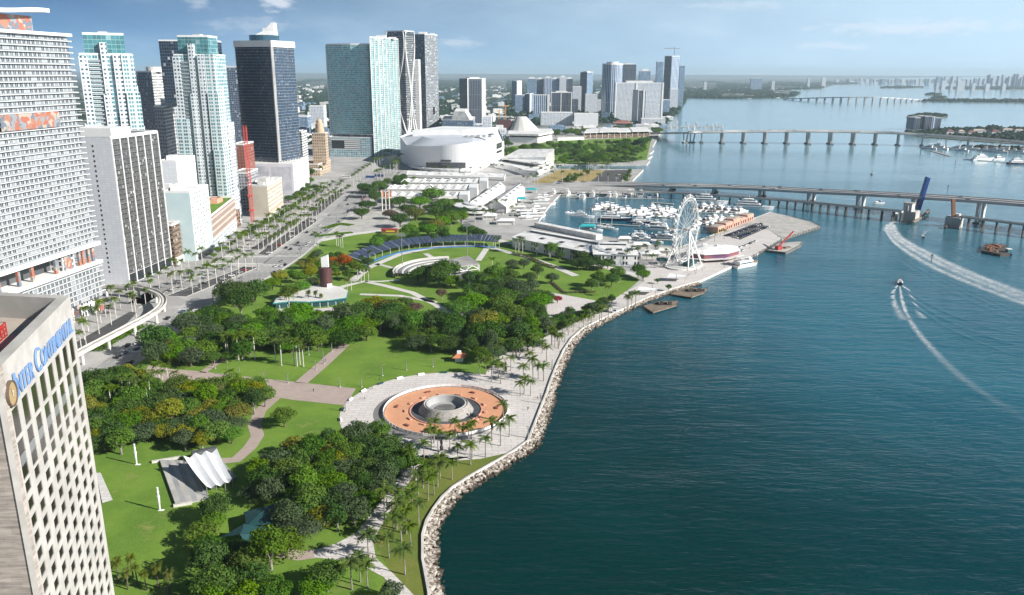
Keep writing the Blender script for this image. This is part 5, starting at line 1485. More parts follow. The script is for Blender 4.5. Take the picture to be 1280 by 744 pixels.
for i in range(1, len(dk) - 1):
 a, c = dk[i - 1], dk[i + 1]; d = Vector((c[0] - a[0], c[1] - a[1])).normalized(); nn = (-d.y, d.x)
 x, y, z = dk[i]
 b = MB()
 for s0, s1 in ((4, 1.5), (10, 12), (20, 19), (27, 30.5)): b.bar((x + nn[0] * s0, y + nn[1] * s0, Z_W), (x + nn[0] * s1, y + nn[1] * s1, z - 3.4), 2.0, 2.4)
 b.bar((x + nn[0] * .5, y + nn[1] * .5, z - 3.6), (x + nn[0] * 31.5, y + nn[1] * 31.5, z - 3.6), 2.6, 1.2); pr_ = b.build('pier', M['bridge_concrete'], cw)
 b = MB(); b.bar((x + nn[0] * 1, y + nn[1] * 1, Z_W + .8), (x + nn[0] * 30, y + nn[1] * 30, Z_W + .8), 7, 3); b.build('footing', M['dark_concrete'], pr_)
# far arched causeway
gp = [(978, 124.6), (1000, 125.6), (1025, 127), (1050, 128), (1075, 128.4), (1100, 128.6), (1122, 128), (1140, 127.2), (1160, 126.2)]
vt = [123.2, 122.6, 121.8, 121.2, 121.0, 121.4, 122.4, 123.6, 124.8]
base = [at(u, v, Z_W) for u, v in gp]; dk = [(p[0], p[1], max(2, zat(v, *p))) for p, v in zip(base, vt)]
fb = thing('far_bridge', 'far arched causeway on many thin piers, below the horizon', 'bridge', (dk[4][0], dk[4][1], Z_W))
cv = curve(dk, 5); b = MB(); b.beam([(p[0], p[1]) for p in cv], 24, 0, [p[2] for p in cv], 5); b.build('deck', M['bridge_concrete'], fb)
for i in range(1, len(cv) - 1, 2):
 x, y, z = cv[i]; b = MB(); b.box(x + 6, y + 6, Z_W, 7, 14, z + 1, 0); b.build('pier', M['bridge_concrete'], fb)
# elevated people-mover track
gl_ = [(88, 446), (110, 434), (135, 421), (160, 408), (182, 396.5), (199, 385), (204, 375), (198, 367), (184, 361.5), (165, 358.5), (132, 357), (100, 357)]
P = curve([at(u, v, 7.2) for u, v in gl_], 6)
r = thing('elevated_track', 'pale curving elevated train track beside the white balcony tower', 'viaduct', (*P[20], 0))
b = MB(); b.beam(P, 1.9, 1.9, 7.2, 1.0); b.beam(P, .9, .9, 6.2, .9); b.build('deck', M['seawall'], r)
for w_ in (-1.8, 1.8):
 Q = []
 for i, p in enumerate(P):
  a, c = P[max(i - 1, 0)], P[min(i + 1, len(P) - 1)]; d = Vector((c[0] - a[0], c[1] - a[1])).normalized(); Q.append((p[0] - d.y * w_, p[1] + d.x * w_))
 b = MB(); b.beam(Q, .15, .15, 7.9, .9); b.build('guard_wall', M['seawall'], r)
for w_ in (-.8, .8):
 b = MB(); b.ribbon(P, .22 + w_ if w_ > 0 else .22 + w_, .22 - w_, 7.23); b.build('running_rail', M['asphalt_dark'], r)
for k in range(4, len(P) - 2, 8):
 b = MB(); b.lathe(P[k], [(.8, 0), (.8, 4.6), (1.4, 5.4)], 10); b.build('column', M['offwhite'] if k % 16 else M['blue_steel' if 'blue_steel' in M else 'offwhite'], r)
# ---------------------------------------------------------------- far city
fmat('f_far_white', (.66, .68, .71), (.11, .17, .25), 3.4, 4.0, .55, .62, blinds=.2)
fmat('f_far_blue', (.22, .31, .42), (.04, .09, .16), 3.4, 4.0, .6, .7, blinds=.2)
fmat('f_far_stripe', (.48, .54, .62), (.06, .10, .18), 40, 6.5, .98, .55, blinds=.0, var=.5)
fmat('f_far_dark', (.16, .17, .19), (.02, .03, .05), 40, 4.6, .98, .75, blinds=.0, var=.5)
def far_tower(label, us, Ys, v, fm, dep=30, bands=(), cap=None, slab=None, cat='tower', group=None, side=None):
 P = YP(us, Ys, v)
 z = max(5, sum(zat(v, *p) for p in P) / len(P))
 if len(P) == 2: q = [P[0], P[1], (P[1][0] + 1, P[1][1] + dep), (P[0][0] + 1, P[0][1] + dep)]
 else: q = [P[0], P[1], P[2], (P[0][0] + P[2][0] - P[1][0], P[0][1] + P[2][1] - P[1][1])]
 r = tower(label, q, z, fm, cat=cat, slab=slab, parapet=1.5, group=group, name='tower' if cat == 'tower' else 'building')
 if cap: MB().prism([lerp((sum(p[0] for p in q) / 4, sum(p[1] for p in q) / 4), p, .55) for p in q], z, z + cap).build('rooftop_plant', M['white'], roof_of(r))
 for k in bands:
  g = Face(P[-2], P[-1]); b = MB(); g.slab(b, g.L * k[0], g.L * k[1], 0, z + 2, .02, 1.2); b.build('fin', M['white'], r)
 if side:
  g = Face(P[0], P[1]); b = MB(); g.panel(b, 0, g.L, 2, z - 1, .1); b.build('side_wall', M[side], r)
 return r
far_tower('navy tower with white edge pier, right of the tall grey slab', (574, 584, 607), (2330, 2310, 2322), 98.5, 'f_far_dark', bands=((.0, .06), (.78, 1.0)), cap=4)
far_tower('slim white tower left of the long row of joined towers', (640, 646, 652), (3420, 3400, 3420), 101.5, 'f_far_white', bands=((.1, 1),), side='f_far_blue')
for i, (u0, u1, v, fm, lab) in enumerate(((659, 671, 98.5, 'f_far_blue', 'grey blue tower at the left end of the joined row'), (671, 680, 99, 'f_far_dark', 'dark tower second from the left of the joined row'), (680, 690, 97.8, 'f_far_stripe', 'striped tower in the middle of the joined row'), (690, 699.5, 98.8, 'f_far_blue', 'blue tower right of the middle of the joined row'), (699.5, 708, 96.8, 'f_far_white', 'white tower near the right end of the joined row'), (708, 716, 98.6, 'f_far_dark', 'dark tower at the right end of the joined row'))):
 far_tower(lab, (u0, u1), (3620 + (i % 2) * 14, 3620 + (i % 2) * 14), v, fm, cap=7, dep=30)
far_tower('blue grey block in front of the joined towers', (644, 656), (2950, 2950), 119, 'f_far_blue', cat='building')
far_tower('blue block with white corner in front of the joined towers', (656, 662, 667), (2960, 2940, 2980), 117.5, 'f_far_blue', bands=((0, .35),), cat='building')
far_tower('pale striped block left of the dark stepped block', (667, 687), (2720, 2720), 119, 'f_far_stripe', bands=((.86, 1),), cat='building')
r = far_tower('dark block with white piers and stepped right end', (689, 715), (2620, 2620), 116, 'f_far_dark', bands=((.0, .02), (.46, .5), (.96, 1)), cap=5, cat='building')
P = YP((715, 723), (2622, 2622), 123.5); MB().prism([P[0], P[1], (P[1][0], 2650), (P[0][0], 2650)], 0, zat(124, *P[0])).build('stepped_wing', M['f_far_dark'], r)
far_tower('white tower block behind the dark stepped block', (716, 727), (3150, 3150), 108.5, 'f_far_white', cat='building')
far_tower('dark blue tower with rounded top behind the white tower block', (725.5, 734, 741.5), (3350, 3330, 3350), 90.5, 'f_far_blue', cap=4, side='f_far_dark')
far_tower('short white block at the foot of the dark blue tower', (732, 747), (2900, 2900), 118, 'f_far_white', cat='building')
far_tower('lower white block right of the dark blue tower', (744, 757), (3000, 3000), 126, 'f_far_white', cat='building')
P = [(Xat(765.5, 90, 2930) + 36 * math.cos(t), 2930 + 30 * math.sin(t)) for t in [2 * PI * k / 14 for k in range(14)]]
r = tower('tall round fluted tower, tallest left of the white hospital slab', P, zat(80, P[10][0], 2900), 'f_far_stripe', mech=((.6, 7, 'white'),)); MB().prism(offset(ccw(P), .8), zat(80, P[10][0], 2900) - 4, zat(80, P[10][0], 2900) - 1).build('crown', M['white'], r)
far_tower('dark fluted tower touching the tall round tower', (778, 795.5), (3000, 3000), 80.5, 'f_far_dark', cap=4)
far_tower('blue glass tower with arched top behind the hospital slab', (799.5, 813.5), (3650, 3650), 89, 'f_far_blue', cap=9)
r = far_tower('wide white gridded slab above the red roofed house', (769.5, 830), (2520, 2520), 104, 'f_far_white', bands=((0, .02), (.42, .45), (.97, 1)), cap=7, cat='building')
r = far_tower('white slab with dark window strips by the bay edge', (791, 798, 829.5), (2370, 2360, 2360), 113, 'f_far_dark', bands=((0, .02), (.20, .27), (.93, 1)), cat='building', side='white_panels')
g = Face((Xat(798, 113, 2360), 2360), (Xat(829.5, 113, 2360), 2360)); b = MB(); g.panel(b, g.L * .3, g.L * .92, 3, 95, .2); b.build('street_front', M['f_far_white'], r)
far_tower('low white annexe at the foot of the bay edge slab', (802, 832), (2300, 2300), 149, 'f_far_white', cat='building')
r = far_tower('low house with red roof beside the bay edge slab', (767, 791), (2310, 2310), 154, 'f_far_white', cat='building')
P = YP((766, 792), (2305, 2305), 153); b = MB(); b.taper(rect(P[0][0], P[1][0], 2303, 2345), rect(P[0][0] + 14, P[1][0] - 14, 2322, 2326), zat(154.5, *P[0]), zat(151, *P[0])); b.build('hip_roof', M['brick_red'], r)
far_tower('slim blue tower left of the crane topped tower', (821.5, 829.5), (3720, 3720), 77, 'f_far_blue')
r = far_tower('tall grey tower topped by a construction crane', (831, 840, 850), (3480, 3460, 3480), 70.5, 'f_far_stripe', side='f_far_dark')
P = (Xat(843, 65, 3480), 3480); zz = zat(70.5, *P)
b = MB(); b.bar((*P, zz), (*P, zz + 38), 2.4); b.build('crane_mast', M['grey'], r)
b = MB(); b.bar((P[0] - 44, P[1], zz + 31), (P[0] + 22, P[1], zz + 31), 2.2); b.bar((P[0], P[1], zz + 38), (P[0] - 34, P[1], zz + 32), .8); b.build('crane_jib', M['grey'], r)
far_tower('teal slab tower right of the crane topped tower', (850, 856.5), (3760, 3760), 82, 'f_far_blue')
far_tower('white lower wing in front of the crane topped tower', (838, 848), (3350, 3350), 112, 'f_far_white', cat='building')
far_tower('narrow blue block right of the bay edge slab', (829, 837.5), (2900, 2900), 125, 'f_far_blue', cat='building')
far_tower('white mall with teal glass behind the palm parkland', (676, 716), (2260, 2260), 141, 'f_far_white', cat='building')
far_tower('white mall wing with teal glass, right of the mall', (718, 748), (2240, 2240), 142.5, 'white_panels', cat='building')
far_tower('pale theatre block behind the science museum', (610, 640), (2600, 2600), 148, 'f_far_blue', cat='building')
far_tower('small white tower block between arena and navy tower', (603, 614), (1960, 1960), 146, 'f_far_white', cat='building')
far_tower('white block with small tower between arena and cone museum', (616, 632), (1700, 1700), 162, 'f_far_white', cat='building', cap=8)
far_tower('blue roofed warehouse behind the tan cupola tower', (368, 384), (1900, 1900), 146, 'f_far_blue', cat='building')
far_tower('pale office slab far behind the cupola tower', (386, 404), (2150, 2150), 133, 'f_far_white', cat='building')
# science museum, cone museum, art museum
def at0(u, v): return at(u, v)
r = thing('science_museum', 'white domed hall with teal glass front right of the tall grey slab', 'museum', (*at0(575, 168), 0))
P = ats([(553, 170), (592, 171), (594, 165), (556, 164)]); z = zat(150, *P[0])
wallpart(r, P, 0, z, 'f_far_blue', roof='white_roof')
q = [lerp(P[0], P[1], .3), lerp(P[0], P[1], .9), lerp(P[3], P[2], .9), lerp(P[3], P[2], .3)]
b = MB(); zt_ = zat(139, *P[0]); 
b.face([(*q[0], z), (*q[1], z), (*lerp(q[0], q[1], .72), zt_), (*lerp(q[0], q[1], .15), zt_)]); b.face([(*q[1], z), (*q[2], z), (*lerp(q[3], q[2], .72), zt_), (*lerp(q[0], q[1], .72), zt_)]); b.face([(*q[3], z), (*q[0], z), (*lerp(q[0], q[1], .15), zt_), (*lerp(q[3], q[2], .15), zt_)]); b.face([(*lerp(q[0], q[1], .15), zt_), (*lerp(q[0], q[1], .72), zt_), (*lerp(q[3], q[2], .72), zt_), (*lerp(q[3], q[2], .15), zt_)])
b.build('planetarium_roof', M['white_roof'], r)
for lab, (u, v) in (('orange tower crane in front of the white domed hall', (562, 168)), ('orange crane mast left of the small white towers', (624, 163)), ('taller orange crane mast left of the cone museum', (632, 163))):
 x, y = at0(u, v); h = 48 if u < 600 else 62 if u > 630 else 50
 r = thing('tower_crane', lab, 'crane', (x, y, 0))
 if u < 600:
  b = MB(); b.bar((x, y, 3), (x + 14, y, h), 2); b.build('jib', M['orange_steel'], r); MB().box(x, y, 0, 6, 5, 4).build('cab', M['orange_steel'], r)
 else:
  b = MB(); b.bar((x, y, 0), (x, y, h), 2.2); b.build('mast', M['orange_steel'], r); b = MB(); b.bar((x - 6, y, h - 3), (x + 8, y + 14, h - 2), 1.4); b.build('jib', M['orange_steel'], r)
r = thing('cone_museum', 'white museum with slanted cone tower behind the arena', 'museum', (*at0(655, 176), 0))
q = ats([(636, 178), (672, 179), (690, 175), (688, 171), (640, 171)]); z = zat(167, *q[0])
wallpart(r, q, 0, z * .55, 'white', roof='white_roof'); 
b = MB(); b.prism(offset(ccw(q), -6), z * .55, z * .8, top=False); b.build('terrace_glass', M['glass_dark'], r)
b = MB(); b.prism(offset(ccw(q), 3), z * .8, z, bottom=True); b.build('terrace_roof', M['white_roof'], r)
cx, cy_ = at0(655, 173); b = MB(); b.taper(ellipse((cx, cy_), 34, 26, 16), ellipse((cx - 6, cy_ + 4), 11, 9, 16), z, zat(146, cx, cy_)); b.build('cone', M['offwhite'], r)
r_ = MB(); r_.taper(rect(cx - 62, cx - 26, cy_ - 6, cy_ + 26), rect(cx - 58, cx - 30, cy_, cy_ + 20), z, z + 22); r_.build('brown_hall', M['maroon'], r)
r = thing('art_museum', 'low dark museum under broad pale canopies beside the bay', 'museum', (*at0(770, 170), 0))
q = ats([(730, 173.5), (812, 171.5), (806, 166.5), (734, 168)])
b = MB(); b.prism(q, 0, 9, top=False); b.build('wall', M['f_brown'], r)
for k in range(4):
 q2 = [lerp(q[0], q[1], k / 4 + .01), lerp(q[0], q[1], k / 4 + .24), lerp(q[3], q[2], k / 4 + .24), lerp(q[3], q[2], k / 4 + .01)]
 b = MB(); b.prism(offset(ccw(q2), 5 if k % 2 else 2), 12 + k % 2, 13.4 + k % 2, bottom=True); b.build('canopy_roof', M['white_roof'], r)
for k in range(12):
 p_ = lerp(q[0], q[1], k / 11); b = MB(); b.bar((*p_, 0), (*p_, 12.4), 1); b.build('column', M['white'], r)
r = thing('ramp_wall', 'long low white wall beside the cone museum', 'wall', (*at0(715, 174), 0)); q = ats([(697, 176), (730, 175), (730, 173), (697, 174)]); MB().prism(q, 0, 6).build('wall', M['white'], r); MB().prism(q, 6, 6.5).build('coping', M['concrete'], r)
# far beach skyline across the bay
rs = random.Random(21); beach = []
for u in [1046, 1052, 1058, 1063, 1070, 1077, 1081, 1088, 1093, 1100, 1104, 1111, 1116, 1121, 1126, 1134, 1140, 1146, 1151, 1158, 1163, 1168, 1172, 1178, 1183, 1188, 1192, 1197, 1203, 1208, 1213, 1219, 1224, 1230, 1235, 1239, 1243, 1247, 1250, 1254, 1258, 1262, 1266, 1270, 1273, 1277, 1281]:
 u += rs.uniform(-1.5, 1.5); w_ = rs.uniform(2.0, 5)
 Y = 13500 - (u - 1046) * 14
 if u > 1232: top = rs.uniform(92.5, 98)
 elif 1170 < u < 1200: top = rs.uniform(95, 98.5)
 else: top = rs.uniform(97.6, 99.9)
 beach.append((u, w_, Y, top))
for i, (u, w_, Y, top) in enumerate(sorted(beach, key=lambda q: -q[0])):
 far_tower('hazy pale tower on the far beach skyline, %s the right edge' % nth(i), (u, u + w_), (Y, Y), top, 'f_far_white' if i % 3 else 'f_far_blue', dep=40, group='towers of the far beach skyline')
for i, (u, w_, Y, top) in enumerate([(1171, 3, 7600, 104), (1178, 5, 7500, 101.5), (1189, 3, 7600, 104.5), (1198, 9, 7500, 101), (1216, 4, 7400, 104.5), (1233, 5, 7300, 105), (1254, 4, 7300, 105)]):
 far_tower('pale block on the mid bay island strip, %s the near causeway' % nth(i), (u, u + w_), (Y, Y), top, 'f_far_white', dep=30, group='blocks on the mid bay island', cat='building')
for i, (u0, u1, v, Y, fm, lab) in enumerate(((939, 953, 98.2, 7300, 'f_far_blue', 'dark square block alone on the far wooded shore'), (965, 969, 102, 7000, 'f_far_white', 'small white tower on the far wooded shore'), (880, 884, 103, 7000, 'f_far_white', 'tiny white block on the far shore left of the square block'), (700, 704, 96.5, 9000, 'f_far_white', 'tiny white tower far behind the joined row'), (1010, 1013, 98.5, 9000, 'f_far_white', 'tiny white tower near the end of the far shore'), (1028, 1033, 97.2, 9500, 'f_far_white', 'pale tower at the tip of the far shore'))):
 far_tower(lab, (u0, u1), (Y, Y), v, fm, cat='tower')
# island apartment house
r = thing('island_apartments', 'grey stepped apartment block on the right hand island', 'building', (*at(1160, 163), 0))
for u0, u1, v, Y in ((1144, 1151, 147.5, 2150), (1150, 1158, 146.6, 2165), (1157, 1166, 145.6, 2150), (1165.5, 1171, 146.4, 2165), (1170, 1177, 147.6, 2185)):
 P = YP((u0, u1), (Y, Y), v); q = [P[0], P[1], (P[1][0], Y + 45), (P[0][0], Y + 45)]; z = zat(v, *P[0])
 wallpart(r, q, 0, z, 'f_far_stripe' if Y == 2165 else 'f_far_dark', 'wing', roof='white_roof')
for i, (u, v, w_) in enumerate(((1186, 168, 9), (1200, 168, 8), (1222, 167, 16), (1243, 168, 10), (1258, 166, 14), (1272, 167, 12), (1212, 169, 8))):
 x, y = at(u, v); r = thing('island_villa', 'white island villa among the trees, %s the grey apartment block' % nth(i), 'house', (x, y, 0), 'villas on the right hand island')
 MB().box(x, y, -1, w_ * 2.0, 14, 8.5).build('wall', M['f_far_white'], r)
 q = rect(x - w_ - 1, x + w_ + 1, y - 8, y + 8); MB().taper(q, offset(q, -6), 7.5, 11).build('roof', M['brick_red' if i % 3 == 0 else 'roof_tan'], r)
# low suburb blocks
def inpoly(x, y, poly):
 c = False; n_ = len(poly); j = n_ - 1
 for i in range(n_):
  (x0, y0), (x1, y1) = poly[i], poly[j]
  if (y0 > y) != (y1 > y) and x < (x1 - x0) * (y - y0) / (y1 - y0) + x0: c = not c
  j = i
 return c
low = []; rs = random.Random(4)
while len(low) < 285:
 Y = 1500 * math.exp(rs.random() * 1.75); u = rs.choice([rs.uniform(366, 412), rs.uniform(546, 860), rs.uniform(546, 860), rs.uniform(548, 720)])
 x = (u - 640) / 1000 * Y
 if not inpoly(x, Y, shore + [(60000, 88000), (-60000, 88000), (-60000, -2500)]) or (x > -20 and Y < 1960) or (Y < 1800 and x > -150 and x < 0): continue
 if any(abs(x - q[0]) < 28 and abs(Y - q[1]) < 40 for q in low): continue
 low.append((x, Y))
low.sort(key=lambda q: q[1])
for i, (x, Y) in enumerate(low):
 k = rs.random(); h = 5 + 14 * rs.random() ** 2; sx, sy = rs.uniform(14, 42), rs.uniform(14, 34)
 m_, lab = (('white', 'low white building among suburb trees') if k < .55 else ('offwhite', 'low cream building among suburb trees') if k < .8 else ('f_far_blue', 'low blue grey building among suburb trees'))
 b = MB(); b.box(x, Y, 0, sx, sy, h, rs.choice((0, .1, -.15))); b.box(x + sx * .15, Y, h, sx * .3, sy * .4, 2.2)
 o = b.build('low_building', M[m_], org=(x, Y, 0)); tag(o, '%s, %s the arena' % (lab, nth(i)), 'building', 'low buildings across the suburb')
# ---------------------------------------------------------------- vegetation
def leafmat(name, a, b_, rnd=.5):
 mt, t, bs = mknodes(name); n = N(t)
 k = n.mix(n.step(n.noise(n.pos(), .55, 3, .6), .36, .64), a, b_)
 f = n.n('ShaderNodeObjectInfo').outputs['Random']
 hs = n.n('ShaderNodeHueSaturation'); n.put(hs.inputs['Color'], k)
 n.put(hs.inputs['Hue'], n.math('ADD', .5 - rnd * .025, n.math('MULTIPLY', f, rnd * .05)))
 n.put(hs.inputs['Value'], n.math('ADD', 1 - rnd * .4, n.math('MULTIPLY', n.math('FRACT', n.math('MULTIPLY', f, 7.3)), rnd * .8)))
 n.put(hs.inputs['Saturation'], n.math('ADD', 1.0, n.math('MULTIPLY', n.math('FRACT', n.math('MULTIPLY', f, 3.7)), .25)))
 t.links.new(hs.outputs[0], bs.inputs['Base Color'])
 bs.inputs['Roughness'].default_value = .7; bs.inputs['Specular IOR Level'].default_value = .18
 tr = n.n('ShaderNodeBsdfTranslucent'); t.links.new(hs.outputs[0], tr.inputs['Color'])
 mx = n.n('ShaderNodeMixShader'); mx.inputs[0].default_value = .33
 t.links.new(bs.outputs[0], mx.inputs[1]); t.links.new(tr.outputs[0], mx.inputs[2])
 t.links.new(mx.outputs[0], t.nodes['Material Output'].inputs['Surface'])
 M[name] = mt
leafmat('leaf_dark', (0.046, 0.095, 0.023), (0.077, 0.137, 0.032))
leafmat('leaf_mid', (0.084, 0.160, 0.026), (0.125, 0.203, 0.035))
leafmat('leaf_bright', (0.099, 0.215, 0.030), (0.128, 0.249, 0.041), .3)
leafmat('leaf_yellow', (0.174, 0.197, 0.029), (0.220, 0.220, 0.046), .4)
leafmat('leaf_olive', (0.099, 0.116, 0.035), (0.133, 0.139, 0.044), .25)
leafmat('leaf_grey', (0.070, 0.107, 0.049), (0.093, 0.133, 0.064), .3)
leafmat('leaf_bare', (.17, .12, .095), (.14, .10, .075), .3)
leafmat('leaf_flame', (.50, .10, .02), (.20, .13, .02), .2)
leafmat('leaf_palm', (.075, .125, .024), (.11, .155, .034), .4)
leafmat('leaf_palm_gold', (.115, .13, .034), (.09, .12, .03), .3)
leafmat('leaf_red', (.35, .02, .03), (.25, .02, .02), .2)
TONES = {'dark': 'dark green', 'mid': 'mid green', 'bright': 'bright green', 'yellow': 'yellow green', 'olive': 'olive brown', 'grey': 'grey green', 'bare': 'brown half bare', 'flame': 'orange flowering', 'red': 'red flowering'}
leafmat('leaf_far', (.022, .046, .028), (.034, .060, .034), .3)
def crown_mesh(seed, R, Hc, zb, nl, nq, sz, flat=.75):
 "many small leaf faces on overlapping lobes"
 r = random.Random(seed); b = MB()
 lobes = [(0, 0, zb + Hc * .5, R * .72, Hc * .5)]
 for k in range(nl):
  a = 2 * PI * k / nl * 2.618 + r.uniform(-.4, .4); rad = R * r.uniform(.38, .78); zz = zb + Hc * (.28 + .52 * (1 - rad / R) + r.uniform(-.10, .16)); lr = R * r.uniform(.26, .44)
  lobes.append((rad * math.cos(a), rad * math.sin(a), zz, lr, lr * flat))
 tot = sum(l[3] ** 2 for l in lobes)
 for lx, ly, lz, lr, lh in lobes:
  for _ in range(int(nq * lr * lr / tot)):
   while True:
    d = Vector((r.gauss(0, 1), r.gauss(0, 1), r.gauss(0, 1)))
    if d.length > .1: break
   d.normalize()
   if d.z < -.45 and r.random() < .7 or r.random() < .35 * (math.sin(d.x * 7 + lx) * math.sin(d.y * 6 + ly) > .3): continue
   k = r.uniform(.72, 1.06)
   p = Vector((lx + d.x * lr * k, ly + d.y * lr * k, lz + d.z * lh * k))
   nn = (d + Vector((r.gauss(0, .55), r.gauss(0, .55), r.gauss(0.25, .5)))).normalized()
   t = nn.cross(Vector((r.gauss(0, 1), r.gauss(0, 1), r.gauss(0, 1)))).normalized(); u = nn.cross(t)
   s1, s2 = sz * r.uniform(.55, 1.2), sz * r.uniform(.4, .9)
   b.face([tuple(p + t * s1), tuple(p + u * s2), tuple(p - t * s1 * .8), tuple(p - u * s2)])
 return b
def trunk_mesh(seed, R, zb, Hc):
 r = random.Random(seed); b = MB(); tr = .12 + R * .045
 b.tube([(0, 0, 0), (r.uniform(-.2, .2), r.uniform(-.2, .2), zb * .6), (r.uniform(-.4, .4), r.uniform(-.4, .4), zb + Hc * .25)], [tr * 1.3, tr, tr * .7], 7)
 for k in range(5):
  a = 2 * PI * k / 5 + r.uniform(-.4, .4); L_ = R * r.uniform(.4, .65)
  b.tube([(0, 0, zb * r.uniform(.6, .9)), (L_ * .5 * math.cos(a), L_ * .5 * math.sin(a), zb + Hc * .2), (L_ * math.cos(a), L_ * math.sin(a), zb + Hc * r.uniform(.35, .6))], [tr * .55, tr * .4, tr * .15], 5)
 return b
SHAPES = [(6.0, 6.5, 2.6, 15, 3600, .38), (7.0, 6.2, 2.8, 21, 4200, .40), (5.0, 6.8, 3.0, 12, 2800, .36), (8.4, 6.0, 3.0, 28, 5200, .42), (4.2, 5.0, 2.4, 10, 2000, .34), (6.6, 8.0, 2.6, 19, 4200, .40)]
CROWN = {}; TRUNK = []
for i, (R_c, Hc, zb, nl, nq, sz) in enumerate(SHAPES):
 o = trunk_mesh(40 + i, R_c, zb, Hc).build('trunk', M['trunk_brown' if i % 2 else 'trunk_grey'], org=(0, 0, 0)); TRUNK.append(o.data); bpy.data.objects.remove(o)
 o = crown_mesh(60 + i, R_c, Hc, zb, nl, nq, sz).build('crown', M['leaf_mid'], org=(0, 0, 0)); base_me = o.data; bpy.data.objects.remove(o)
 for tn in TONES:
  me = base_me.copy(); me.materials.clear(); me.materials.append(M['leaf_' + tn]); CROWN[(i, tn)] = me
SIZEW = ('small', 'medium sized', 'broad')
TREES = []
def tree(x, y, R_c, tone, place, hk=1.0, shape=None, rs=RND):
 TREES.append((x, y, R_c, tone, place, hk, shape))
def make_trees():
 groups = {}
 for q in TREES: groups.setdefault((q[3], q[4][0]), []).append(q)
 for (tone, pl), lst in groups.items():
  lx, ly = lst[0][4][2]
  lst.sort(key=lambda q: math.hypot(q[0] - lx, q[1] - ly))
  for i, (x, y, R_c, tone, place, hk, shape) in enumerate(lst):
   k = shape if shape is not None else (RND.choice((4, 2)) if R_c < 4.6 else RND.choice((0, 5, 2)) if R_c < 6.4 else RND.choice((1, 3, 0)))
   s_ = R_c / SHAPES[k][0]
   lab = '%s tree %s' % (TONES[tone], place[0]) if len(lst) == 1 else '%s tree %s, %s %s' % (TONES[tone], place[0], nth(i), place[1])
   o = thing({'dark': 'dark_park_tree' if place in (pl_left, pl_bot, pl_mid, pl_amph) else 'dark_green_tree', 'mid': 'mid_green_tree', 'bright': 'bright_green_tree'}.get(tone, 'broadleaf_tree'), lab, 'tree', (x, y, 0), 'trees ' + place[0])  # species unknown: broadleaf trees told apart by crown tone and place
   o.rotation_euler = (0, 0, RND.uniform(0, 2 * PI)); o.scale = (s_, s_ * RND.uniform(.9, 1.1), s_ * hk * RND.uniform(.92, 1.1))
   for nm, me in (('trunk', TRUNK[k]), ('crown', CROWN[(k, tone)])):
    c = bpy.data.objects.new(nm, me); C.objects.link(c); c.parent = o
def grove(poly, n_, dist, Rr, tones, place, zc=5.0, seed=1, hk=1.0, avoid=()):
 "trees whose crowns fill an outline seen in the photo"
 r = random.Random(seed); P = ats(poly, zc); xs = [p[0] for p in P]; ys = [p[1] for p in P]; done = []; tries = 0
 while len(done) < n_ and tries < 9000:
  tries += 1
  x, y = r.uniform(min(xs), max(xs)), r.uniform(min(ys), max(ys))
  if not inpoly(x, y, P) or any(inpoly(x, y, a) for a in avoid): continue
  R_c = r.uniform(*Rr) * r.choice((.72, 1, 1, 1.18))
  if any(math.hypot(x - q[0], y - q[1]) < dist * (R_c + q[2]) for q in done): continue
  done.append((x, y, R_c)); tree(x, y, R_c, r.choice(tones), place, hk * r.uniform(.78, 1.3))
FTN, TENT, CAFE, AMPH, WHEEL, HALL, ARENA_, TRK = FC, at(262, 588), at(408, 375), at(555, 340), (hx, hy), at(700, 320), (-95, 1310), at(150, 413)
cafe_poly = ats([(342, 392), (350, 372), (395, 362), (445, 372), (448, 392)])
path_av = [ats([(362, 480), (392, 480), (436, 436), (420, 432)]), ats([(180, 458), (440, 486), (432, 507), (330, 495), (180, 480)])]
pl_left = ('in the left park grove', 'the tent stage', TENT); pl_mid = ('in the dense middle grove', 'the cafe tower', CAFE); pl_bot = ('in the grove below the tent stage', 'the tent stage', TENT)
pl_amph = ('around the amphitheatre lawns', 'the stage roof', AMPH); pl_north = ('in the north park corner', 'the curved pavilion', cc); pl_shore = ('along the upper promenade', 'the wheel', WHEEL); pl_hall = ('beside the longest market hall', 'the wheel', WHEEL)
grove([(108, 470), (150, 466), (182, 470), (200, 484), (260, 480), (325, 482), (336, 498), (318, 508), (300, 520), (280, 545), (240, 552), (205, 542), (165, 552), (120, 560), (112, 520)], 84, .48, (4.4, 6.6), ['dark', 'mid', 'mid', 'dark', 'yellow', 'grey', 'mid'], pl_left, seed=2)
for u, v, R_c, tn in ((165, 540, 3.6, 'yellow'), (229, 540, 5.2, 'yellow'), (289, 540, 4.6, 'bright'), (265, 495, 5.5, 'olive'), (237, 487, 6.0, 'yellow'), (300, 487, 5.5, 'yellow'), (310, 492, 5, 'dark'), (355, 520, 5.2, 'mid'), (140, 478, 7.5, 'olive')):
 x, y = at(u, v, 5); tree(x, y, R_c, tn, pl_left)
grove([(190, 440), (222, 408), (262, 392), (300, 400), (335, 405), (380, 395), (425, 392), (440, 400), (432, 425), (400, 430), (372, 436), (330, 428), (302, 440), (260, 450), (225, 456), (195, 455)], 64, .48, (5.4, 8.4), ['dark', 'dark', 'mid', 'mid', 'bright', 'grey'], pl_mid, seed=3, avoid=path_av)
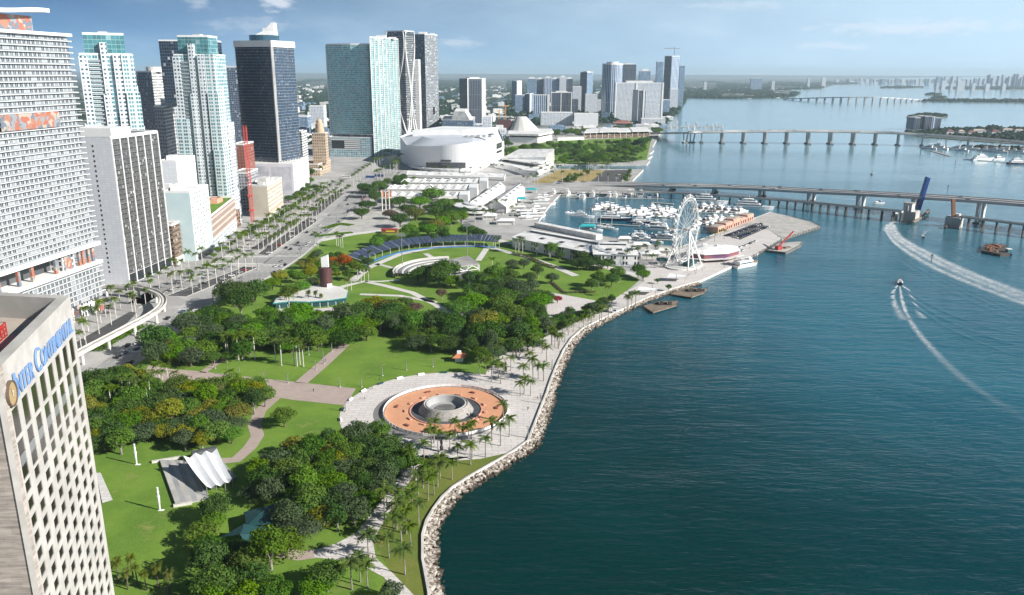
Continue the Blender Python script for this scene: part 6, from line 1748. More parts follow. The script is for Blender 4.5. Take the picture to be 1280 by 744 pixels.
for u, v, R_c, tn in ((292, 372, 12, 'dark'), (318, 366, 11, 'dark'), (300, 382, 10, 'dark'), (240, 400, 9, 'mid'), (262, 395, 9, 'dark'), (340, 352, 6.5, 'mid'), (375, 400, 8, 'bright'), (335, 392, 7, 'bright'), (345, 405, 6, 'bright'), (352, 425, 7, 'dark'), (355, 415, 7, 'mid'), (440, 408, 8, 'bright'), (452, 402, 8, 'bright'), (200, 430, 7, 'olive'), (215, 440, 6, 'mid')):
 x, y = at(u, v, 6); tree(x, y, R_c, tn, pl_mid)
grove([(440, 388), (500, 376), (530, 392), (560, 402), (600, 395), (640, 372), (672, 372), (672, 400), (694, 405), (660, 428), (640, 436), (600, 446), (560, 432), (520, 430), (505, 414), (470, 415), (440, 420)], 80, .48, (5.2, 8.6), ['dark', 'dark', 'mid', 'mid', 'dark', 'mid', 'grey', 'bright'], ('in the grove behind the fountain plaza', 'the fountain', FTN), seed=4)
for u, v, R_c, tn in ((590, 380, 10, 'bright'), (575, 385, 9, 'bright'), (605, 405, 9, 'yellow'), (520, 405, 8, 'bright'), (485, 385, 9, 'olive'), (470, 382, 8, 'yellow'), (545, 405, 9, 'dark'), (640, 395, 8, 'grey')):
 x, y = at(u, v, 6); tree(x, y, R_c, tn, ('in the grove behind the fountain plaza', 'the fountain', FTN))
for u, v, R_c, tn in ((532, 343, 9.5, 'dark'), (522, 346, 8, 'dark'), (555, 345, 10.5, 'dark'), (548, 350, 9, 'dark'), (563, 350, 8, 'mid'), (597, 347, 7, 'bright'), (606, 352, 7, 'mid'), (630, 350, 7, 'dark'), (618, 360, 8, 'dark'), (650, 362, 7, 'dark'), (552, 366, 4, 'bare'), (520, 383, 5, 'bare'), (500, 378, 4, 'bare'), (655, 328, 5, 'grey'), (640, 330, 5, 'grey'), (672, 340, 5, 'dark'), (662, 345, 5, 'dark'), (690, 346, 5, 'grey'), (430, 330, 6, 'flame'), (418, 332, 6, 'olive'), (416, 326, 5, 'flame'), (400, 335, 5, 'mid'), (388, 340, 5, 'yellow'), (372, 345, 5.5, 'mid'), (405, 348, 5, 'grey'), (378, 360, 6, 'bright'), (362, 365, 6, 'mid'), (455, 335, 5, 'dark'), (440, 330, 5, 'mid'), (460, 327, 5, 'dark'), (350, 350, 6, 'yellow'), (697, 370, 3.0, 'red'), (690, 366, 2.2, 'red')):
 x, y = at(u, v, 5); tree(x, y, R_c, tn, pl_amph)
for u, v, R_c, tn in ((540, 249, 13, 'bright'), (525, 255, 12, 'bright'), (556, 258, 11, 'bright'), (510, 264, 10, 'dark'), (520, 270, 11, 'olive'), (500, 278, 10, 'dark'), (535, 290, 9, 'bright'), (512, 292, 9, 'bright'), (545, 283, 9, 'yellow'), (552, 280, 8, 'bright'), (488, 268, 8, 'bare'), (460, 258, 10, 'dark'), (470, 250, 9, 'dark'), (452, 268, 9, 'dark'), (462, 242, 12, 'dark'), (474, 238, 11, 'mid'), (456, 236, 10, 'dark'), (500, 254, 9, 'dark'), (490, 256, 9, 'dark'), (570, 255, 9, 'dark'), (562, 270, 9, 'dark'), (585, 290, 9, 'dark'), (598, 292, 8, 'dark'), (476, 300, 7, 'dark'), (490, 298, 7, 'mid'), (545, 262, 9, 'dark'), (480, 300, 6, 'dark'), (575, 266, 7, 'dark')):
 x, y = at(u, v, 5); tree(x, y, R_c, tn, pl_north)
grove([(690, 402), (705, 392), (728, 388), (748, 378), (768, 368), (772, 374), (750, 388), (726, 402), (700, 416)], 22, .52, (2.8, 4.6), ['dark', 'grey', 'mid', 'dark'], pl_shore, zc=3, seed=6)
for u, v, R_c, tn in ((748, 352, 6, 'dark'), (765, 350, 6.5, 'dark'), (772, 346, 6, 'mid'), (740, 356, 5, 'mid'), (798, 340, 6, 'dark'), (804, 344, 5.5, 'mid'), (822, 348, 2.2, 'dark'), (836, 357, 2.4, 'dark')):
 x, y = at(u, v, 4); tree(x, y, R_c, tn, pl_shore)
for u, v, R_c, tn in ((688, 314, 6, 'bright'), (697, 312, 5, 'bright'), (700, 318, 5, 'dark'), (722, 316, 6, 'yellow'), (730, 322, 7, 'dark'), (742, 325, 7, 'dark'), (722, 328, 7, 'dark'), (752, 330, 6.5, 'dark'), (735, 330, 6, 'dark'), (760, 328, 5, 'dark')):
 x, y = at(u, v, 5); tree(x, y, R_c, tn, pl_hall)
grove([(350, 562), (395, 548), (430, 545), (470, 540), (505, 556), (508, 580), (480, 606), (458, 628), (448, 640), (420, 650), (405, 655), (372, 668), (340, 690), (330, 720), (300, 760), (230, 760), (262, 700), (250, 660), (262, 640), (290, 625), (310, 605), (318, 585)], 84, .47, (4.6, 6.6), ['dark', 'dark', 'mid', 'dark', 'mid', 'grey', 'mid'], pl_bot, seed=8, avoid=[ats([(262, 706), (352, 700), (352, 634), (298, 628)], 0)])
for u, v, R_c, tn in ((366, 556, 4.5, 'yellow'), (412, 560, 5.5, 'yellow'), (425, 575, 4.5, 'yellow'), (385, 630, 6, 'mid'), (402, 645, 5, 'yellow'), (372, 615, 5, 'bright'), (408, 720, 5.5, 'mid'), (395, 730, 5, 'bright'), (488, 735, 3.6, 'grey'), (340, 735, 5.5, 'dark'), (455, 560, 7, 'dark'), (480, 570, 7, 'dark'), (462, 590, 6, 'dark')):
 x, y = at(u, v, 5); tree(x, y, R_c, tn, pl_bot)
grove([(632, 190), (660, 183), (700, 180), (740, 181), (770, 178), (812, 176), (806, 196), (780, 202), (740, 204), (700, 203), (650, 199)], 110, .40, (6, 10.5), ['dark', 'dark', 'mid'], ('on the bayside parkland beyond the arena', 'the arena', ARENA_), zc=5, seed=9, avoid=[ats([(735, 183), (770, 183), (775, 190), (735, 193)])])
grove([(632, 190), (700, 179), (812, 175), (808, 198), (740, 204), (650, 199)], 90, .38, (3.5, 6.5), ['mid', 'bright', 'mid'], ('on the bayside parkland beyond the arena', 'the arena', ARENA_), zc=4, seed=23)
grove([(676, 164), (750, 162), (790, 160), (826, 158), (826, 165), (780, 166), (690, 170)], 40, .5, (7, 11), ['dark', 'mid', 'dark'], ('by the far bay road', 'the bay edge slab', (365, 2347)), zc=6, seed=10)
grove([(590, 178), (640, 176), (640, 184), (600, 186)], 10, .5, (6, 9), ['dark'], ('right behind the arena roof', 'the arena', ARENA_), zc=5, seed=11)
grove([(585, 350), (625, 338), (650, 350), (672, 364), (692, 388), (680, 400), (640, 388), (600, 388), (580, 372)], 34, .48, (4.6, 7.4), ['dark', 'mid', 'dark', 'grey', 'bright'], pl_amph, seed=12)
grove([(345, 362), (352, 342), (392, 320), (412, 318), (440, 322), (464, 330), (446, 342), (414, 352), (385, 368)], 34, .48, (2.6, 4.6), ['mid', 'yellow', 'grey', 'dark', 'mid'], pl_amph, zc=3, seed=13)
grove([(455, 300), (500, 296), (560, 286), (590, 296), (560, 300), (500, 304), (470, 310)], 14, .5, (4, 6.5), ['mid', 'dark', 'bright'], pl_north, seed=14)
grove([(496, 262), (560, 254), (588, 262), (580, 280), (520, 284)], 12, .5, (5, 8.5), ['mid', 'dark', 'dark'], pl_north, seed=15)
for Y in range(606, 985, 13): tree(-231 + RND.uniform(-2, 2), Y, RND.uniform(2.6, 4.0), RND.choice(['mid', 'dark', 'bright']), ('along the boulevard facades', 'the street crossing', (-228, 600)))
for Y in range(815, 1000, 15): tree(-205 + RND.uniform(-3, 3), Y, RND.uniform(2.4, 3.8), RND.choice(['mid', 'dark']), ('on the far boulevard median', 'the street crossing', (-200, 600)))
for Y in range(880, 985, 12): tree(-247 + RND.uniform(-6, 6), Y, RND.uniform(4, 6), RND.choice(['mid', 'dark']), ('below the white screened podium', 'the cream block', (-245, 830)))
grove([(384, 200), (396, 206), (400, 214), (388, 232), (376, 236), (372, 226)], 12, .5, (4, 6), ['dark', 'mid'], ('below the cupola tower', 'the cupola tower', (-275, 1131)), seed=16)
grove([(478, 226), (505, 221), (525, 224), (520, 230), (490, 240), (470, 236)], 16, .48, (4, 7), ['dark', 'mid', 'dark'], ('between the boulevard and the arena terrace', 'the arena', ARENA_), seed=17)
grove([(700, 226), (735, 214), (742, 214), (712, 229)], 12, .5, (3, 5), ['dark', 'mid'], ('at the left edge of the dry field', 'the arena', ARENA_), zc=3, seed=18)
grove([(776, 228), (788, 213), (793, 213), (783, 229)], 8, .5, (3, 4.5), ['mid', 'dark'], ('between the dark lot and the bay wall', 'the arena', ARENA_), zc=3, seed=19)
grove([(338, 396), (356, 390), (400, 394), (444, 388), (446, 398), (400, 404), (345, 404)], 16, .5, (3.2, 5.0), ['mid', 'bright', 'mid'], pl_mid, zc=4, seed=27)
make_trees()
# ---- palms
def frond(b, base, a, L_, rise, droop, wdt, r):
 "one arched frond: two rows of hanging leaflets"
 ca, sa = math.cos(a), math.sin(a); n_ = 7; pts = []
 for k in range(n_ + 1):
  t = k / n_
  pts.append(Vector((base[0] + ca * L_ * t * (1 - .18 * droop * t), base[1] + sa * L_ * t * (1 - .18 * droop * t), base[2] + rise * L_ * t - droop * L_ * t * t * .85)))
 s_ = Vector((-sa, ca, 0))
 for k in range(n_):
  p, q = pts[k], pts[k + 1]; t = (k + .5) / n_; w_ = wdt * (math.sin(PI * min(1, t * .85 + .15)) ** .7)
  for sd in (-1, 1):
   tip = (p + q) / 2 + s_ * sd * w_ + (q - p) * .7 + Vector((0, 0, -w_ * r.uniform(.25, .6)))
   b.face([tuple(p), tuple(q), tuple(tip)] if sd > 0 else [tuple(q), tuple(p), tuple(tip)])
def palm_proto(kind, seed):
 r = random.Random(seed); tb, cb = MB(), MB()
 if kind == 'coconut':
  h = 8.2; lx, ly = r.uniform(-.7, .7), r.uniform(-.7, .7)
  tb.tube([(0, 0, 0), (lx * .25, ly * .25, h * .35), (lx * .6, ly * .6, h * .7), (lx, ly, h)], [.26, .19, .16, .14], 6); top = (lx, ly, h)
  for k in range(20): frond(cb, top, 2 * PI * k / 20 * 1.618 * 2 + r.uniform(-.2, .2), r.uniform(3.1, 4.1), r.uniform(.1, .95), r.uniform(.6, 1.05), .85, r)
 elif kind == 'royal':
  h = 11.5
  tb.tube([(0, 0, 0), (0, 0, h * .3), (0, 0, h * .6), (0, 0, h)], [.30, .25, .29, .18], 7); tb.tube([(0, 0, h), (0, 0, h + 1.7)], [.17, .11], 6, 1); top = (0, 0, h + 1.5)
  for k in range(18): frond(cb, top, 2 * PI * k / 18 * 1.618 * 2 + r.uniform(-.2, .2), r.uniform(3.4, 4.4), r.uniform(.2, 1.1), r.uniform(.6, 1.1), 1.05, r)
 else:
  h = 7.0
  tb.tube([(0, 0, 0), (.1, .05, h * .5), (.15, 0, h)], [.26, .22, .24], 6); top = (.15, 0, h)
  for k in range(34): frond(cb, top, r.uniform(0, 2 * PI), r.uniform(1.4, 2.2), r.uniform(-.5, 1.3), r.uniform(.5, .9), .75, r)
 return tb, cb
PAL = {}
for kind, tm in (('coconut', 'trunk_grey'), ('royal', 'trunk_white'), ('sabal', 'trunk_brown')):
 for s_ in range(3):
  tb, cb = palm_proto(kind, 10 + s_)
  o = tb.build('trunk', [M[tm], M['leaf_bright']], org=(0, 0, 0)); tme = o.data; bpy.data.objects.remove(o)
  o = cb.build('crown', M['leaf_palm_gold' if kind == 'sabal' else 'leaf_palm'], org=(0, 0, 0)); cme = o.data; bpy.data.objects.remove(o)
  PAL[(kind, s_)] = (tme, cme)
PLIST = []
def palms(kind, pts, place, lm, lmname, sc_=1.0, world=False):
 Q = pts if world else ats(pts)
 Q = sorted(Q, key=lambda p: math.hypot(p[0] - lm[0], p[1] - lm[1]))
 KN = {'coconut': 'coconut palm', 'royal': 'royal palm', 'sabal': 'fan palm'}
 for i, (x, y) in enumerate(Q):
  lab = '%s %s, %s %s' % (KN[kind], place, nth(i), lmname)
  o = thing(kind.replace('sabal', 'fan') + '_palm', lab, 'palm', (x, y, 0), 'palms ' + place)
  s_ = sc_ * RND.uniform(.84, 1.14); o.scale = (s_, s_, s_ * RND.uniform(.9, 1.08)); o.rotation_euler = (RND.uniform(-.03, .03), RND.uniform(-.03, .03), RND.uniform(0, 6.28))
  for nm, me in zip(('trunk', 'crown'), PAL[(kind, i % 3)]):
   c = bpy.data.objects.new(nm, me); C.objects.link(c); c.parent = o
def Z(pts, ox, oy, k): return [(ox + x / k, oy + y / k) for x, y in pts]
palms('coconut', Z([(210, 470), (250, 470), (290, 515), (350, 530), (335, 500), (415, 445), (480, 615), (505, 600), (548, 612), (600, 500), (635, 515), (565, 490), (655, 385), (560, 335), (572, 312), (690, 270), (710, 290), (735, 300), (455, 350), (475, 345), (320, 380), (625, 330), (540, 440), (500, 520)], 560, 380, 5.3125), 'on the plaza beyond the fountain', FTN, 'the fountain')
palms('coconut', Z([(518, 525), (548, 520), (605, 545), (628, 470), (667, 495), (690, 500), (703, 480), (770, 565), (700, 600), (800, 490), (840, 512), (880, 470), (853, 400), (530, 500), (640, 600)], 400, 420, 3.72), 'on the near side of the fountain plaza', FTN, 'the fountain')
palms('coconut', Z([(765, 190), (710, 245), (780, 270), (830, 260), (820, 292), (880, 265), (805, 330), (780, 350), (742, 455), (715, 395), (660, 400), (600, 430), (650, 470), (618, 590), (637, 525), (690, 490), (710, 545), (685, 660), (535, 610), (465, 722), (530, 715), (500, 690), (740, 330), (690, 430), (670, 520), (760, 300)], 300, 520, 3.32), 'on the grass strip above the boulders', at(526, 690), 'the bottom edge', 1.1)
palms('coconut', Z([(685, 555), (722, 530), (768, 520), (800, 500), (838, 490), (862, 470), (925, 450), (940, 440), (995, 420), (555, 625), (580, 635), (605, 650), (618, 632), (1150, 340), (1175, 340), (1205, 325), (1140, 352), (280, 715), (305, 720), (405, 690), (950, 240), (990, 255)], 600, 330, 6.2), 'along the upper promenade', WHEEL, 'the wheel', .95)
palms('royal', Z([(570, 610), (685, 630), (702, 635), (720, 625), (742, 640), (605, 632), (265, 590), (280, 590), (340, 600), (365, 590), (440, 590), (250, 570), (655, 325)], 230, 330, 4.96), 'on the lawn by the diagonal path', FTN, 'the fountain', 1.0)
palms('royal', Z([(185, 530), (260, 500), (330, 510), (400, 510), (490, 430), (520, 390), (412, 495), (220, 520), (440, 440), (300, 480), (470, 400), (560, 420), (880, 420)], 100, 400, 4.65), 'in the left park grove', TENT, 'the tent stage', .9)
palms('sabal', Z([(222, 672), (278, 725), (325, 715), (200, 722), (372, 742), (160, 690), (240, 700)], 100, 520, 3.323), 'at the bottom edge of the lawn', TENT, 'the tent stage', 1.0)
palms('sabal', Z([(140, 620), (240, 565), (342, 600), (410, 590), (460, 600), (100, 600), (200, 590)], 340, 300, 7.44), 'in front of the cafe with the brown tower', CAFE, 'the cafe', 1.1)
palms('royal', Z([(830, 400), (900, 400), (910, 225), (800, 380), (700, 480), (740, 470), (860, 380), (620, 60), (640, 70), (600, 55), (660, 75), (410, 65), (430, 70)], 340, 300, 7.44), 'on the small lawns left of the amphitheatre', AMPH, 'the stage roof', .8)
palms('royal', Z([(330, 290), (375, 290), (350, 285), (465, 312), (545, 322), (1040, 372), (1082, 352), (1112, 352), (180, 420), (215, 440), (200, 260), (225, 265), (1240, 300)], 580, 260, 5.12), 'along the front of the longest market hall', WHEEL, 'the wheel', .85)
def rowp(a, b_, n_): return [lerp(a, b_, (k + .5) / n_) for k in range(n_)]
R1 = rowp((-223, 500), (-200, 577), 9) + rowp((-209.5, 499), (-190, 577), 9)
palms('royal', R1, 'edging the near dark parking median', (-189, 580), 'the street crossing', 1.00, True)
palms('royal', rowp((-203, 620), (-204, 788), 13) + rowp((-192.5, 620), (-190.5, 776), 12), 'edging the long dark parking median', (-190, 616), 'the street crossing', 1.00, True)
palms('royal', rowp((-216, 622), (-215, 800), 12) + rowp((-226, 600), (-222, 800), 12) + rowp((-237, 500), (-232, 590), 8), 'on the paved strip beside the facades', (-225, 590), 'the street crossing', 0.98, True)
palms('royal', [(-226, 402), (-231, 410), (-238, 404), (-228, 420), (-236, 424), (-241, 416), (-229, 436), (-237, 440), (-233, 450), (-240, 452), (-229, 462), (-238, 466), (-234, 478), (-241, 484), (-244, 470), (-226, 474), (-222, 452), (-231, 494), (-222, 390), (-233, 388), (-226, 374)], 'below the curving elevated track', (-216, 459), 'the track bend', 0.95, True)
palms('royal', rowp((-199, 805), (-203, 960), 9) + rowp((-211, 800), (-213, 960), 8) + rowp((-222, 810), (-221, 960), 8), 'on the far boulevard median', (-200, 790), 'the long parking median', 1.04, True)
palms('royal', rowp((-203, 1010), (-206, 1380), 15) + rowp((-178, 1040), (-176, 1380), 12) + rowp((-165, 1110), (-172, 1230), 7), 'along the boulevard before the arena', (-200, 1000), 'the cupola tower', 1.16, True)
palms('royal', [at(733 + k * 2.4, 212.5 + (k % 2) * .3) for k in range(13)], 'in the row by the canal', at(733, 212), 'the arena', 1.05, True)
palms('royal', ats([(672, 227), (682, 225), (690, 222), (700, 218), (712, 214.5), (716, 224), (724, 219), (731, 226), (738, 223), (744, 217), (752, 221), (760, 228), (748, 229.5), (770, 229.5), (778, 231), (690, 228), (703, 229), (712, 228), (722, 229), (785, 231.5), (676, 222), (684, 218), (694, 213.5), (760, 214)]), 'around the dry field by the bridge', at(690, 220), 'the arena', 1.0, True)
palms('royal', ats([(620, 216), (628, 217.5), (650, 220), (664, 219.5), (676, 219), (688, 221), (654, 231), (660, 232), (668, 231), (664, 229), (672, 230.5), (545, 219.5), (560, 219.8), (575, 220), (600, 220.5), (588, 221)]), 'in front of the arena terrace', (-95, 1180), 'the arena', .95, True)
palms('royal', ats([(614, 266), (620, 264), (626, 263), (632, 262), (604, 276), (608, 280), (616, 279), (640, 271), (645, 268), (600, 270), (594, 280), (642, 277)]), 'among the market terrace kiosks', cc, 'the curved pavilion', .85, True)
palms('coconut', ats([(850, 318), (815, 332), (808, 326), (893, 302), (900, 297), (905, 299), (806, 318), (833, 322), (820, 318)]), 'around the waterfront bars by the wheel', WHEEL, 'the wheel', .9, True)
palms('royal', [(-262, 690), (-258, 700), (-264, 680), (-256, 712)], 'on the roof garden of the red block', (-262, 690), 'the lattice office tower', .4, True)
for o in list(C.objects):
 if o.get('group') == 'palms on the roof garden of the red block': o.location.z = zat(270.5, -240, 630.5)
# ---- hedges
def hedge(label, line, w_, h, tone, seed):
 r = random.Random(seed); P = ats(line); b = MB(); st = MB(); L_ = 0
 for i in range(len(P) - 1):
  a, c = P[i], P[i + 1]; l = math.hypot(c[0] - a[0], c[1] - a[1])
  for _ in range(int(l * w_ * 9)):
   t = r.random(); d = ((c[1] - a[1]) / l, -(c[0] - a[0]) / l); o_ = r.uniform(-1, 1)
   p = Vector((a[0] + (c[0] - a[0]) * t + d[0] * o_ * w_ / 2, a[1] + (c[1] - a[1]) * t + d[1] * o_ * w_ / 2, h * (1 - o_ * o_ * .5) * r.uniform(.3, 1.05)))
   n1 = Vector((r.gauss(0, .6), r.gauss(0, .6), 1)).normalized(); t1 = n1.cross(Vector((r.gauss(0, 1), r.gauss(0, 1), .1))).normalized(); u1 = n1.cross(t1); s_ = r.uniform(.25, .5)
   b.face([tuple(p + t1 * s_), tuple(p + u1 * s_ * .7), tuple(p - t1 * s_), tuple(p - u1 * s_ * .7)])
 o = b.build('hedge', M['leaf_' + tone], org=(P[0][0], P[0][1], 0)); tag(o, label, 'hedge')
hedge('dark reddish hedge below the market hall lawn', [(640, 318), (660, 322), (680, 332), (696, 336)], 4, 2.0, 'olive', 1)
hedge('brown curving hedge around the round court', [(688, 352), (697, 360), (705, 367), (720, 366), (745, 366)], 2.2, 1.3, 'bare', 2)
hedge('clipped dark hedge along the planted promenade edge', [(640, 440), (662, 430), (690, 417), (715, 405), (735, 396), (760, 388)], 1.6, 1.0, 'dark', 3)
hedge('low hedge strip at the top of the lower promenade', [(505, 585), (490, 606), (470, 633)], 1.2, .8, 'dark', 4)
hedge('dark hedge strip under the elevated track', [(120, 440), (150, 422), (178, 408)], 6, 1.6, 'mid', 5)
hedge('green planting bed in the street plaza before the market sheds', [(405, 286), (425, 280), (440, 282)], 8, 1.0, 'mid', 6)
hedge('green planting bed beside the curved solar roof', [(395, 296), (418, 293), (440, 291)], 7, .9, 'bright', 7)
# ---- far woods
def blobs(name, pts, r, mname):
 b = MB()
 for x, y, z, R_c in pts:
  k = 6; a0 = r.uniform(0, 6); h = R_c * r.uniform(.8, 1.25)
  ring = [(x + R_c * r.uniform(.7, 1.15) * math.cos(a0 + 2 * PI * i / k), y + R_c * r.uniform(.7, 1.15) * math.sin(a0 + 2 * PI * i / k), z + h * r.uniform(.25, .55)) for i in range(k)]
  top = (x + r.uniform(-.3, .3) * R_c, y + r.uniform(-.3, .3) * R_c, z + h)
  for i in range(k):
   j = (i + 1) % k
   b.face([ring[i], ring[j], top]); b.face([(ring[i][0], ring[i][1], z), (ring[j][0], ring[j][1], z), ring[j], ring[i]])
 o = b.build(name, M[mname], org=(0, 0, 0)); return setting(o, 'stuff')
r = random.Random(31); pts = []
PL = shore + [(60000, 88000), (-60000, 88000), (-60000, -2500)]
while len(pts) < 11000:
 Y = 1500 * math.exp(r.random() ** .8 * 2.3); u = r.uniform(360, 1040); x = (u - 640) / 1000 * Y
 if not inpoly(x, Y, PL) or (x > -30 and Y < 1960) or (Y < 2300 and x > -30): continue
 if math.sin(x * .021 * min(1, 2400 / Y)) * math.sin(Y * .013 * min(1, 2400 / Y) + x * .002) > .12: continue
 pts.append((x, Y, 0, r.uniform(4, 8) * (1 + Y / 9000)))
blobs('far_woods', pts, r, 'leaf_far')
pts = []
for line, n_, wd in (([(860, 122), (930, 123), (985, 122)], 260, 40), ([(829, 157), (847, 141), (860, 122)], 120, 26), ([(996, 120.5), (1003, 116)], 60, 60), ([(960, 117.2), (996, 120)], 80, 60), ([(985, 112.6), (1025, 111)], 90, 90)):
 P = ats(line)
 for _ in range(n_):
  t = r.random() * (len(P) - 1); i = int(t); p = lerp(P[i], P[i + 1], t - i); pts.append((p[0] - r.uniform(4, wd), p[1] + r.uniform(0, wd), 0, r.uniform(5, 9) * (1 + p[1] / 9000)))
blobs('shore_woods', pts, r, 'leaf_far')
pts = []
for poly, n_, Rr, hh in (([(1134, 146.2), (1150, 147.6), (1176, 147.3), (1183, 145), (1175, 143), (1150, 142.6)], 420, (5, 8), 0), ([(1156, 118.4), (1170, 119), (1177, 118), (1165, 116.9)], 200, (7, 11), 0), ([(1164, 122.4), (1178, 122.8), (1183, 121.4), (1170, 120.6)], 200, (6, 10), 0), ([(1153, 126.6), (1210, 127.4), (1290, 128.2), (1290, 125.8), (1200, 125.2), (1160, 125.6)], 640, (7, 13), 0),
                         ([(1101, 110), (1130, 110.4), (1156, 109.4), (1130, 108.1), (1106, 108.6)], 220, (10, 17), 0), ([(1169, 111), (1220, 112.2), (1290, 112), (1290, 108.6), (1200, 108.4), (1173, 109.2)], 480, (9, 15), 0), ([(1043, 105.4), (1060, 105.8), (1074, 104.4), (1052, 104)], 100, (14, 22), 0),
                         ([(1130, 165), (1150, 169), (1180, 171.5), (1230, 174), (1300, 177), (1300, 161.5), (1240, 160), (1200, 161.2), (1165, 162.4), (1142, 164)], 480, (5, 9), 0), ([(1198, 183), (1220, 185.4), (1260, 188), (1300, 190), (1300, 185), (1240, 182)], 150, (3, 5), 0), ([(1070, 101.2), (1120, 102.6), (1190, 104.2), (1300, 105.6), (1300, 101.4), (1180, 100), (1075, 100)], 420, (16, 28), 0)):
 P = ats(poly); xs = [p[0] for p in P]; ys = [p[1] for p in P]; c_ = 0
 while c_ < n_:
  x, y = r.uniform(min(xs), max(xs)), r.uniform(min(ys), max(ys))
  if inpoly(x, y, P): pts.append((x, y, -.5, r.uniform(*Rr))); c_ += 1
blobs('island_woods', pts, r, 'leaf_far')
# ---------------------------------------------------------------- fountain
fo = thing('fountain', 'round stone cone fountain in the middle of the terracotta ring', 'fountain', (*FC, 0))
mt, t, bs = mknodes('fountain_stone'); n = N(t); p = n.pos()
sx = n.n('ShaderNodeSeparateXYZ'); t.links.new(p, sx.inputs[0])
ang = n.math('ARCTAN2', n.math('SUBTRACT', sx.outputs[0], FC[0]), n.math('SUBTRACT', sx.outputs[1], FC[1]))
cx = n.n('ShaderNodeCombineXYZ'); n.put(cx.inputs[0], n.math('MULTIPLY', ang, 10)); n.put(cx.inputs[1], sx.outputs[2])
br = n.n('ShaderNodeTexBrick'); t.links.new(cx.outputs[0], br.inputs['Vector']); br.inputs['Scale'].default_value = 1; br.inputs['Brick Width'].default_value = 1.1; br.inputs['Row Height'].default_value = .5; br.inputs['Mortar Size'].default_value = .04
n.put(br.inputs['Color1'], (.36, .34, .31)); n.put(br.inputs['Color2'], (.25, .235, .22)); n.put(br.inputs['Mortar'], (.16, .15, .145))
t.links.new(br.outputs[0], bs.inputs['Base Color']); bs.inputs['Roughness'].default_value = .85; M['fountain_stone'] = mt
b = MB(); b.lathe(FC, [(11.9, .1), (9.6, 3.4), (9.3, 3.5)], 48); b.build('outer_wall', M['fountain_stone'], fo)
b = MB(); b.lathe(FC, [(9.3, 3.5), (8.9, 3.2), (8.6, 3.2), (8.6, 3.5), (8.2, 3.5)], 48); b.build('rim', M['concrete'], fo)
b = MB(); b.lathe(FC, [(8.2, 3.5), (7.5, .7), (0, .6)], 48); b.build('basin', M['grey'], fo)
b = MB(); b.lathe(FC, [(5.2, .72), (4.6, 1.0), (0, 1.1)], 24); b.build('spout_ring', M['dark_concrete'], fo)
OC = FC
sheet('terrace_ring', [ellipse(OC, 26.2, 26.2, 72)], 'terracotta_tiles', .14)
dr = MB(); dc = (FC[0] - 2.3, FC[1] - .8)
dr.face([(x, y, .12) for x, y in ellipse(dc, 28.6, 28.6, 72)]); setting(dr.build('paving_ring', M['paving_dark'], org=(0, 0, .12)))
sheet('pool_ring', [ellipse(FC, 15.2, 15.2, 60)], 'dark_grey', .17)
pr = MB(); pr.lathe(FC, [(15.6, .14), (15.6, .5), (15.1, .5), (15.1, .17)], 60); pr.build('pool_kerb', M['pink_stucco'], fo)
i = 0
for k in range(26):
 a = 2 * PI * k / 26 + .1
 rad = 17.2 if k % 2 else 21.8
 if k % 2 == 0 and k % 4: continue
 x, y = FC[0] + rad * math.cos(a), FC[1] + rad * math.sin(a)
 b = MB(); b.box(x, y, .14, 2.2, .9, .45, a + PI / 2); b.box(x, y, .59, 2.4, 1.1, .12, a + PI / 2); o = b.build('stone_bench', M['pink_stucco' if k % 2 else 'brick_red'])
 i += 1; tag(o, 'low %s seat block on the terracotta ring, seat %d counted anticlockwise from the water side' % ('pink' if k % 2 else 'brick', i), 'bench', 'seat blocks around the fountain')
fe = thing('perimeter_fence', 'white panel fence circling the terracotta fountain terrace', 'fence', (*FC, 0))
for k in range(72):
 t0, t1 = 2 * PI * k / 72, 2 * PI * (k + .9) / 72
 P_, Q_ = (FC[0] + 26.7 * math.cos(t0), FC[1] + 26.7 * math.sin(t0)), (FC[0] + 26.7 * math.cos(t1), FC[1] + 26.7 * math.sin(t1))
 b = MB(); b.beam([P_, Q_], .06, .06, 1.3 + .14, 1.15); b.bar((*P_, .14), (*P_, 1.6), .12); b.build('panel', M['white' if k % 5 else 'offwhite'], fe)
# low plaza edge benches
for k, d in enumerate(range(96, 292, 14)):
 a = math.radians(d); x, y = FC[0] + 44.2 * math.cos(a), FC[1] + 44.2 * math.sin(a)
 b = MB(); b.box(x, y, .1, .5, 3.2, .45, a); b.box(x + .3 * math.cos(a), y + .3 * math.sin(a), .6, .15, 3.2, .35, a)
 tag(b.build('plaza_bench', M['white' if k % 3 else 'teal_dark']), 'long plaza edge bench, seat %d along the lawn rim from the kiosk' % (k + 1), 'bench', 'benches along the plaza rim')
# kiosk on the lawn, dark sculpture
x, y = at(574, 451); r = thing('lawn_kiosk', 'small kiosk with flared red roof on the lawn edge', 'kiosk', (x, y, 0))
q = rect(x - 2, x + 2, y - 2, y + 2); MB().prism(q, 0, 2.6).build('wall', M['white'], r); MB().taper(offset(q, 1.4), offset(q, -.9), 2.5, 4.0).build('roof', M['terracotta'], r); MB().prism(offset(q, -1), 4, 5.2).build('cupola', M['white'], r)
for (u, v), lab in (((552, 565), 'dark slender sculpture on the near side of the fountain plaza'), ((632, 465), 'dark slender sculpture under the palms beyond the fountain')):
 x, y = at(u, v); r = thing('sculpture', lab, 'sculpture', (x, y, 0)); MB().box(x, y, .1, 1.4, 1.4, .6).build('plinth', M['concrete'], r)
 b = MB(); b.lathe((x, y), [(.5, .7), (.75, 2), (.35, 3), (.6, 4), (.3, 5.2), (0, 5.6)], 8); b.build('figure', M['black'], r)
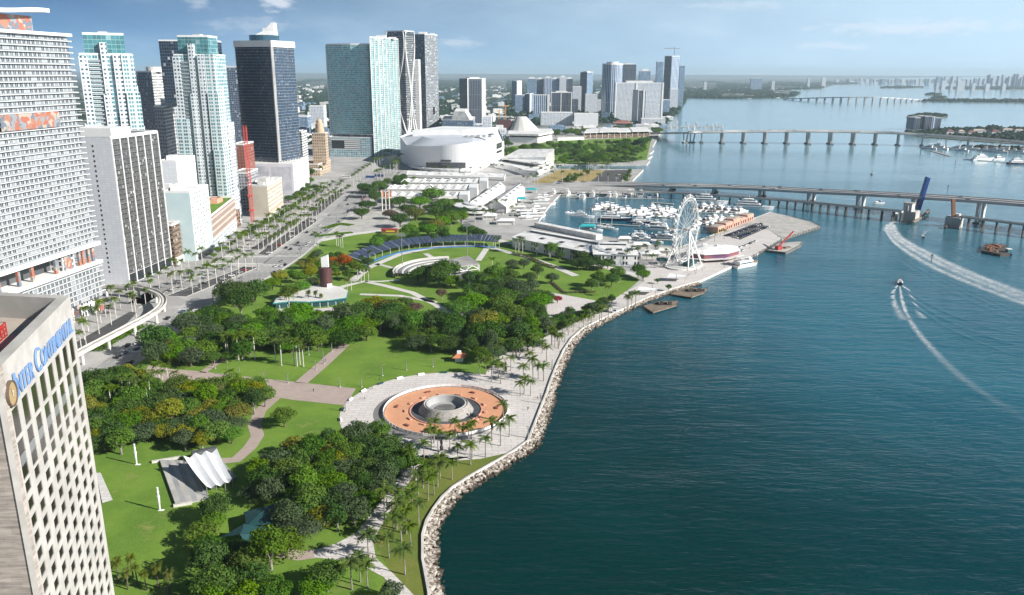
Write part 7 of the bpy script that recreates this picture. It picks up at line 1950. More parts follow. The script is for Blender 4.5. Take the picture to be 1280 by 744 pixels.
# ---------------------------------------------------------------- tent stage and lawn
tc = at(262, 600); e1 = Vector((at(285, 601)[0] - at(238, 575)[0], at(285, 601)[1] - at(238, 575)[1])); 
S0, S1 = Vector(at(236, 610)), Vector(at(262, 632))
r = thing('tent_stage', 'white peaked fabric stage roof over grey steps on the lawn', 'stage', (*tc, 0))
def tp(u, v, z): return (*at(u, v, z)[:2], z)
mat('tent_white', (.74, .75, .76), .6)
ridge_a = [(229, 569.5), (244, 566), (257, 563.5), (271, 560.5)]; ridge_h = 8.0
low_b = [(252, 602), (262, 599.5), (275, 598), (287, 594.5)]
b = MB(); n_ = 6
def sag(p, q, t, s_): return (p[0] + (q[0] - p[0]) * t, p[1] + (q[1] - p[1]) * t, p[2] + (q[2] - p[2]) * t - s_ * 4 * t * (1 - t))
top = [tp(u, v, 8.2) for u, v in ridge_a]; bot = [tp(u, v, 3.6) for u, v in ((258, 608), (270, 606), (281, 603), (290, 598))]
for i in range(3):
 # each bay: ridge lines i and i+1 with a valley between
 P0, P1, Q0, Q1 = top[i], top[i + 1], bot[i], bot[i + 1]
 for k in range(n_):
  t0, t1 = k / n_, (k + 1) / n_
  a0, a1 = sag(P0, Q0, t0, .8), sag(P0, Q0, t1, .8); c0, c1 = sag(P1, Q1, t0, .8), sag(P1, Q1, t1, .8)
  m0 = tuple((x_ + y_) / 2 - (1.5 if j == 2 else 0) * (1 - .3 * t0) for j, (x_, y_) in enumerate(zip(a0, c0))); m1 = tuple((x_ + y_) / 2 - (1.5 if j == 2 else 0) * (1 - .3 * t1) for j, (x_, y_) in enumerate(zip(a1, c1)))
  b.face([a0, a1, m1, m0]); b.face([m0, m1, c1, c0])
b.build('tent_roof', M['tent_white'], r, smooth=False)
for P_ in top + bot: b = MB(); b.tube([(P_[0], P_[1], 0), P_], .16, 6); b.build('mast', M['steel'], r)
b = MB(); b.prism([Vector(q).to_tuple() for q in ats([(238, 580), (272, 572), (296, 600), (262, 612)])], 0, 1.1); b.build('stage_floor', M['grey'], r)
b = MB(); b.prism(ats([(240, 577), (270, 570), (272, 572), (242, 580)]), 1.1, 4.2); b.build('back_wall', M['dark_grey'], r)
st = thing('amphitheatre_steps', 'grey stepped seating descending to the tent stage', 'steps', (*at(225, 605), 0))
for k in range(6):
 f0, f1 = k / 6, (k + 1) / 6
 A0, A1 = (200, 578), (220, 634); B0, B1 = (236, 576), (262, 624)
 q = ats([lerp(A0, B0, f0), lerp(A1, B1, f0), lerp(A1, B1, f1), lerp(A0, B0, f1)])
 b = MB(); b.prism(q, -.2, .95 - k * .15); b.build('step', M['grey' if k % 2 else 'concrete'], st)
b = MB(); b.beam(ats([(190, 579), (226, 573)]), .5, .5, .9, .9); b.build('side_wall', M['seawall'], st)
b = MB(); b.beam(ats([(217, 634), (240, 630)]), .5, .5, .9, .9); b.build('side_wall', M['seawall'], st)
for (u, v), lab in (((171, 581), 'white jointed column sculpture on the lawn, near the yellow tree'), ((200, 638), 'white jointed column sculpture on the lawn, in front of the grey steps')):
 x, y = at(u, v); r = thing('column_sculpture', lab, 'sculpture', (x, y, 0)); MB().box(x + .4, y, .05, 1.9, .9, .12).build('base', M['white'], r)
 rs = random.Random(u); z = .17
 for k in range(5):
  h = (1.7, 1.9, 1.6, 1.7, 1.4)[k]; w_ = (.45, .6, .8, .6, .5)[k]; b = MB(); b.taper(ellipse((x, y), w_ * .5, w_ * .4, 8), ellipse((x, y), w_ * .72, w_ * .5, 8), z, z + h); b.build('segment', M['white'], r); z += h
sheet('stage_pad', [ats([(120, 592), (126, 592), (141, 626), (128, 630)])], 'paving_white', .3)
# green shade sails among the trees
r = thing('shade_sails', 'dark teal shade sails among trees at the bottom of the park', 'canopy', (*at(310, 655), 0))
for P_ in (((305, 640, 4), (343, 630, 6), (340, 655, 5), (308, 658, 4)), ((275, 672, 3.5), (305, 655, 5.5), (335, 660, 4), (300, 668, 6)), ((300, 668, 6), (335, 660, 4), (330, 676, 4.5), (306, 678, 4))):
 b = MB(); pts = [tp(*q) for q in P_]; c_ = tuple(sum(q[j] for q in pts) / 4 + (.9 if j == 2 else 0) for j in range(3))
 for i in range(4): b.face([pts[i], pts[(i + 1) % 4], c_])
 b.build('sail', M['teal_dark'], r)
 for q in pts: b = MB(); b.tube([(q[0], q[1], 0), q], .12, 5); b.build('post', M['steel'], r)
# ---------------------------------------------------------------- cafe with the brown tower
r = thing('cafe_building', 'curved pale cafe with teal fascia below the brown round tower', 'building', (*CAFE, 0))
cq = [(345, 386), (362, 384), (385, 384.5), (410, 382.5), (432, 379), (434, 371), (424, 366), (405, 363), (385, 366), (365, 374), (348, 380)]
P_ = ats(cq); b = MB(); b.prism(P_, 0, 3.2, top=False); b.build('wall', M['teal_dark'], r)
b = MB(); b.prism([lerp(at(400, 375), q, 1.06) for q in P_], 3.2, 3.9, bottom=True); b.build('fascia', M['teal_fascia'], r)
b = MB(); b.prism([lerp(at(400, 375), q, 1.03) for q in P_], 3.9, 4.15); b.build('roof', M['offwhite'], r)
b = MB(); b.prism(ats([(344, 391), (400, 393), (432, 388), (432, 383), (400, 386), (346, 387)]), .06, .3); b.build('terrace', M['paving_pale'], r)
for k in range(9): q = lerp(at(350, 388), at(430, 383), k / 8); b = MB(); b.bar((*q, 0), (*q, 3.3), .25); b.build('post', M['white'], r)
tx, ty = at(408.5, 365); tr_ = thing('laser_tower', 'dark brown round tower with slanted white fin on top', 'tower', (tx, ty, 0))  # the park's laser tower, not a memorial
zt_ = zat(334.5, tx, ty); b = MB(); b.lathe((tx, ty), [(4.0, 0), (4.0, zt_), (0, zt_ + .1)], 28); b.build('drum', M['maroon'], tr_)
b = MB(); q = [(tx - 2.2, ty - 1.5), (tx + 2.4, ty - 1.5), (tx + 2.4, ty + .4), (tx - 2.2, ty + .4)]; zf = zat(318, tx, ty); zg = zat(321.5, tx, ty)
b.taper(q, q, zt_, zt_ + .5, top=False)
b.face([(*q[0], zt_), (*q[1], zt_), (*q[1], zf), (*q[0], zg)]); b.face([(*q[1], zt_), (*q[2], zt_), (*q[2], zf), (*q[1], zf)]); b.face([(*q[2], zt_), (*q[3], zt_), (*q[3], zg), (*q[2], zf)]); b.face([(*q[3], zt_), (*q[0], zt_), (*q[0], zg), (*q[3], zg)]); b.face([(*q[0], zg), (*q[1], zf), (*q[2], zf), (*q[3], zg)])
b.build('fin', M['white'], tr_)
b = MB(); b.prism([(tx + 1.5, ty - 4.3), (tx + 4.6, ty - 3.2), (tx + 4.2, ty - 2.0), (tx + 1.5, ty - 3.4)], 1.0, 6.5); b.build('opening', M['white'], tr_)
# ---------------------------------------------------------------- amphitheatre
mat('seat_blue', (.05, .17, .42), .6); mat('solar', (.045, .06, .10), .3, spec=.7)
AR = [(452, 333), (470, 324), (490, 317.5), (515, 312.5), (545, 309.5), (575, 308.2), (600, 308), (622, 309.5)]
P_ = curve(ats(AR), 5)
r = thing('solar_canopy', 'long curving roof of dark solar panels over the rear lawn seats', 'canopy', (*P_[len(P_) // 2], 0))
outl, inl = [], []
for i, p in enumerate(P_):
 a, c = P_[max(i - 1, 0)], P_[min(i + 1, len(P_) - 1)]; d = Vector((c[0] - a[0], c[1] - a[1])).normalized()
 inl.append(p); outl.append((p[0] - d.y * 11, p[1] + d.x * 11))
npan = 44
for k in range(npan):
 t0, t1 = k / npan * (len(P_) - 1), (k + .84) / npan * (len(P_) - 1)
 def ip(L_, t): i = min(int(t), len(L_) - 2); return lerp(L_[i], L_[i + 1], t - i)
 q = [ip(inl, t0), ip(inl, t1), ip(outl, t1), ip(outl, t0)]
 b = MB(); b.face([(*q[0], 4.6), (*q[1], 4.6), (*q[2], 8.0), (*q[3], 8.0)]); b.face([(*q[3], 7.8), (*q[2], 7.8), (*q[1], 4.4), (*q[0], 4.4)]); b.face([(*q[0], 4.4), (*q[1], 4.4), (*q[1], 4.6), (*q[0], 4.6)]); b.build('solar_panel', M['solar'], r)
 if k % 3 == 0:
  b = MB(); b.bar((*q[0], 0), (*q[0], 4.5), .25); b.bar((*q[3], 0), (*q[3], 7.8), .25); b.bar((*q[0], 4.3), (*q[3], 7.7), .3); b.build('frame', M['white'], r)
b = MB(); b.beam(inl, -.5, 3.2, .5, .5); o = b.build('seat_terrace', M['seat_blue'], r)
sp0 = [(538, 327), (592, 322), (601, 331), (552, 338)]
r = thing('stage_roof', 'white truss stage with flat grey roof in the amphitheatre', 'stage', (*at(570, 335), 0))
q = [tp(548, 329.5, 9)[:2], tp(585, 321, 9)[:2], tp(599, 331, 9)[:2], tp(563, 336, 9)[:2]]
b = MB(); b.prism(q, 9, 10, bottom=True); b.build('roof', M['roof_grey'], r)
qq = ccw(q)
for i in range(4):
 a, c = qq[i], qq[(i + 1) % 4]
 b = MB(); b.bar((*a, 0), (*a, 9), .9)
 for k in range(4):
  m0, m1 = lerp(a, c, k / 4), lerp(a, c, (k + 1) / 4); b.bar((*m0, 9 if k % 2 else 6), (*m1, 6 if k % 2 else 9), .45)
 b.bar((*a, 6), (*c, 6), .4); b.build('truss', M['white'], r)
MB().prism(offset(qq, -1), 0, 1.3).build('stage_floor', M['dark_grey'], r)
MB().prism([lerp(qq[i], qq[(i + 2) % 4], .05) for i in range(4)], 1.3, 1.5).build('stage_deck', M['grey'], r)
cc2 = at(566, 342)
r = thing('seating_bowl', 'curved rows of grey seats facing the amphitheatre stage', 'seating', (*cc2, 0))
for k in range(9):
 rad = 22 + k * 2.2; z = .3 + k * .34
 b = MB(); b.lathe(cc2, [(rad, .05), (rad, z), (rad + 1.5, z)], 22, a0=math.radians(100), a1=math.radians(196)); b.build('seat_row', M['steel' if k % 2 else 'offwhite'], r)
b = MB(); b.lathe(cc2, [(42, 0), (42, 3.4), (43, 3.4), (43, 0)], 22, a0=math.radians(98), a1=math.radians(200)); b.build('rear_wall', M['seawall'], r)
for (u, v, h, lab) in ((503, 335, 24, 'tall floodlight mast left of the amphitheatre stage'), (584, 322, 25, 'tall floodlight mast right of the amphitheatre stage')):
 x, y = at(u, v); r = thing('floodlight_mast', lab, 'light mast', (x, y, 0)); b = MB(); b.tube([(x, y, 0), (x, y, h)], [.35, .2], 8); b.build('pole', M['steel'], r); MB().box(x, y, h - .2, 5.6, .5, 2.2).build('lamp_bank', M['steel'], r); MB().box(x, y, 0, 1.6, 1.6, 1).build('base', M['yellow_paint'], r)
x, y = at(487, 291); r = thing('trolley_kiosk', 'red roofed food kiosk at the end of the plaza drive', 'kiosk', (x, y, 0)); MB().box(x, y, 0, 14, 5, 3).build('wall', M['brick_red'], r); MB().box(x, y, 3, 15, 6, .5).build('roof', M['red_steel'], r); MB().box(x + 1, y - 2.6, 1.2, 8, .2, 1.4).build('counter_sign', M['yellow_paint'], r)
x, y = at(396, 326); r = thing('billboard', 'small blue sign panel on the park corner by the boulevard', 'sign', (x, y, 0)); MB().box(x, y, 0, .4, .4, 3).build('post', M['white'], r); MB().box(x, y, 3, 3.2, .4, 4).build('panel', M['blue_paint'], r)
for u, hh in ((478, 22), (482.5, 20), (487, 22)):
 x, y = at(u, 264); r = thing('banner_pole', 'tall pale pole with banner before the park trees, %s of the three from the boulevard' % ({478: 'first', 482.5: 'second', 487: 'third'}[u]), 'pole', (x, y, 0)); b = MB(); b.tube([(x, y, 0), (x, y, hh)], .6, 8); b.build('pole', M['offwhite'], r); MB().box(x + 1.4, y, hh - 7, 2.2, .15, 6.5).build('banner', M['terracotta'], r)
# ---------------------------------------------------------------- red crane by the street
x, y = at(316, 279); zt_ = zat(157, x, y)
r = thing('tower_crane', 'bright red tower crane mast beside the cream block', 'crane', (x, y, 0))
b = MB(); s_ = 1.3
for i in (-1, 1):
 for j in (-1, 1): b.bar((x + i * s_, y + j * s_, 0), (x + i * s_, y + j * s_, zt_), .32)
z = 0; k = 0
while z < zt_ - 3:
 for i, j, i2, j2 in ((-1, -1, 1, -1), (1, -1, 1, 1), (1, 1, -1, 1), (-1, 1, -1, -1)):
  b.bar((x + i * s_, y + j * s_, z), (x + i2 * s_, y + j2 * s_, z + 3), .16); b.bar((x + i * s_, y + j * s_, z), (x + i2 * s_, y + j2 * s_, z), .16)
 z += 3
b.build('mast', M['crane_red'], r)
for zz in (26, 12): MB().box(x, y, zz, 4.6, 4.6, 1.0).build('climbing_collar', M['crane_red'], r)
MB().box(x - 1.5, y - 2, 40, 2.2, 2.2, 3).build('cab', M['dark_grey'], r)
MB().box(x, y, 0, 5, 5, 1.2).build('base', M['concrete'], r)
# ---------------------------------------------------------------- boats
mat('deck_teak', (.36, .25, .15), .7); mat('canvas_blue', (.03, .07, .2), .8)
def hull(b, L_, W_, h, m=0, zb=0.0, bow=.55):
 "pointed hull along +x"
 n_ = 9; ring = []
 for k in range(n_ + 1):
  t = k / n_; x_ = -L_ / 2 + L_ * t
  w_ = W_ / 2 * (1 if t < bow else max(0.02, math.cos((t - bow) / (1 - bow) * PI / 2) ** .75)); sh_ = h * (1 + .30 * t * t)
  ring.append([(x_, -w_ * .72, zb - .5), (x_ + .04 * L_ * t, -w_, zb + sh_), (x_ + .04 * L_ * t, w_, zb + sh_), (x_, w_ * .72, zb - .5)])
 for k in range(n_):
  a, c = ring[k], ring[k + 1]
  b.face([a[0], c[0], c[1], a[1]], m); b.face([a[3], a[2], c[2], c[3]], m); b.face([a[1], c[1], c[2], a[2]], 1)
 b.face([ring[0][3], ring[0][0], ring[0][1], ring[0][2]], m); b.face([ring[-1][0], ring[-1][3], ring[-1][2], ring[-1][1]], m)
def boat_proto(kind):
 r = thing('boat', None, 'boat', (0, 0, 0)); ORG[r.name] = (0, 0, 0); b = MB()
 last = {}
 def cab(name, x0, x1, w_, z0, z1, m_, rake=.5):
  c = MB(); c.taper(rect(x0, x1, -w_ / 2, w_ / 2), rect(x0 + .2, x1 - rake * (z1 - z0), -w_ * .42, w_ * .42), z0, z1); last[name] = c.build(name, M[m_], last.get({'windscreen': 'cabin', 'window_band': 'deckhouse'}.get(name), r)); ORG[last[name].name] = (0, 0, 0); return last[name]
 if kind == 'cruiser':
  hull(b, 14, 4.4, 1.6); b.build('hull', [M['hull_white'], M['white']], r)
  cab('cabin', -3, 4.2, 3.6, 1.7, 3.2, 'hull_white', 1.2); cab('windscreen', -2.4, 4.0, 3.72, 2.2, 2.85, 'glass_dark', .8); cab('flybridge', -3.4, 1.4, 3.0, 3.2, 4.0, 'hull_white', .8)
  cab('hardtop', -3.0, .4, 2.8, 5.2, 5.4, 'white', 0); c = MB()
  for sx_ in (-2.6, .1):
   for sy_ in (-1.1, 1.1): c.bar((sx_, sy_, 4), (sx_, sy_, 5.2), .1)
  c.build('posts', M['steel'], last['hardtop']); cab('cockpit', -6.4, -3.4, 3.4, 1.64, 1.8, 'deck_teak', 0)
 elif kind == 'sportfish':
  hull(b, 17, 5, 1.7); b.build('hull', [M['hull_white'], M['white']], r)
  cab('cabin', -2.5, 4.6, 4.2, 1.9, 3.7, 'hull_white', 1.0); cab('windscreen', -2.0, 4.6, 4.3, 2.5, 3.2, 'glass_dark', .8); cab('flybridge', -3, 1.2, 3.4, 3.7, 4.6, 'hull_white', .6); cab('hardtop', -3, .6, 3.2, 5.9, 6.1, 'white', 0)
  c = MB()
  for sy_ in (-1.3, 1.3): c.bar((-2, sy_, 4.5), (-1.2, sy_ * .5, 10), .12); c.bar((-1, sy_, 5.9), (-6, sy_ * 2.4, 12), .08); c.bar((-2.6, sy_, 4.5), (-2.6, sy_, 6), .1)
  c.build('tower_frame', M['steel'], r); cab('cockpit', -8, -3, 4, 1.75, 1.9, 'deck_teak', 0)
 elif kind == 'express':
  hull(b, 11, 3.5, 1.3, bow=.4); b.build('hull', [M['hull_white'], M['white']], r); cab('foredeck', 0, 4.2, 2.6, 1.4, 2.0, 'hull_white', 1.6); cab('windscreen', -1.2, 1.0, 2.9, 1.5, 2.6, 'glass_dark', 1.2); cab('cockpit', -4.6, -1, 2.7, 1.36, 1.5, 'canvas_blue', 0); cab('arch', -2.6, -1.6, 3.0, 2.7, 3.0, 'white', 0)
 elif kind == 'megayacht':
  hull(b, 44, 8.6, 3.4); b.build('hull', [M['hull_white'], M['white']], r)
  for k, (x0, x1, w_, z0) in enumerate(((-18, 11, 7.6, 3.7), (-15, 7, 6.8, 6.4), (-9, 3, 5.4, 9.1))):
   cab('deckhouse', x0, x1, w_, z0, z0 + 2.5, 'hull_white', 1.6); cab('window_band', x0 + 2, x1 - .6, w_ + .08, z0 + .8, z0 + 1.7, 'glass_dark', 1.4)
   cab('deck_overhang', x0 - 2, x1 - 3, w_ + .5, z0 + 2.5, z0 + 2.72, 'white', 0)
  c = MB(); c.bar((-4, 0, 11.6), (-5, 0, 16), .5); c.bar((-5, -1.6, 14.5), (-5, 1.6, 14.5), .3); c.build('radar_mast', M['white'], r)
 elif kind == 'darkyacht':
  hull(b, 30, 6.4, 2.5); b.build('hull', [M['hull_navy'], M['white']], r)
  for x0, x1, w_, z0 in ((-12, 7, 5.4, 2.7), (-9, 3, 4.6, 5.0)): cab('deckhouse', x0, x1, w_, z0, z0 + 2.2, 'hull_white', 1.5); cab('window_band', x0 + 1, x1 - .6, w_ + .08, z0 + .8, z0 + 1.6, 'glass_dark', 1.3)
  cab('hardtop', -7, 0, 4.2, 7.9, 8.1, 'white', 0); c = MB(); c.bar((-2, 0, 7.2), (-2.5, 0, 11), .3); c.build('radar_mast', M['white'], r)
 elif kind == 'sail':
  hull(b, 13, 3.6, 1.2, bow=.35); b.build('hull', [M['hull_white'], M['deck_teak']], r); cab('coachroof', -2, 3, 2.2, 1.3, 1.9, 'hull_white', .8)
  c = MB(); c.tube([(1, 0, 1.2), (1, 0, 19)], [.14, .08], 6); c.bar((1, 0, 2.8), (-4.6, 0, 2.9), .16); c.build('mast', M['white'], r); c = MB(); c.bar((.8, 0, 3.1), (-4.4, 0, 3.15), .42, .4); c.build('furled_sail', M['canvas_blue'], r)
  c = MB()
  for q in ((6.2, 0, 1.6), (-6.3, 0, 1.4), (1, 1.7, 1.3), (1, -1.7, 1.3)): c.bar((1, 0, 18.6), q, .05)
  c.build('rigging', M['steel'], r)
 elif kind == 'tour':
  hull(b, 22, 6.5, 1.8, bow=.7); b.build('hull', [M['hull_white'], M['deck_teak']], r); cab('saloon', -9, 5, 5.8, 1.9, 4.2, 'hull_white', .4); cab('window_band', -8.6, 4.6, 5.9, 2.6, 3.6, 'glass_blue', .3); cab('upper_deck', -9.5, 4, 6.0, 4.2, 4.45, 'white', 0); cab('wheelhouse', 1, 4, 3.6, 4.45, 6.4, 'hull_white', .5); cab('awning', -9, 0, 5.4, 6.4, 6.6, 'offwhite', 0)
  c = MB()
  for sx_ in (-8.6, -4.5, -.4):
   for sy_ in (-2.5, 2.5): c.bar((sx_, sy_, 4.4), (sx_, sy_, 6.4), .12)
  c.build('posts', M['steel'], last['awning'])
 elif kind == 'speed':
  hull(b, 9, 2.8, 1.0, bow=.35); b.build('hull', [M['hull_navy'], M['hull_white']], r); cab('console', -1.4, .4, 1.3, 1.1, 2.1, 'hull_white', .6); cab('hardtop', -2, .6, 1.9, 3.0, 3.15, 'dark_grey', 0); c = MB()
  for sx_ in (-1.8, .4):
   for sy_ in (-.8, .8): c.bar((sx_, sy_, 1.1), (sx_, sy_, 3), .1)
  c.build('posts', M['steel'], last['hardtop']); cab('outboard', -5.2, -4.4, 1.6, .7, 1.7, 'black', 0)
 return r
PROTO = {}; LENB = {}
KNAME = {'cruiser': ('motor_yacht', 'white flybridge motor yacht'), 'sportfish': ('fishing_yacht', 'white sportfishing yacht'), 'express': ('motorboat', 'low white motorboat'), 'megayacht': ('large_yacht', 'large white three deck yacht'), 'darkyacht': ('dark_yacht', 'long navy hulled yacht'), 'sail': ('sailboat', 'white tall masted sailboat'), 'tour': ('tour_boat', 'white two deck tour boat'), 'speed': ('speedboat', 'small dark speedboat')}
BQ = []
def boat(kind, u, v, hd, place, sc_=1.0): BQ.append((kind, u, v, hd, place, sc_))
def put_boats():
 by = {}
 for q in BQ: by.setdefault((q[0], q[4][0]), []).append(q)
 for (kind, pl), lst in by.items():
  lst.sort(key=lambda q: math.hypot(at(q[1], q[2])[0] - q[4][2][0], at(q[1], q[2])[1] - q[4][2][1]))
  for i, (k_, u, v, hd, place, sc_) in enumerate(lst):
   x, y = at(u, v, Z_W)
   lab = KNAME[kind][1] + ' ' + place[0] + ('' if len(lst) == 1 else ', %s %s' % (nth(i), place[1]))
   if kind not in PROTO:
    o = boat_proto(kind); PROTO[kind] = o
   else: o = copy_tree(PROTO[kind])
   o.location = (x, y, Z_W + .15); o.rotation_euler = (0, 0, math.radians(hd)); o.scale = (sc_,) * 3; o.name = KNAME[kind][0]
   tag(o, lab, 'boat', KNAME[kind][0].replace('_', ' ') + 's ' + place[0])
WH = ('the wheel', WHEEL)
rb_ = random.Random(8)
def row(kinds, pts, hd, place, lm, sc_=(.85, 1.15)):
 for i, (u, v) in enumerate(pts): boat(kinds[i % len(kinds)], u, v, hd + rb_.uniform(-6, 6), (place, *lm), rb_.uniform(*sc_))
row(['cruiser', 'sportfish', 'cruiser', 'express'], [(778, 266), (785, 264.5), (790, 268), (797, 266), (803, 263.5), (798, 269.5), (808, 268), (813, 263), (818, 265.5), (826, 266.5), (821, 270), (832, 267.5), (838, 269.5), (830, 271), (840, 265), (812, 271.5), (824, 262.5), (834, 263.5), (816, 260.5), (843, 271)], 25, 'on the middle marina dock', WH)
row(['cruiser', 'sportfish'], [(747, 262), (753, 260.5), (760, 260), (766, 262), (772, 263.5)], 25, 'on the inner marina dock', WH, (1, 1.3))
row(['cruiser', 'sportfish', 'cruiser'], [(872, 263), (879, 263.5), (887, 264), (895, 264.5), (903, 265), (911, 265.5), (919, 265.5), (926, 266.5), (880, 259.5), (890, 260.5), (899, 261)], 30, 'below the white yacht by the trestle', WH, (1, 1.3))
row(['cruiser', 'express', 'sportfish', 'cruiser'], [(873, 276), (880, 277), (887, 278), (894, 277), (900, 279), (884, 273), (893, 273.5), (902, 275), (872, 281), (881, 283), (890, 284), (898, 285.5), (868, 287), (909, 277.5), (916, 279), (914, 274)], 40, 'on the dock right of the wheel', WH)
row(['express', 'cruiser', 'sportfish', 'express'], [(789, 296), (796, 295), (803, 296.5), (811, 297), (818, 296), (826, 298), (834, 299), (815, 287), (806, 283), (799, 281.5), (822, 283), (840, 292), (846, 297), (794, 300), (808, 302), (822, 304)], -20, 'on the dock behind the longest hall', WH)
for q in (('megayacht', 886, 254.5, -15, .9, 'moored in front of the trestle left part'), ('megayacht', 941, 261.5, -18, .95, 'moored at the pier head by the trestle'), ('megayacht', 728, 272, -12, .55, 'alone on the inner basin dock'), ('darkyacht', 768, 276, -10, 1.1, 'on the inner basin dock'), ('darkyacht', 803, 279, -4, .75, 'behind the longest market hall'), ('tour', 827, 289, -18, 1.2, 'beside the hall quay')): boat(q[0], q[1], q[2], q[3], (q[5], *WH), q[4])
row(['sail', 'sail', 'express'], [(741, 283), (749, 284), (757, 283), (735, 288), (763, 287), (746, 289)], -15, 'on the inner basin dock', WH)
row(['cruiser', 'tour', 'cruiser'], [(683, 247), (679, 256), (672, 262.5), (669, 268), (664, 272), (676, 251.5), (662, 276)], 8, 'along the market quay', WH, (1.0, 1.4))
row(['cruiser', 'sportfish', 'express'], [(692, 243.5), (709, 244.5), (723, 245.5), (729, 248.5), (741, 245), (746, 248), (762, 247), (769, 247), (781, 247.5), (787, 244), (801, 245.5), (812, 246.5), (820, 246)], 70, 'along the bridge side dock', WH, (1, 1.35))
row(['cruiser', 'sportfish', 'express'], [(838, 160.5), (846, 161), (853, 161.2), (860, 161.2), (867, 161), (874, 161), (882, 160.8), (890, 160.4), (897, 160), (903, 160), (842, 157.5), (851, 157.6), (861, 157.8), (872, 157.8), (884, 157.6), (895, 157.4), (846, 154), (858, 154.2), (870, 154.6)], 75, 'behind the causeway', ('the bay edge slab', (365, 2347)), (1.15, 1.6))
IV = ('the grey apartment block', at(1160, 165))
row(['cruiser', 'sportfish'], [(1161, 186.5), (1172, 185), (1176, 187), (1196, 187.5), (1203, 189), (1212, 187), (1230, 189), (1242, 190), (1250, 191), (1258, 189), (1266, 191.5), (1276, 192)], 140, 'in the right hand island marina', IV, (1.5, 2.1))
boat('megayacht', 1228, 200.5, 12, ('lying off the right hand island marina', *IV), .95); boat('darkyacht', 1273, 205.5, 8, ('at the right edge off the island marina', *IV), 1.3); boat('cruiser', 1248, 200, 10, ('lying off the right hand island marina', *IV), 1.7)
boat('express', 712, 266.5, 200, ('under way in the open basin', *WH), .9)
boat('speed', 1125, 354, 66, ('throwing three white wakes in the open bay', *WH), 1.25)
boat('tour', 1118, 271.5, 66, ('passing under the trestle at the head of the curved wake', *WH), 1.0)
boat('speed', 1153.5, 296.5, 70, ('near the channel pier', *WH), .9); boat('speed', 1090, 218, 60, ('far out between the two bridges', *WH), 1.1); boat('express', 1098, 254.5, 190, ('beyond the road bridge piers', *WH), 1.2)
boat('tour', 932, 333, 34, ('moored on the seawall below the restaurant', *WH), 1.15)
put_boats()
# ---------------------------------------------------------------- docks, barges, wakes
dn = 0
for pts, w_, lab in (([(775, 269.5), (845, 273)], 1.2, 'narrow grey dock through the middle of the marina'), ([(742, 264), (778, 264.5)], 1.2, 'short inner marina dock'), ([(868, 266), (930, 268.5)], 1.3, 'grey dock under the yachts by the trestle'), ([(868, 280), (918, 281.5)], 1.2, 'grey dock right of the wheel'), ([(785, 299), (850, 301.5)], 1.3, 'grey dock behind the longest hall'), ([(700, 247), (830, 249.5)], 1.0, 'long dock along the bridge side of the basin'), ([(814, 254), (842, 256)], 2.2, 'short empty floating dock left of the wheel'), ([(730, 279), (800, 283.5)], 1.2, 'dock carrying the navy yacht'), ([(1165, 189), (1188, 195.5)], 3.0, 'grey dock slanting off the island marina'), ([(1205, 199.5), (1260, 203.5)], 2.5, 'outer dock of the island marina'), ([(835, 159), (906, 159)], 4.0, 'dock of the marina behind the causeway')):
 P_ = ats(pts, Z_W); r = thing('dock', lab, 'dock', (*P_[0], Z_W)); b = MB(); b.beam(P_, w_, w_, -.7, .5); b.build('deck', M['concrete'], r)
 b = MB()
 L_ = math.hypot(P_[1][0] - P_[0][0], P_[1][1] - P_[0][1])
 for k in range(int(L_ / 9) + 1):
  q = lerp(P_[0], P_[1], k * 9 / L_); b = MB(); b.tube([(q[0], q[1] + w_ + .3, Z_W - .5), (q[0], q[1] + w_ + .3, 1.4)], .22, 5); b.build('pile', M['timber_dark'], r)
for pts, lab, cargo in (([(804, 385), (824, 379), (847, 378.5), (846, 384), (816, 393)], 'low wooden landing nearest the tree lined promenade', 1), ([(838, 370), (857, 361), (884, 363.5), (880, 368), (864, 374)], 'wooden landing below the wheel, with huts on it', 2)):
 P_ = ats(pts, Z_W); c_ = (sum(p[0] for p in P_) / 5, sum(p[1] for p in P_) / 5); r = thing('landing_dock', lab, 'dock', (*c_, Z_W))
 MB().prism(P_, Z_W + .6, -.3, bottom=True).build('deck', M['wood'], r)
 for k in range(3 + cargo): MB().box(c_[0] - 3 + k * 2.6, c_[1] + 2 - (k % 2) * 1.8, -.3, 2.2, 1.6, 1.3 + (k % 2)).build('hut', M['timber_dark'], r)
 for p_ in P_: b = MB(); b.tube([(*p_, Z_W - .5), (*p_, 1.2)], .25, 6); b.build('pile', M['timber_dark'], r)
P_ = ats([(958, 315.5), (972, 306.5), (1003, 304), (1001, 309), (982, 318.5)], Z_W); c_ = at(980, 311, Z_W)
r = thing('work_barge', 'dark work barge with red crane moored at the pier', 'barge', (*c_, Z_W)); MB().prism(P_, Z_W - .3, .2, bottom=True).build('hull', M['dark_concrete'], r); MB().prism(offset(ccw(P_), -1.2), .2, .3).build('deck', M['concrete'], r)
x, y = at(973, 312.5, 0); MB().box(x, y, .3, 5, 3.6, 3.2, .5).build('crane_cab', M['red_steel'], r); b = MB(); b.bar((x, y, 3), (x + 16, y + 14, 13), .9); b.build('crane_boom', M['red_steel'], r); b = MB(); b.box(x + 9, y + 6, .3, 6, 3, 1.2, .5); b.build('cargo', M['wood'], r)
P_ = ats([(1226, 316), (1231, 307.5), (1258, 309.5), (1262, 320), (1250, 321)], Z_W); c_ = at(1244, 314, Z_W)
r = thing('cargo_barge', 'rust coloured cargo barge pushed by a blue tug, right edge', 'barge', (*c_, Z_W)); MB().prism(P_, Z_W - .3, .5, bottom=True).build('hull', M['timber_dark'], r)
b = MB(); rs = random.Random(2)
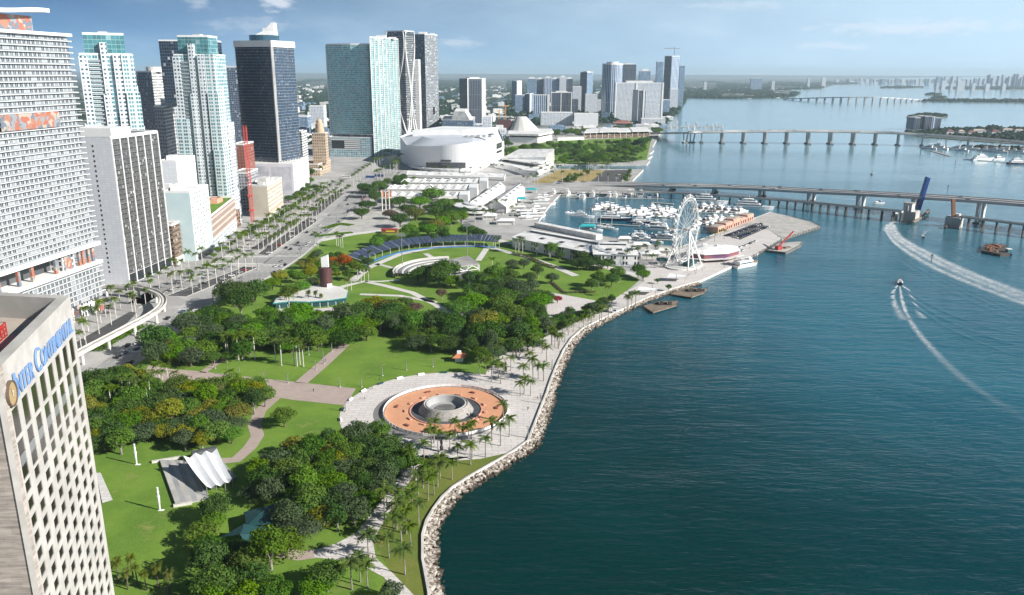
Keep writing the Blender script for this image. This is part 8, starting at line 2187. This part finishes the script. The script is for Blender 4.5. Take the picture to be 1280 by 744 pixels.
for k in range(40): q = lerp(lerp(P_[0], P_[4], rs.uniform(.1, .8)), lerp(P_[1], P_[2], rs.uniform(.1, .8)), rs.uniform(.1, .9)); b.box(q[0], q[1], .5, rs.uniform(.8, 3), rs.uniform(.8, 2.4), rs.uniform(.4, 1.5), rs.uniform(0, 3))
b.build('cargo', M['rust'], r)
x, y = at(1259, 318, Z_W); r = thing('tug_boat', 'small blue and white tug alongside the cargo barge', 'boat', (x, y, Z_W)); b = MB(); hull(b, 12, 4.6, 1.6, bow=.7); b.v = [(x + q[0] * .3 - q[1] * .95, y + q[0] * .95 + q[1] * .3, Z_W + q[2]) for q in b.v]; b.build('hull', [M['black'], M['blue_paint']], r); MB().box(x, y - 1, 0, 3.4, 4, 3).build('wheelhouse', M['glass_teal'], r); MB().box(x, y - 1, 3, 3.8, 4.4, .4).build('roof', M['white'], r)
x, y = at(1172, 329, Z_W)
for i, (u, v, lab) in enumerate(((1164, 328, 'thin dark channel marker post inside the curved wake'), (1184.5, 238, 'small channel marker post beyond the road bridge'), (1194, 206, 'red channel marker post off the island marina'))):
 x, y = at(u, v, Z_W); r = thing('channel_marker', lab, 'marker', (x, y, Z_W)); b = MB(); b.tube([(x, y, Z_W - .5), (x, y, 4)], .3, 6); b.build('pile', M['timber_dark'], r); MB().box(x, y, 3.4, 1.6, .2, 1.6).build('board', M['red_steel' if i == 2 else 'dark_grey'], r)
pp_ = ats([(872, 352)] + PIER); r = thing('pier_piling', 'dark timber piling along the edge of the long pier', 'piling', (*pp_[3], Z_W)); cap_ = MB(); cap_.beam(pp_[1:], .3, .5, .18, .7); cap_.build('cap_beam', M['concrete'], r)
kk = 0
for i in range(1, len(pp_) - 1):
 a, c_ = pp_[i], pp_[i + 1]; L_ = math.hypot(c_[0] - a[0], c_[1] - a[1]); d = ((c_[0] - a[0]) / L_, (c_[1] - a[1]) / L_)
 for k in range(int(L_ / 3.4)):
  q = lerp(a, c_, (k + .5) * 3.4 / L_); b = MB(); b.tube([(q[0] + d[1] * .75, q[1] - d[0] * .75, Z_W - .5), (q[0] + d[1] * .75, q[1] - d[0] * .75, .75 if k % 3 else 1.5)], .34, 6); kk += 1
  if kk < 99: b.build('pile', M['timber_dark'], r)
# wakes: churned white water on the surface
def foam(name, dens, fade_v=True):
 mt, t, bs = mknodes(name); n = N(t); p = n.pos()
 uv = n.n('ShaderNodeUVMap').outputs[0]; s_ = n.n('ShaderNodeSeparateXYZ'); t.links.new(uv, s_.inputs[0])
 edge = n.math('SUBTRACT', 1.0, n.math('ABSOLUTE', n.math('SUBTRACT', n.math('MULTIPLY', s_.outputs[1], 2), 1)))
 k = n.math('MULTIPLY', n.step(n.math('ADD', edge, n.math('MULTIPLY', n.math('SUBTRACT', n.noise(p, .35, 4, .7), .5), .9)), .05, 1.0), n.step(n.math('ADD', n.noise(p, .28, 5, .7), n.math('MULTIPLY', n.noise(p, 1.1, 3), .4)), .30, .92))
 k = n.math('MULTIPLY', n.math('MULTIPLY', k, n.step(s_.outputs[0], dens, 0.0)), n.math('ADD', .45, n.math('MULTIPLY', n.noise(p, .09, 4, .7), .75)))
 bs.inputs['Base Color'].default_value = (.74, .78, .80, 1); bs.inputs['Roughness'].default_value = .7
 tb = n.n('ShaderNodeBsdfTransparent'); mx = n.n('ShaderNodeMixShader'); n.put(mx.inputs[0], k)
 t.links.new(tb.outputs[0], mx.inputs[1]); t.links.new(bs.outputs[0], mx.inputs[2]); t.links.new(mx.outputs[0], t.nodes['Material Output'].inputs['Surface'])
 M[name] = mt
foam('foam_long', 620); foam('foam_short', 150); foam('foam_mid', 260); foam('foam_tiny', 60)
def wake(pts, w0, w1, mname, z=.03):
 P_ = curve(ats(pts, Z_W), 8); n_ = len(P_); wd = [w0 + (w1 - w0) * i / (n_ - 1) for i in range(n_)]
 b = MB(); b.ribbon(P_, wd, wd, Z_W + z); setting(b.build('wake_foam', M[mname], org=(0, 0, Z_W)), 'stuff')
wake([(1119, 275), (1113, 283), (1118, 295), (1135, 308), (1165, 325), (1210, 346), (1260, 366), (1310, 385)], 4.5, 9, 'foam_long')
wake([(1110, 281), (1108, 290), (1118, 303), (1142, 320), (1175, 338), (1215, 355), (1265, 374), (1310, 390)], 4.0, 7.0, 'foam_long', .04)
wake([(1117, 281), (1120, 290), (1130, 300), (1155, 314), (1200, 336), (1260, 360), (1310, 380)], 3.4, 9.0, 'foam_long', .05)
wake([(1125, 358), (1127, 372), (1133, 392), (1145, 412), (1165, 436), (1200, 470), (1250, 505), (1300, 535)], 1.2, 5.0, 'foam_mid')
wake([(1122, 357), (1116, 366), (1117, 376), (1122, 388), (1130, 400)], 1.2, 4.2, 'foam_short'); wake([(1128, 357), (1136, 364), (1142, 376), (1149, 390), (1155, 398)], 1.2, 4.2, 'foam_short')
wake([(1153.5, 295), (1158, 290), (1165, 286)], .4, 1.6, 'foam_tiny'); wake([(1153, 295), (1156, 288), (1160, 284)], .4, 1.2, 'foam_tiny'); wake([(1090, 217.5), (1087, 214), (1083, 211)], .5, 2.5, 'foam_tiny'); wake([(1098, 254), (1070, 250), (1040, 247)], .6, 3, 'foam_short')
wake([(1126, 220), (1150, 226), (1180, 229)], .5, 2.2, 'foam_short')
# swell lines spreading from the boats: low ridges on the water
def swell(pts, w_, h):
 P_ = curve(ats(pts, Z_W), 10); L_ = [[], [], []]
 for i, p in enumerate(P_):
  a, c = P_[max(i - 1, 0)], P_[min(i + 1, len(P_) - 1)]; d = Vector((c[0] - a[0], c[1] - a[1])).normalized(); e = math.sin(PI * i / (len(P_) - 1)) ** .5
  for j, s_ in enumerate((-1, 0, 1)): L_[j].append((p[0] - d.y * w_ * s_, p[1] + d.x * w_ * s_, Z_W + (.012 if s_ else h * e + .012)))
 b = MB()
 for j in range(2):
  for i in range(len(P_) - 1): b.face([L_[j][i], L_[j + 1][i], L_[j + 1][i + 1], L_[j][i + 1]])
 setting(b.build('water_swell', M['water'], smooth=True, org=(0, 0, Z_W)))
for k in range(3):
 o_ = k * 7
 swell([(1128 + k, 360 + o_), (1150, 374 + o_), (1185, 392 + o_ * 1.3), (1230, 408 + o_ * 1.6), (1285, 422 + o_ * 2)], 2.2, .20)
 swell([(1120 - k, 360 + o_), (1095, 366 + o_), (1060, 376 + o_ * 1.3), (1020, 392 + o_ * 1.6)], 2.2, .16)
for o_ in (0, 6, 13):
 swell([(1104, 288 + o_), (1112, 302 + o_), (1140, 324 + o_), (1190, 352 + o_), (1285, 396 + o_)], 2.2, .2)
 swell([(1130, 290 - o_ * .3), (1160, 303 - o_ * .4), (1210, 322 - o_ * .5), (1285, 344 - o_ * .6)], 2.2, .2)
# ---------------------------------------------------------------- vehicles
mats_car = [mat('car_paint_%s' % n_, c, .3, spec=.6) for n_, c in (('black', (.015, .015, .017)), ('white', (.7, .7, .7)), ('silver', (.33, .34, .35)), ('red', (.35, .02, .02)), ('blue', (.02, .06, .2)), ('grey', (.10, .105, .11)))]
CN = ['black', 'white', 'silver', 'red', 'blue', 'grey']
CARM = []
for m_ in mats_car:
 b = MB(); b.taper(rect(-2.25, 2.25, -.9, .9), rect(-2.2, 2.15, -.86, .86), .3, .95, 0); b.taper(rect(-1.5, 1.1, -.84, .84), rect(-1.0, .5, -.7, .7), .95, 1.5, 1)
 b.prism(rect(-1.0, .5, -.7, .7), 1.5, 1.53, 0)
 for wx_ in (-1.4, 1.4):
  for wy_ in (-.82, .82): b.box(wx_, wy_, .0, .66, .22, .62, 0, 2)
 o = b.build('parked_car', [m_, M['glass_dark'], M['black']], org=(0, 0, 0)); CARM.append(o.data); bpy.data.objects.remove(o)
CQ = []
def car(x, y, ang, place, z=.06, ci=None): CQ.append((x, y, ang, place, z, RND.choices(range(6), (4, 4, 3, 1, 1, 3))[0] if ci is None else ci))
BL = ('on the boulevard', 'the street crossing', (-189, 600))
for x, y in ((-197, 402), (-193, 408), (-196, 430), (-190, 545), (-176, 580), (-172.5, 582), (-176, 597), (-181, 640), (-172, 655), (-178, 700), (-170, 720), (-182, 745), (-168, 765), (-184, 800), (-172, 812), (-168, 850), (-180, 870), (-188, 900), (-172, 930), (-180, 960), (-190, 1010), (-170, 1060), (-185, 1090), (-178, 1160), (-190, 1240), (-176, 1300), (-232, 560), (-231, 640), (-230, 700), (-229, 790), (-227, 880), (-226, 980)): car(x, y, PI / 2 + .03, BL)
rq = random.Random(77)
for _ in range(70):
 Y = 300 * math.exp(rq.random() * 1.5); kx = rq.choice((.1, .3, .5, .7, .9))
 if 586 < Y < 618: continue
 car(inter(RL, Y) * (1 - kx) + inter(RR, Y) * kx, Y, PI / 2 + .03, BL)
PK = ('in the dark parking median', 'the street crossing', (-189, 600))
for k in range(24):
 if RND.random() < .35:
  tt = (k + .5) / 24; a, c_ = lerp((-222, 502), (-197.5, 578), tt), lerp((-209, 501), (-190.5, 578), tt); q = lerp(a, c_, RND.choice((.22, .78))); car(q[0], q[1], .25, PK, .09)
for k in range(20):
 if RND.random() < .45: car(RND.choice((-201, -194.5)), 626 + k * 7.4, .1, PK, .09)
A_, B_ = at(906, 296), at(952, 280.5); C_, D_ = at(918, 298.5), at(960, 283.8)
PP = ('in the pier car park', 'the wheel', WHEEL)
pa = math.atan2(B_[1] - A_[1], B_[0] - A_[0])
for k in range(15):
 for a, c_ in ((A_, B_), (C_, D_)):
  if RND.random() < .85: q = lerp(a, c_, (k + .5) / 15); car(q[0], q[1], pa + PI / 2, PP, .15)
for u, v in ((884, 325), (892, 323), (897, 321)): q = at(u, v); car(q[0], q[1], .6, ('beside the restaurant', 'the wheel', WHEEL), .12, 0)
for u, v in ((925, 310), (932, 307.5), (938, 305), (944, 302.5), (928, 314)): q = at(u, v); car(q[0], q[1], .9, ('on the seawall side of the pier', 'the wheel', WHEEL), .14)
def on_deck(brd, n_, off, place, lm, seed):
 line, zt_ = brd; r = random.Random(seed)
 for _ in range(n_):
  i = r.randrange(6, len(line) - 2); t = r.random(); p = lerp(line[i], line[i + 1], t); a, c_ = line[i], line[i + 1]; d = Vector((c_[0] - a[0], c_[1] - a[1])).normalized(); o_ = r.choice(off)
  car(p[0] - d.y * o_, p[1] + d.x * o_, math.atan2(d.y, d.x), (place, *lm), zt_[i] + (zt_[i + 1] - zt_[i]) * t - .86)
on_deck(ROADB, 14, (4, 8.5, 19, 23.5), 'on the curving road bridge', ('the blue leaf', (mx, my)), 3)
on_deck(CAUSE, 26, (4, 8, 12, 22, 26, 30), 'on the causeway', ('the grey apartment block', IV[1]), 4)
for k in range(8): q = at(770 + (k % 4) * 4, 219 + (k // 4) * 4.5); car(q[0], q[1], 0, ('in the dark lot by the dry field', 'the arena', ARENA_), .1)
by = {}
for q in CQ: by.setdefault((q[5], q[3][0]), []).append(q)
for (ci, pl), lst in by.items():
 lst.sort(key=lambda q: math.hypot(q[0] - q[3][2][0], q[1] - q[3][2][1]))
 for i, (x, y, a, place, z, _) in enumerate(lst):
  o = bpy.data.objects.new('car', CARM[ci]); C.objects.link(o); o.location = (x, y, z); o.rotation_euler = (0, 0, a)
  tag(o, '%s car %s, %s %s' % (CN[ci], place[0], nth(i), place[1]), 'car', 'cars ' + place[0])
for u, v, lab, m_ in ((463, 222.5, 'blue bus at the head of the boulevard', 'blue_paint'), (433, 222.5, 'white bus on the boulevard by the cupola tower', 'white'), (474, 221, 'dark blue bus beside the arena approach', 'canvas_blue')):
 x, y = at(u, v); r = thing('bus', lab, 'bus', (x, y, 0)); MB().box(x, y, .5, 12, 2.8, 2.6).build('body', M[m_], r); MB().box(x, y, 1.6, 11.6, 2.84, 1.0).build('window', M['glass_dark'], r)
 for s_ in (-4, 4): MB().box(x + s_, y, 0, 1, 2.7, .9).build('wheel', M['black'], r)
# street lamps
LQ = []
for k in range(16): LQ.append((-186.5 + min(0, 0) + (20 if 240 + k * 45 > 520 else 0), 300 + k * 45, 9, 'along the park side of the boulevard', 'the hotel', (-80, 130)))
for u, v in ((386, 444), (405, 455), (395, 462), (415, 440), (404, 448), (300, 471), (330, 475), (360, 479), (285, 470), (425, 484), (452, 484), (478, 470), (508, 463), (541, 459), (432, 515), (269, 461)): x, y = at(u, v); LQ.append((x, y, 4.5, 'along the park paths', 'the fountain', FTN))
for u, v in ((520, 600), (500, 622), (484, 640), (548, 576), (590, 574), (660, 548), (676, 505), (690, 462), (706, 428), (735, 402), (760, 390), (790, 376), (815, 364), (845, 352), (870, 342), (905, 329)): x, y = at(u, v); LQ.append((x, y, 5, 'along the promenade', 'the wheel', WHEEL))
by = {}
for q in LQ: by.setdefault(q[3], []).append(q)
lp = None
for pl, lst in by.items():
 lst.sort(key=lambda q: math.hypot(q[0] - q[5][0], q[1] - q[5][1]))
 for i, (x, y, h, _, lmn, lm) in enumerate(lst):
  if lp is None:
   lp = thing('street_lamp', None, 'street lamp', (0, 0, 0)); b = MB(); b.tube([(0, 0, 0), (0, 0, 1)], [.10, .06], 6); b.build('post', M['steel'], lp); b = MB(); b.bar((0, 0, .97), (.22, 0, 1), .02); b.box(.22, 0, .97, .2, .06, .03); b.build('lamp_head', M['steel'], lp); b = MB(); b.lathe((0, 0), [(.2, 0), (.2, .06), (.12, .08)], 8); b.build('base', M['concrete'], lp); o = lp
  else: o = copy_tree(lp)
  o.location = (x, y, .1); o.rotation_euler = (0, 0, RND.uniform(0, 6)); o.scale = (h * .55 if h < 6 else h * .4, h * .55 if h < 6 else h * .4, h)
  tag(o, 'grey lamp post %s, %s %s' % (pl, nth(i), lmn), 'street lamp', 'street lamps ' + pl)
# people: tiny standing and walking figures
def person_mesh(walk, seed):
 me = bpy.data.meshes.new('person'); V, E, Rr = [], [], []
 def add(p, r_, par=None):
  V.append(p); Rr.append(r_); i = len(V) - 1
  if par is not None: E.append((par, i))
  return i
 s_ = .22 if walk else .04
 pel = add((0, 0, .95), .16); ch = add((0, 0, 1.35), .18, pel); nk = add((0, 0, 1.52), .07, ch); hd = add((.01, 0, 1.62), .10, nk); add((.01, 0, 1.74), .09, hd)
 for sd, k in ((-1, 1), (1, -1)):
  h_ = add((0, sd * .10, .88), .11, pel); kn = add((k * s_ * .8, sd * .10, .50), .075, h_); ft = add((k * s_ * 1.2 - .05, sd * .10, .08), .05, kn); add((k * s_ * 1.2 + .12, sd * .10, .04), .04, ft)
  sh = add((0, sd * .21, 1.43), .07, ch); el = add((-k * s_ * .7, sd * .26, 1.15), .05, sh); wr = add((-k * s_ * .6 + .1, sd * .25, .92), .04, el); add((-k * s_ * .6 + .14, sd * .24, .84), .04, wr)
 me.from_pydata(V, E, []); o = bpy.data.objects.new('person', me); C.objects.link(o)
 md = o.modifiers.new('skin', 'SKIN'); 
 for i, v_ in enumerate(me.skin_vertices[0].data): v_.radius = (Rr[i], Rr[i]); v_.use_root = i == 0
 o.modifiers.new('sub', 'SUBSURF').levels = 1
 bpy.context.view_layer.update(); ev = o.evaluated_get(bpy.context.evaluated_depsgraph_get()); m2 = bpy.data.meshes.new_from_object(ev); bpy.data.objects.remove(o)
 return m2
mat('skin', (.35, .20, .13), .7); CL = [mat('cloth_%d' % i, c, .8) for i, c in enumerate(((.03, .03, .04), (.5, .5, .5), (.25, .03, .03), (.04, .08, .2)))]
PM = []
for i in range(4):
 me = person_mesh(i % 2 == 0, i)
 for m_ in (CL[i], mats_car[0], M['skin']): me.materials.append(m_)
 for f_ in me.polygons:
  z = f_.center.z; f_.material_index = 2 if z > 1.53 or (abs(f_.center.y) > .2 and z < 1.1) else 0 if z > .92 else 1
 PM.append(me)
CLN = ['dark', 'pale grey', 'red', 'blue']
PQ = [(461, 668, 'on the lower promenade, near the planted wall'), (452, 676, 'at the widening of the lower promenade'), (466, 700, 'at the end of the lower promenade'), (539, 500, 'at the rim of the fountain ring'), (445, 560, 'on the plaza near the big trees'), (600, 470, 'on the plaza near the lawn kiosk'), (672, 500, 'near the seawall right of the fountain'), (860, 345, 'below the observation wheel'), (868, 340, 'right of the wheel platform'), (880, 336, 'on the waterfront before the restaurant'), (846, 346, 'left of the wheel platform'), (790, 366, 'on the upper promenade by the white kiosk'), (770, 380, 'on the upper promenade under palms'), (700, 440, 'on the promenade bend'), (372, 318, 'on the boulevard kerb by the park corner'), (350, 335, 'at the boulevard crosswalk by the park'), (262, 382, 'on the pavement by the big dark tree'), (150, 460, 'at the near boulevard crossing'), (300, 473, 'on the wide pink path'), (392, 490, 'on the wide pink path close to the plaza'), (405, 455, 'on the diagonal lawn path'), (655, 425, 'under the palms of the upper promenade'), (735, 400, 'walking along the boulder edge'), (905, 335, 'at the seawall before the tour boat')]
rq = random.Random(5)
for k in range(44):
 a, b_ = rq.choice((((500, 625), (470, 668)), ((640, 545), (680, 480)), ((700, 440), (760, 388)), ((790, 372), (860, 345)), ((870, 342), (930, 318)), ((600, 462), (690, 430)), ((455, 545), (540, 570)), ((450, 500), (480, 475)), ((620, 300), (780, 338)), ((400, 460), (425, 436)), ((935, 310), (1000, 285)), ((160, 380), (240, 350))))
 q = lerp(a, b_, rq.random()); PQ.append((q[0] + rq.uniform(-6, 6), q[1] + rq.uniform(-3, 3), 'in the crowd along the waterfront, %s the hotel' % nth(k)))
h0 = len(PQ) - 44; PQ[h0:] = [(u, v, 'out walking, %s the hotel' % nth(i)) for i, (u, v, _) in enumerate(sorted(PQ[h0:], key=lambda q: -q[1]))]
for i, (u, v, pl) in enumerate(PQ):
 x, y = at(u, v); o = bpy.data.objects.new('person', PM[i % 4]); C.objects.link(o); o.location = (x, y, .12); o.rotation_euler = (0, 0, RND.uniform(0, 6.28))
 tag(o, 'person %s in %s top %s' % ('walking' if i % 2 == 0 else 'standing', CLN[i % 4], pl), 'person', 'people on the waterfront and paths')
# white tents on the promenade below the wheel, white ticket booth
for u, v, lab in ((845, 351, 'white flat shade sail on the waterfront, the nearer to the wheel'), (808, 368, 'white flat shade sail on the upper promenade, the farther from the wheel')):
 x, y = at(u, v); r = thing('shade_canopy', lab, 'canopy', (x, y, 0)); q = [(x - 7, y - 3), (x + 5, y - 5), (x + 8, y + 3), (x - 4, y + 5)]; b = MB()
 c_ = (x, y, 3.2)
 for i in range(4): b.face([(*q[i], 3.0 + (i % 2)), (*q[(i + 1) % 4], 3.0 + ((i + 1) % 2)), c_])
 b.build('fabric', M['tent_white'], r)
 for i, q_ in enumerate(q): b = MB(); b.tube([(*q_, .1), (*q_, 3.0 + i % 2)], .1, 5); b.build('post', M['steel'], r)
x, y = at(768, 391); r = thing('ticket_booth', 'small white booth on the upper promenade near the boulders', 'kiosk', (x, y, 0)); MB().box(x, y, .1, 2.6, 2.2, 3).build('wall', M['white'], r); MB().box(x, y, 3.1, 3.2, 2.8, .3).build('roof', M['offwhite'], r); MB().box(x, y - 1.12, 1.2, 1.6, .06, 1.1).build('window', M['glass_dark'], r)
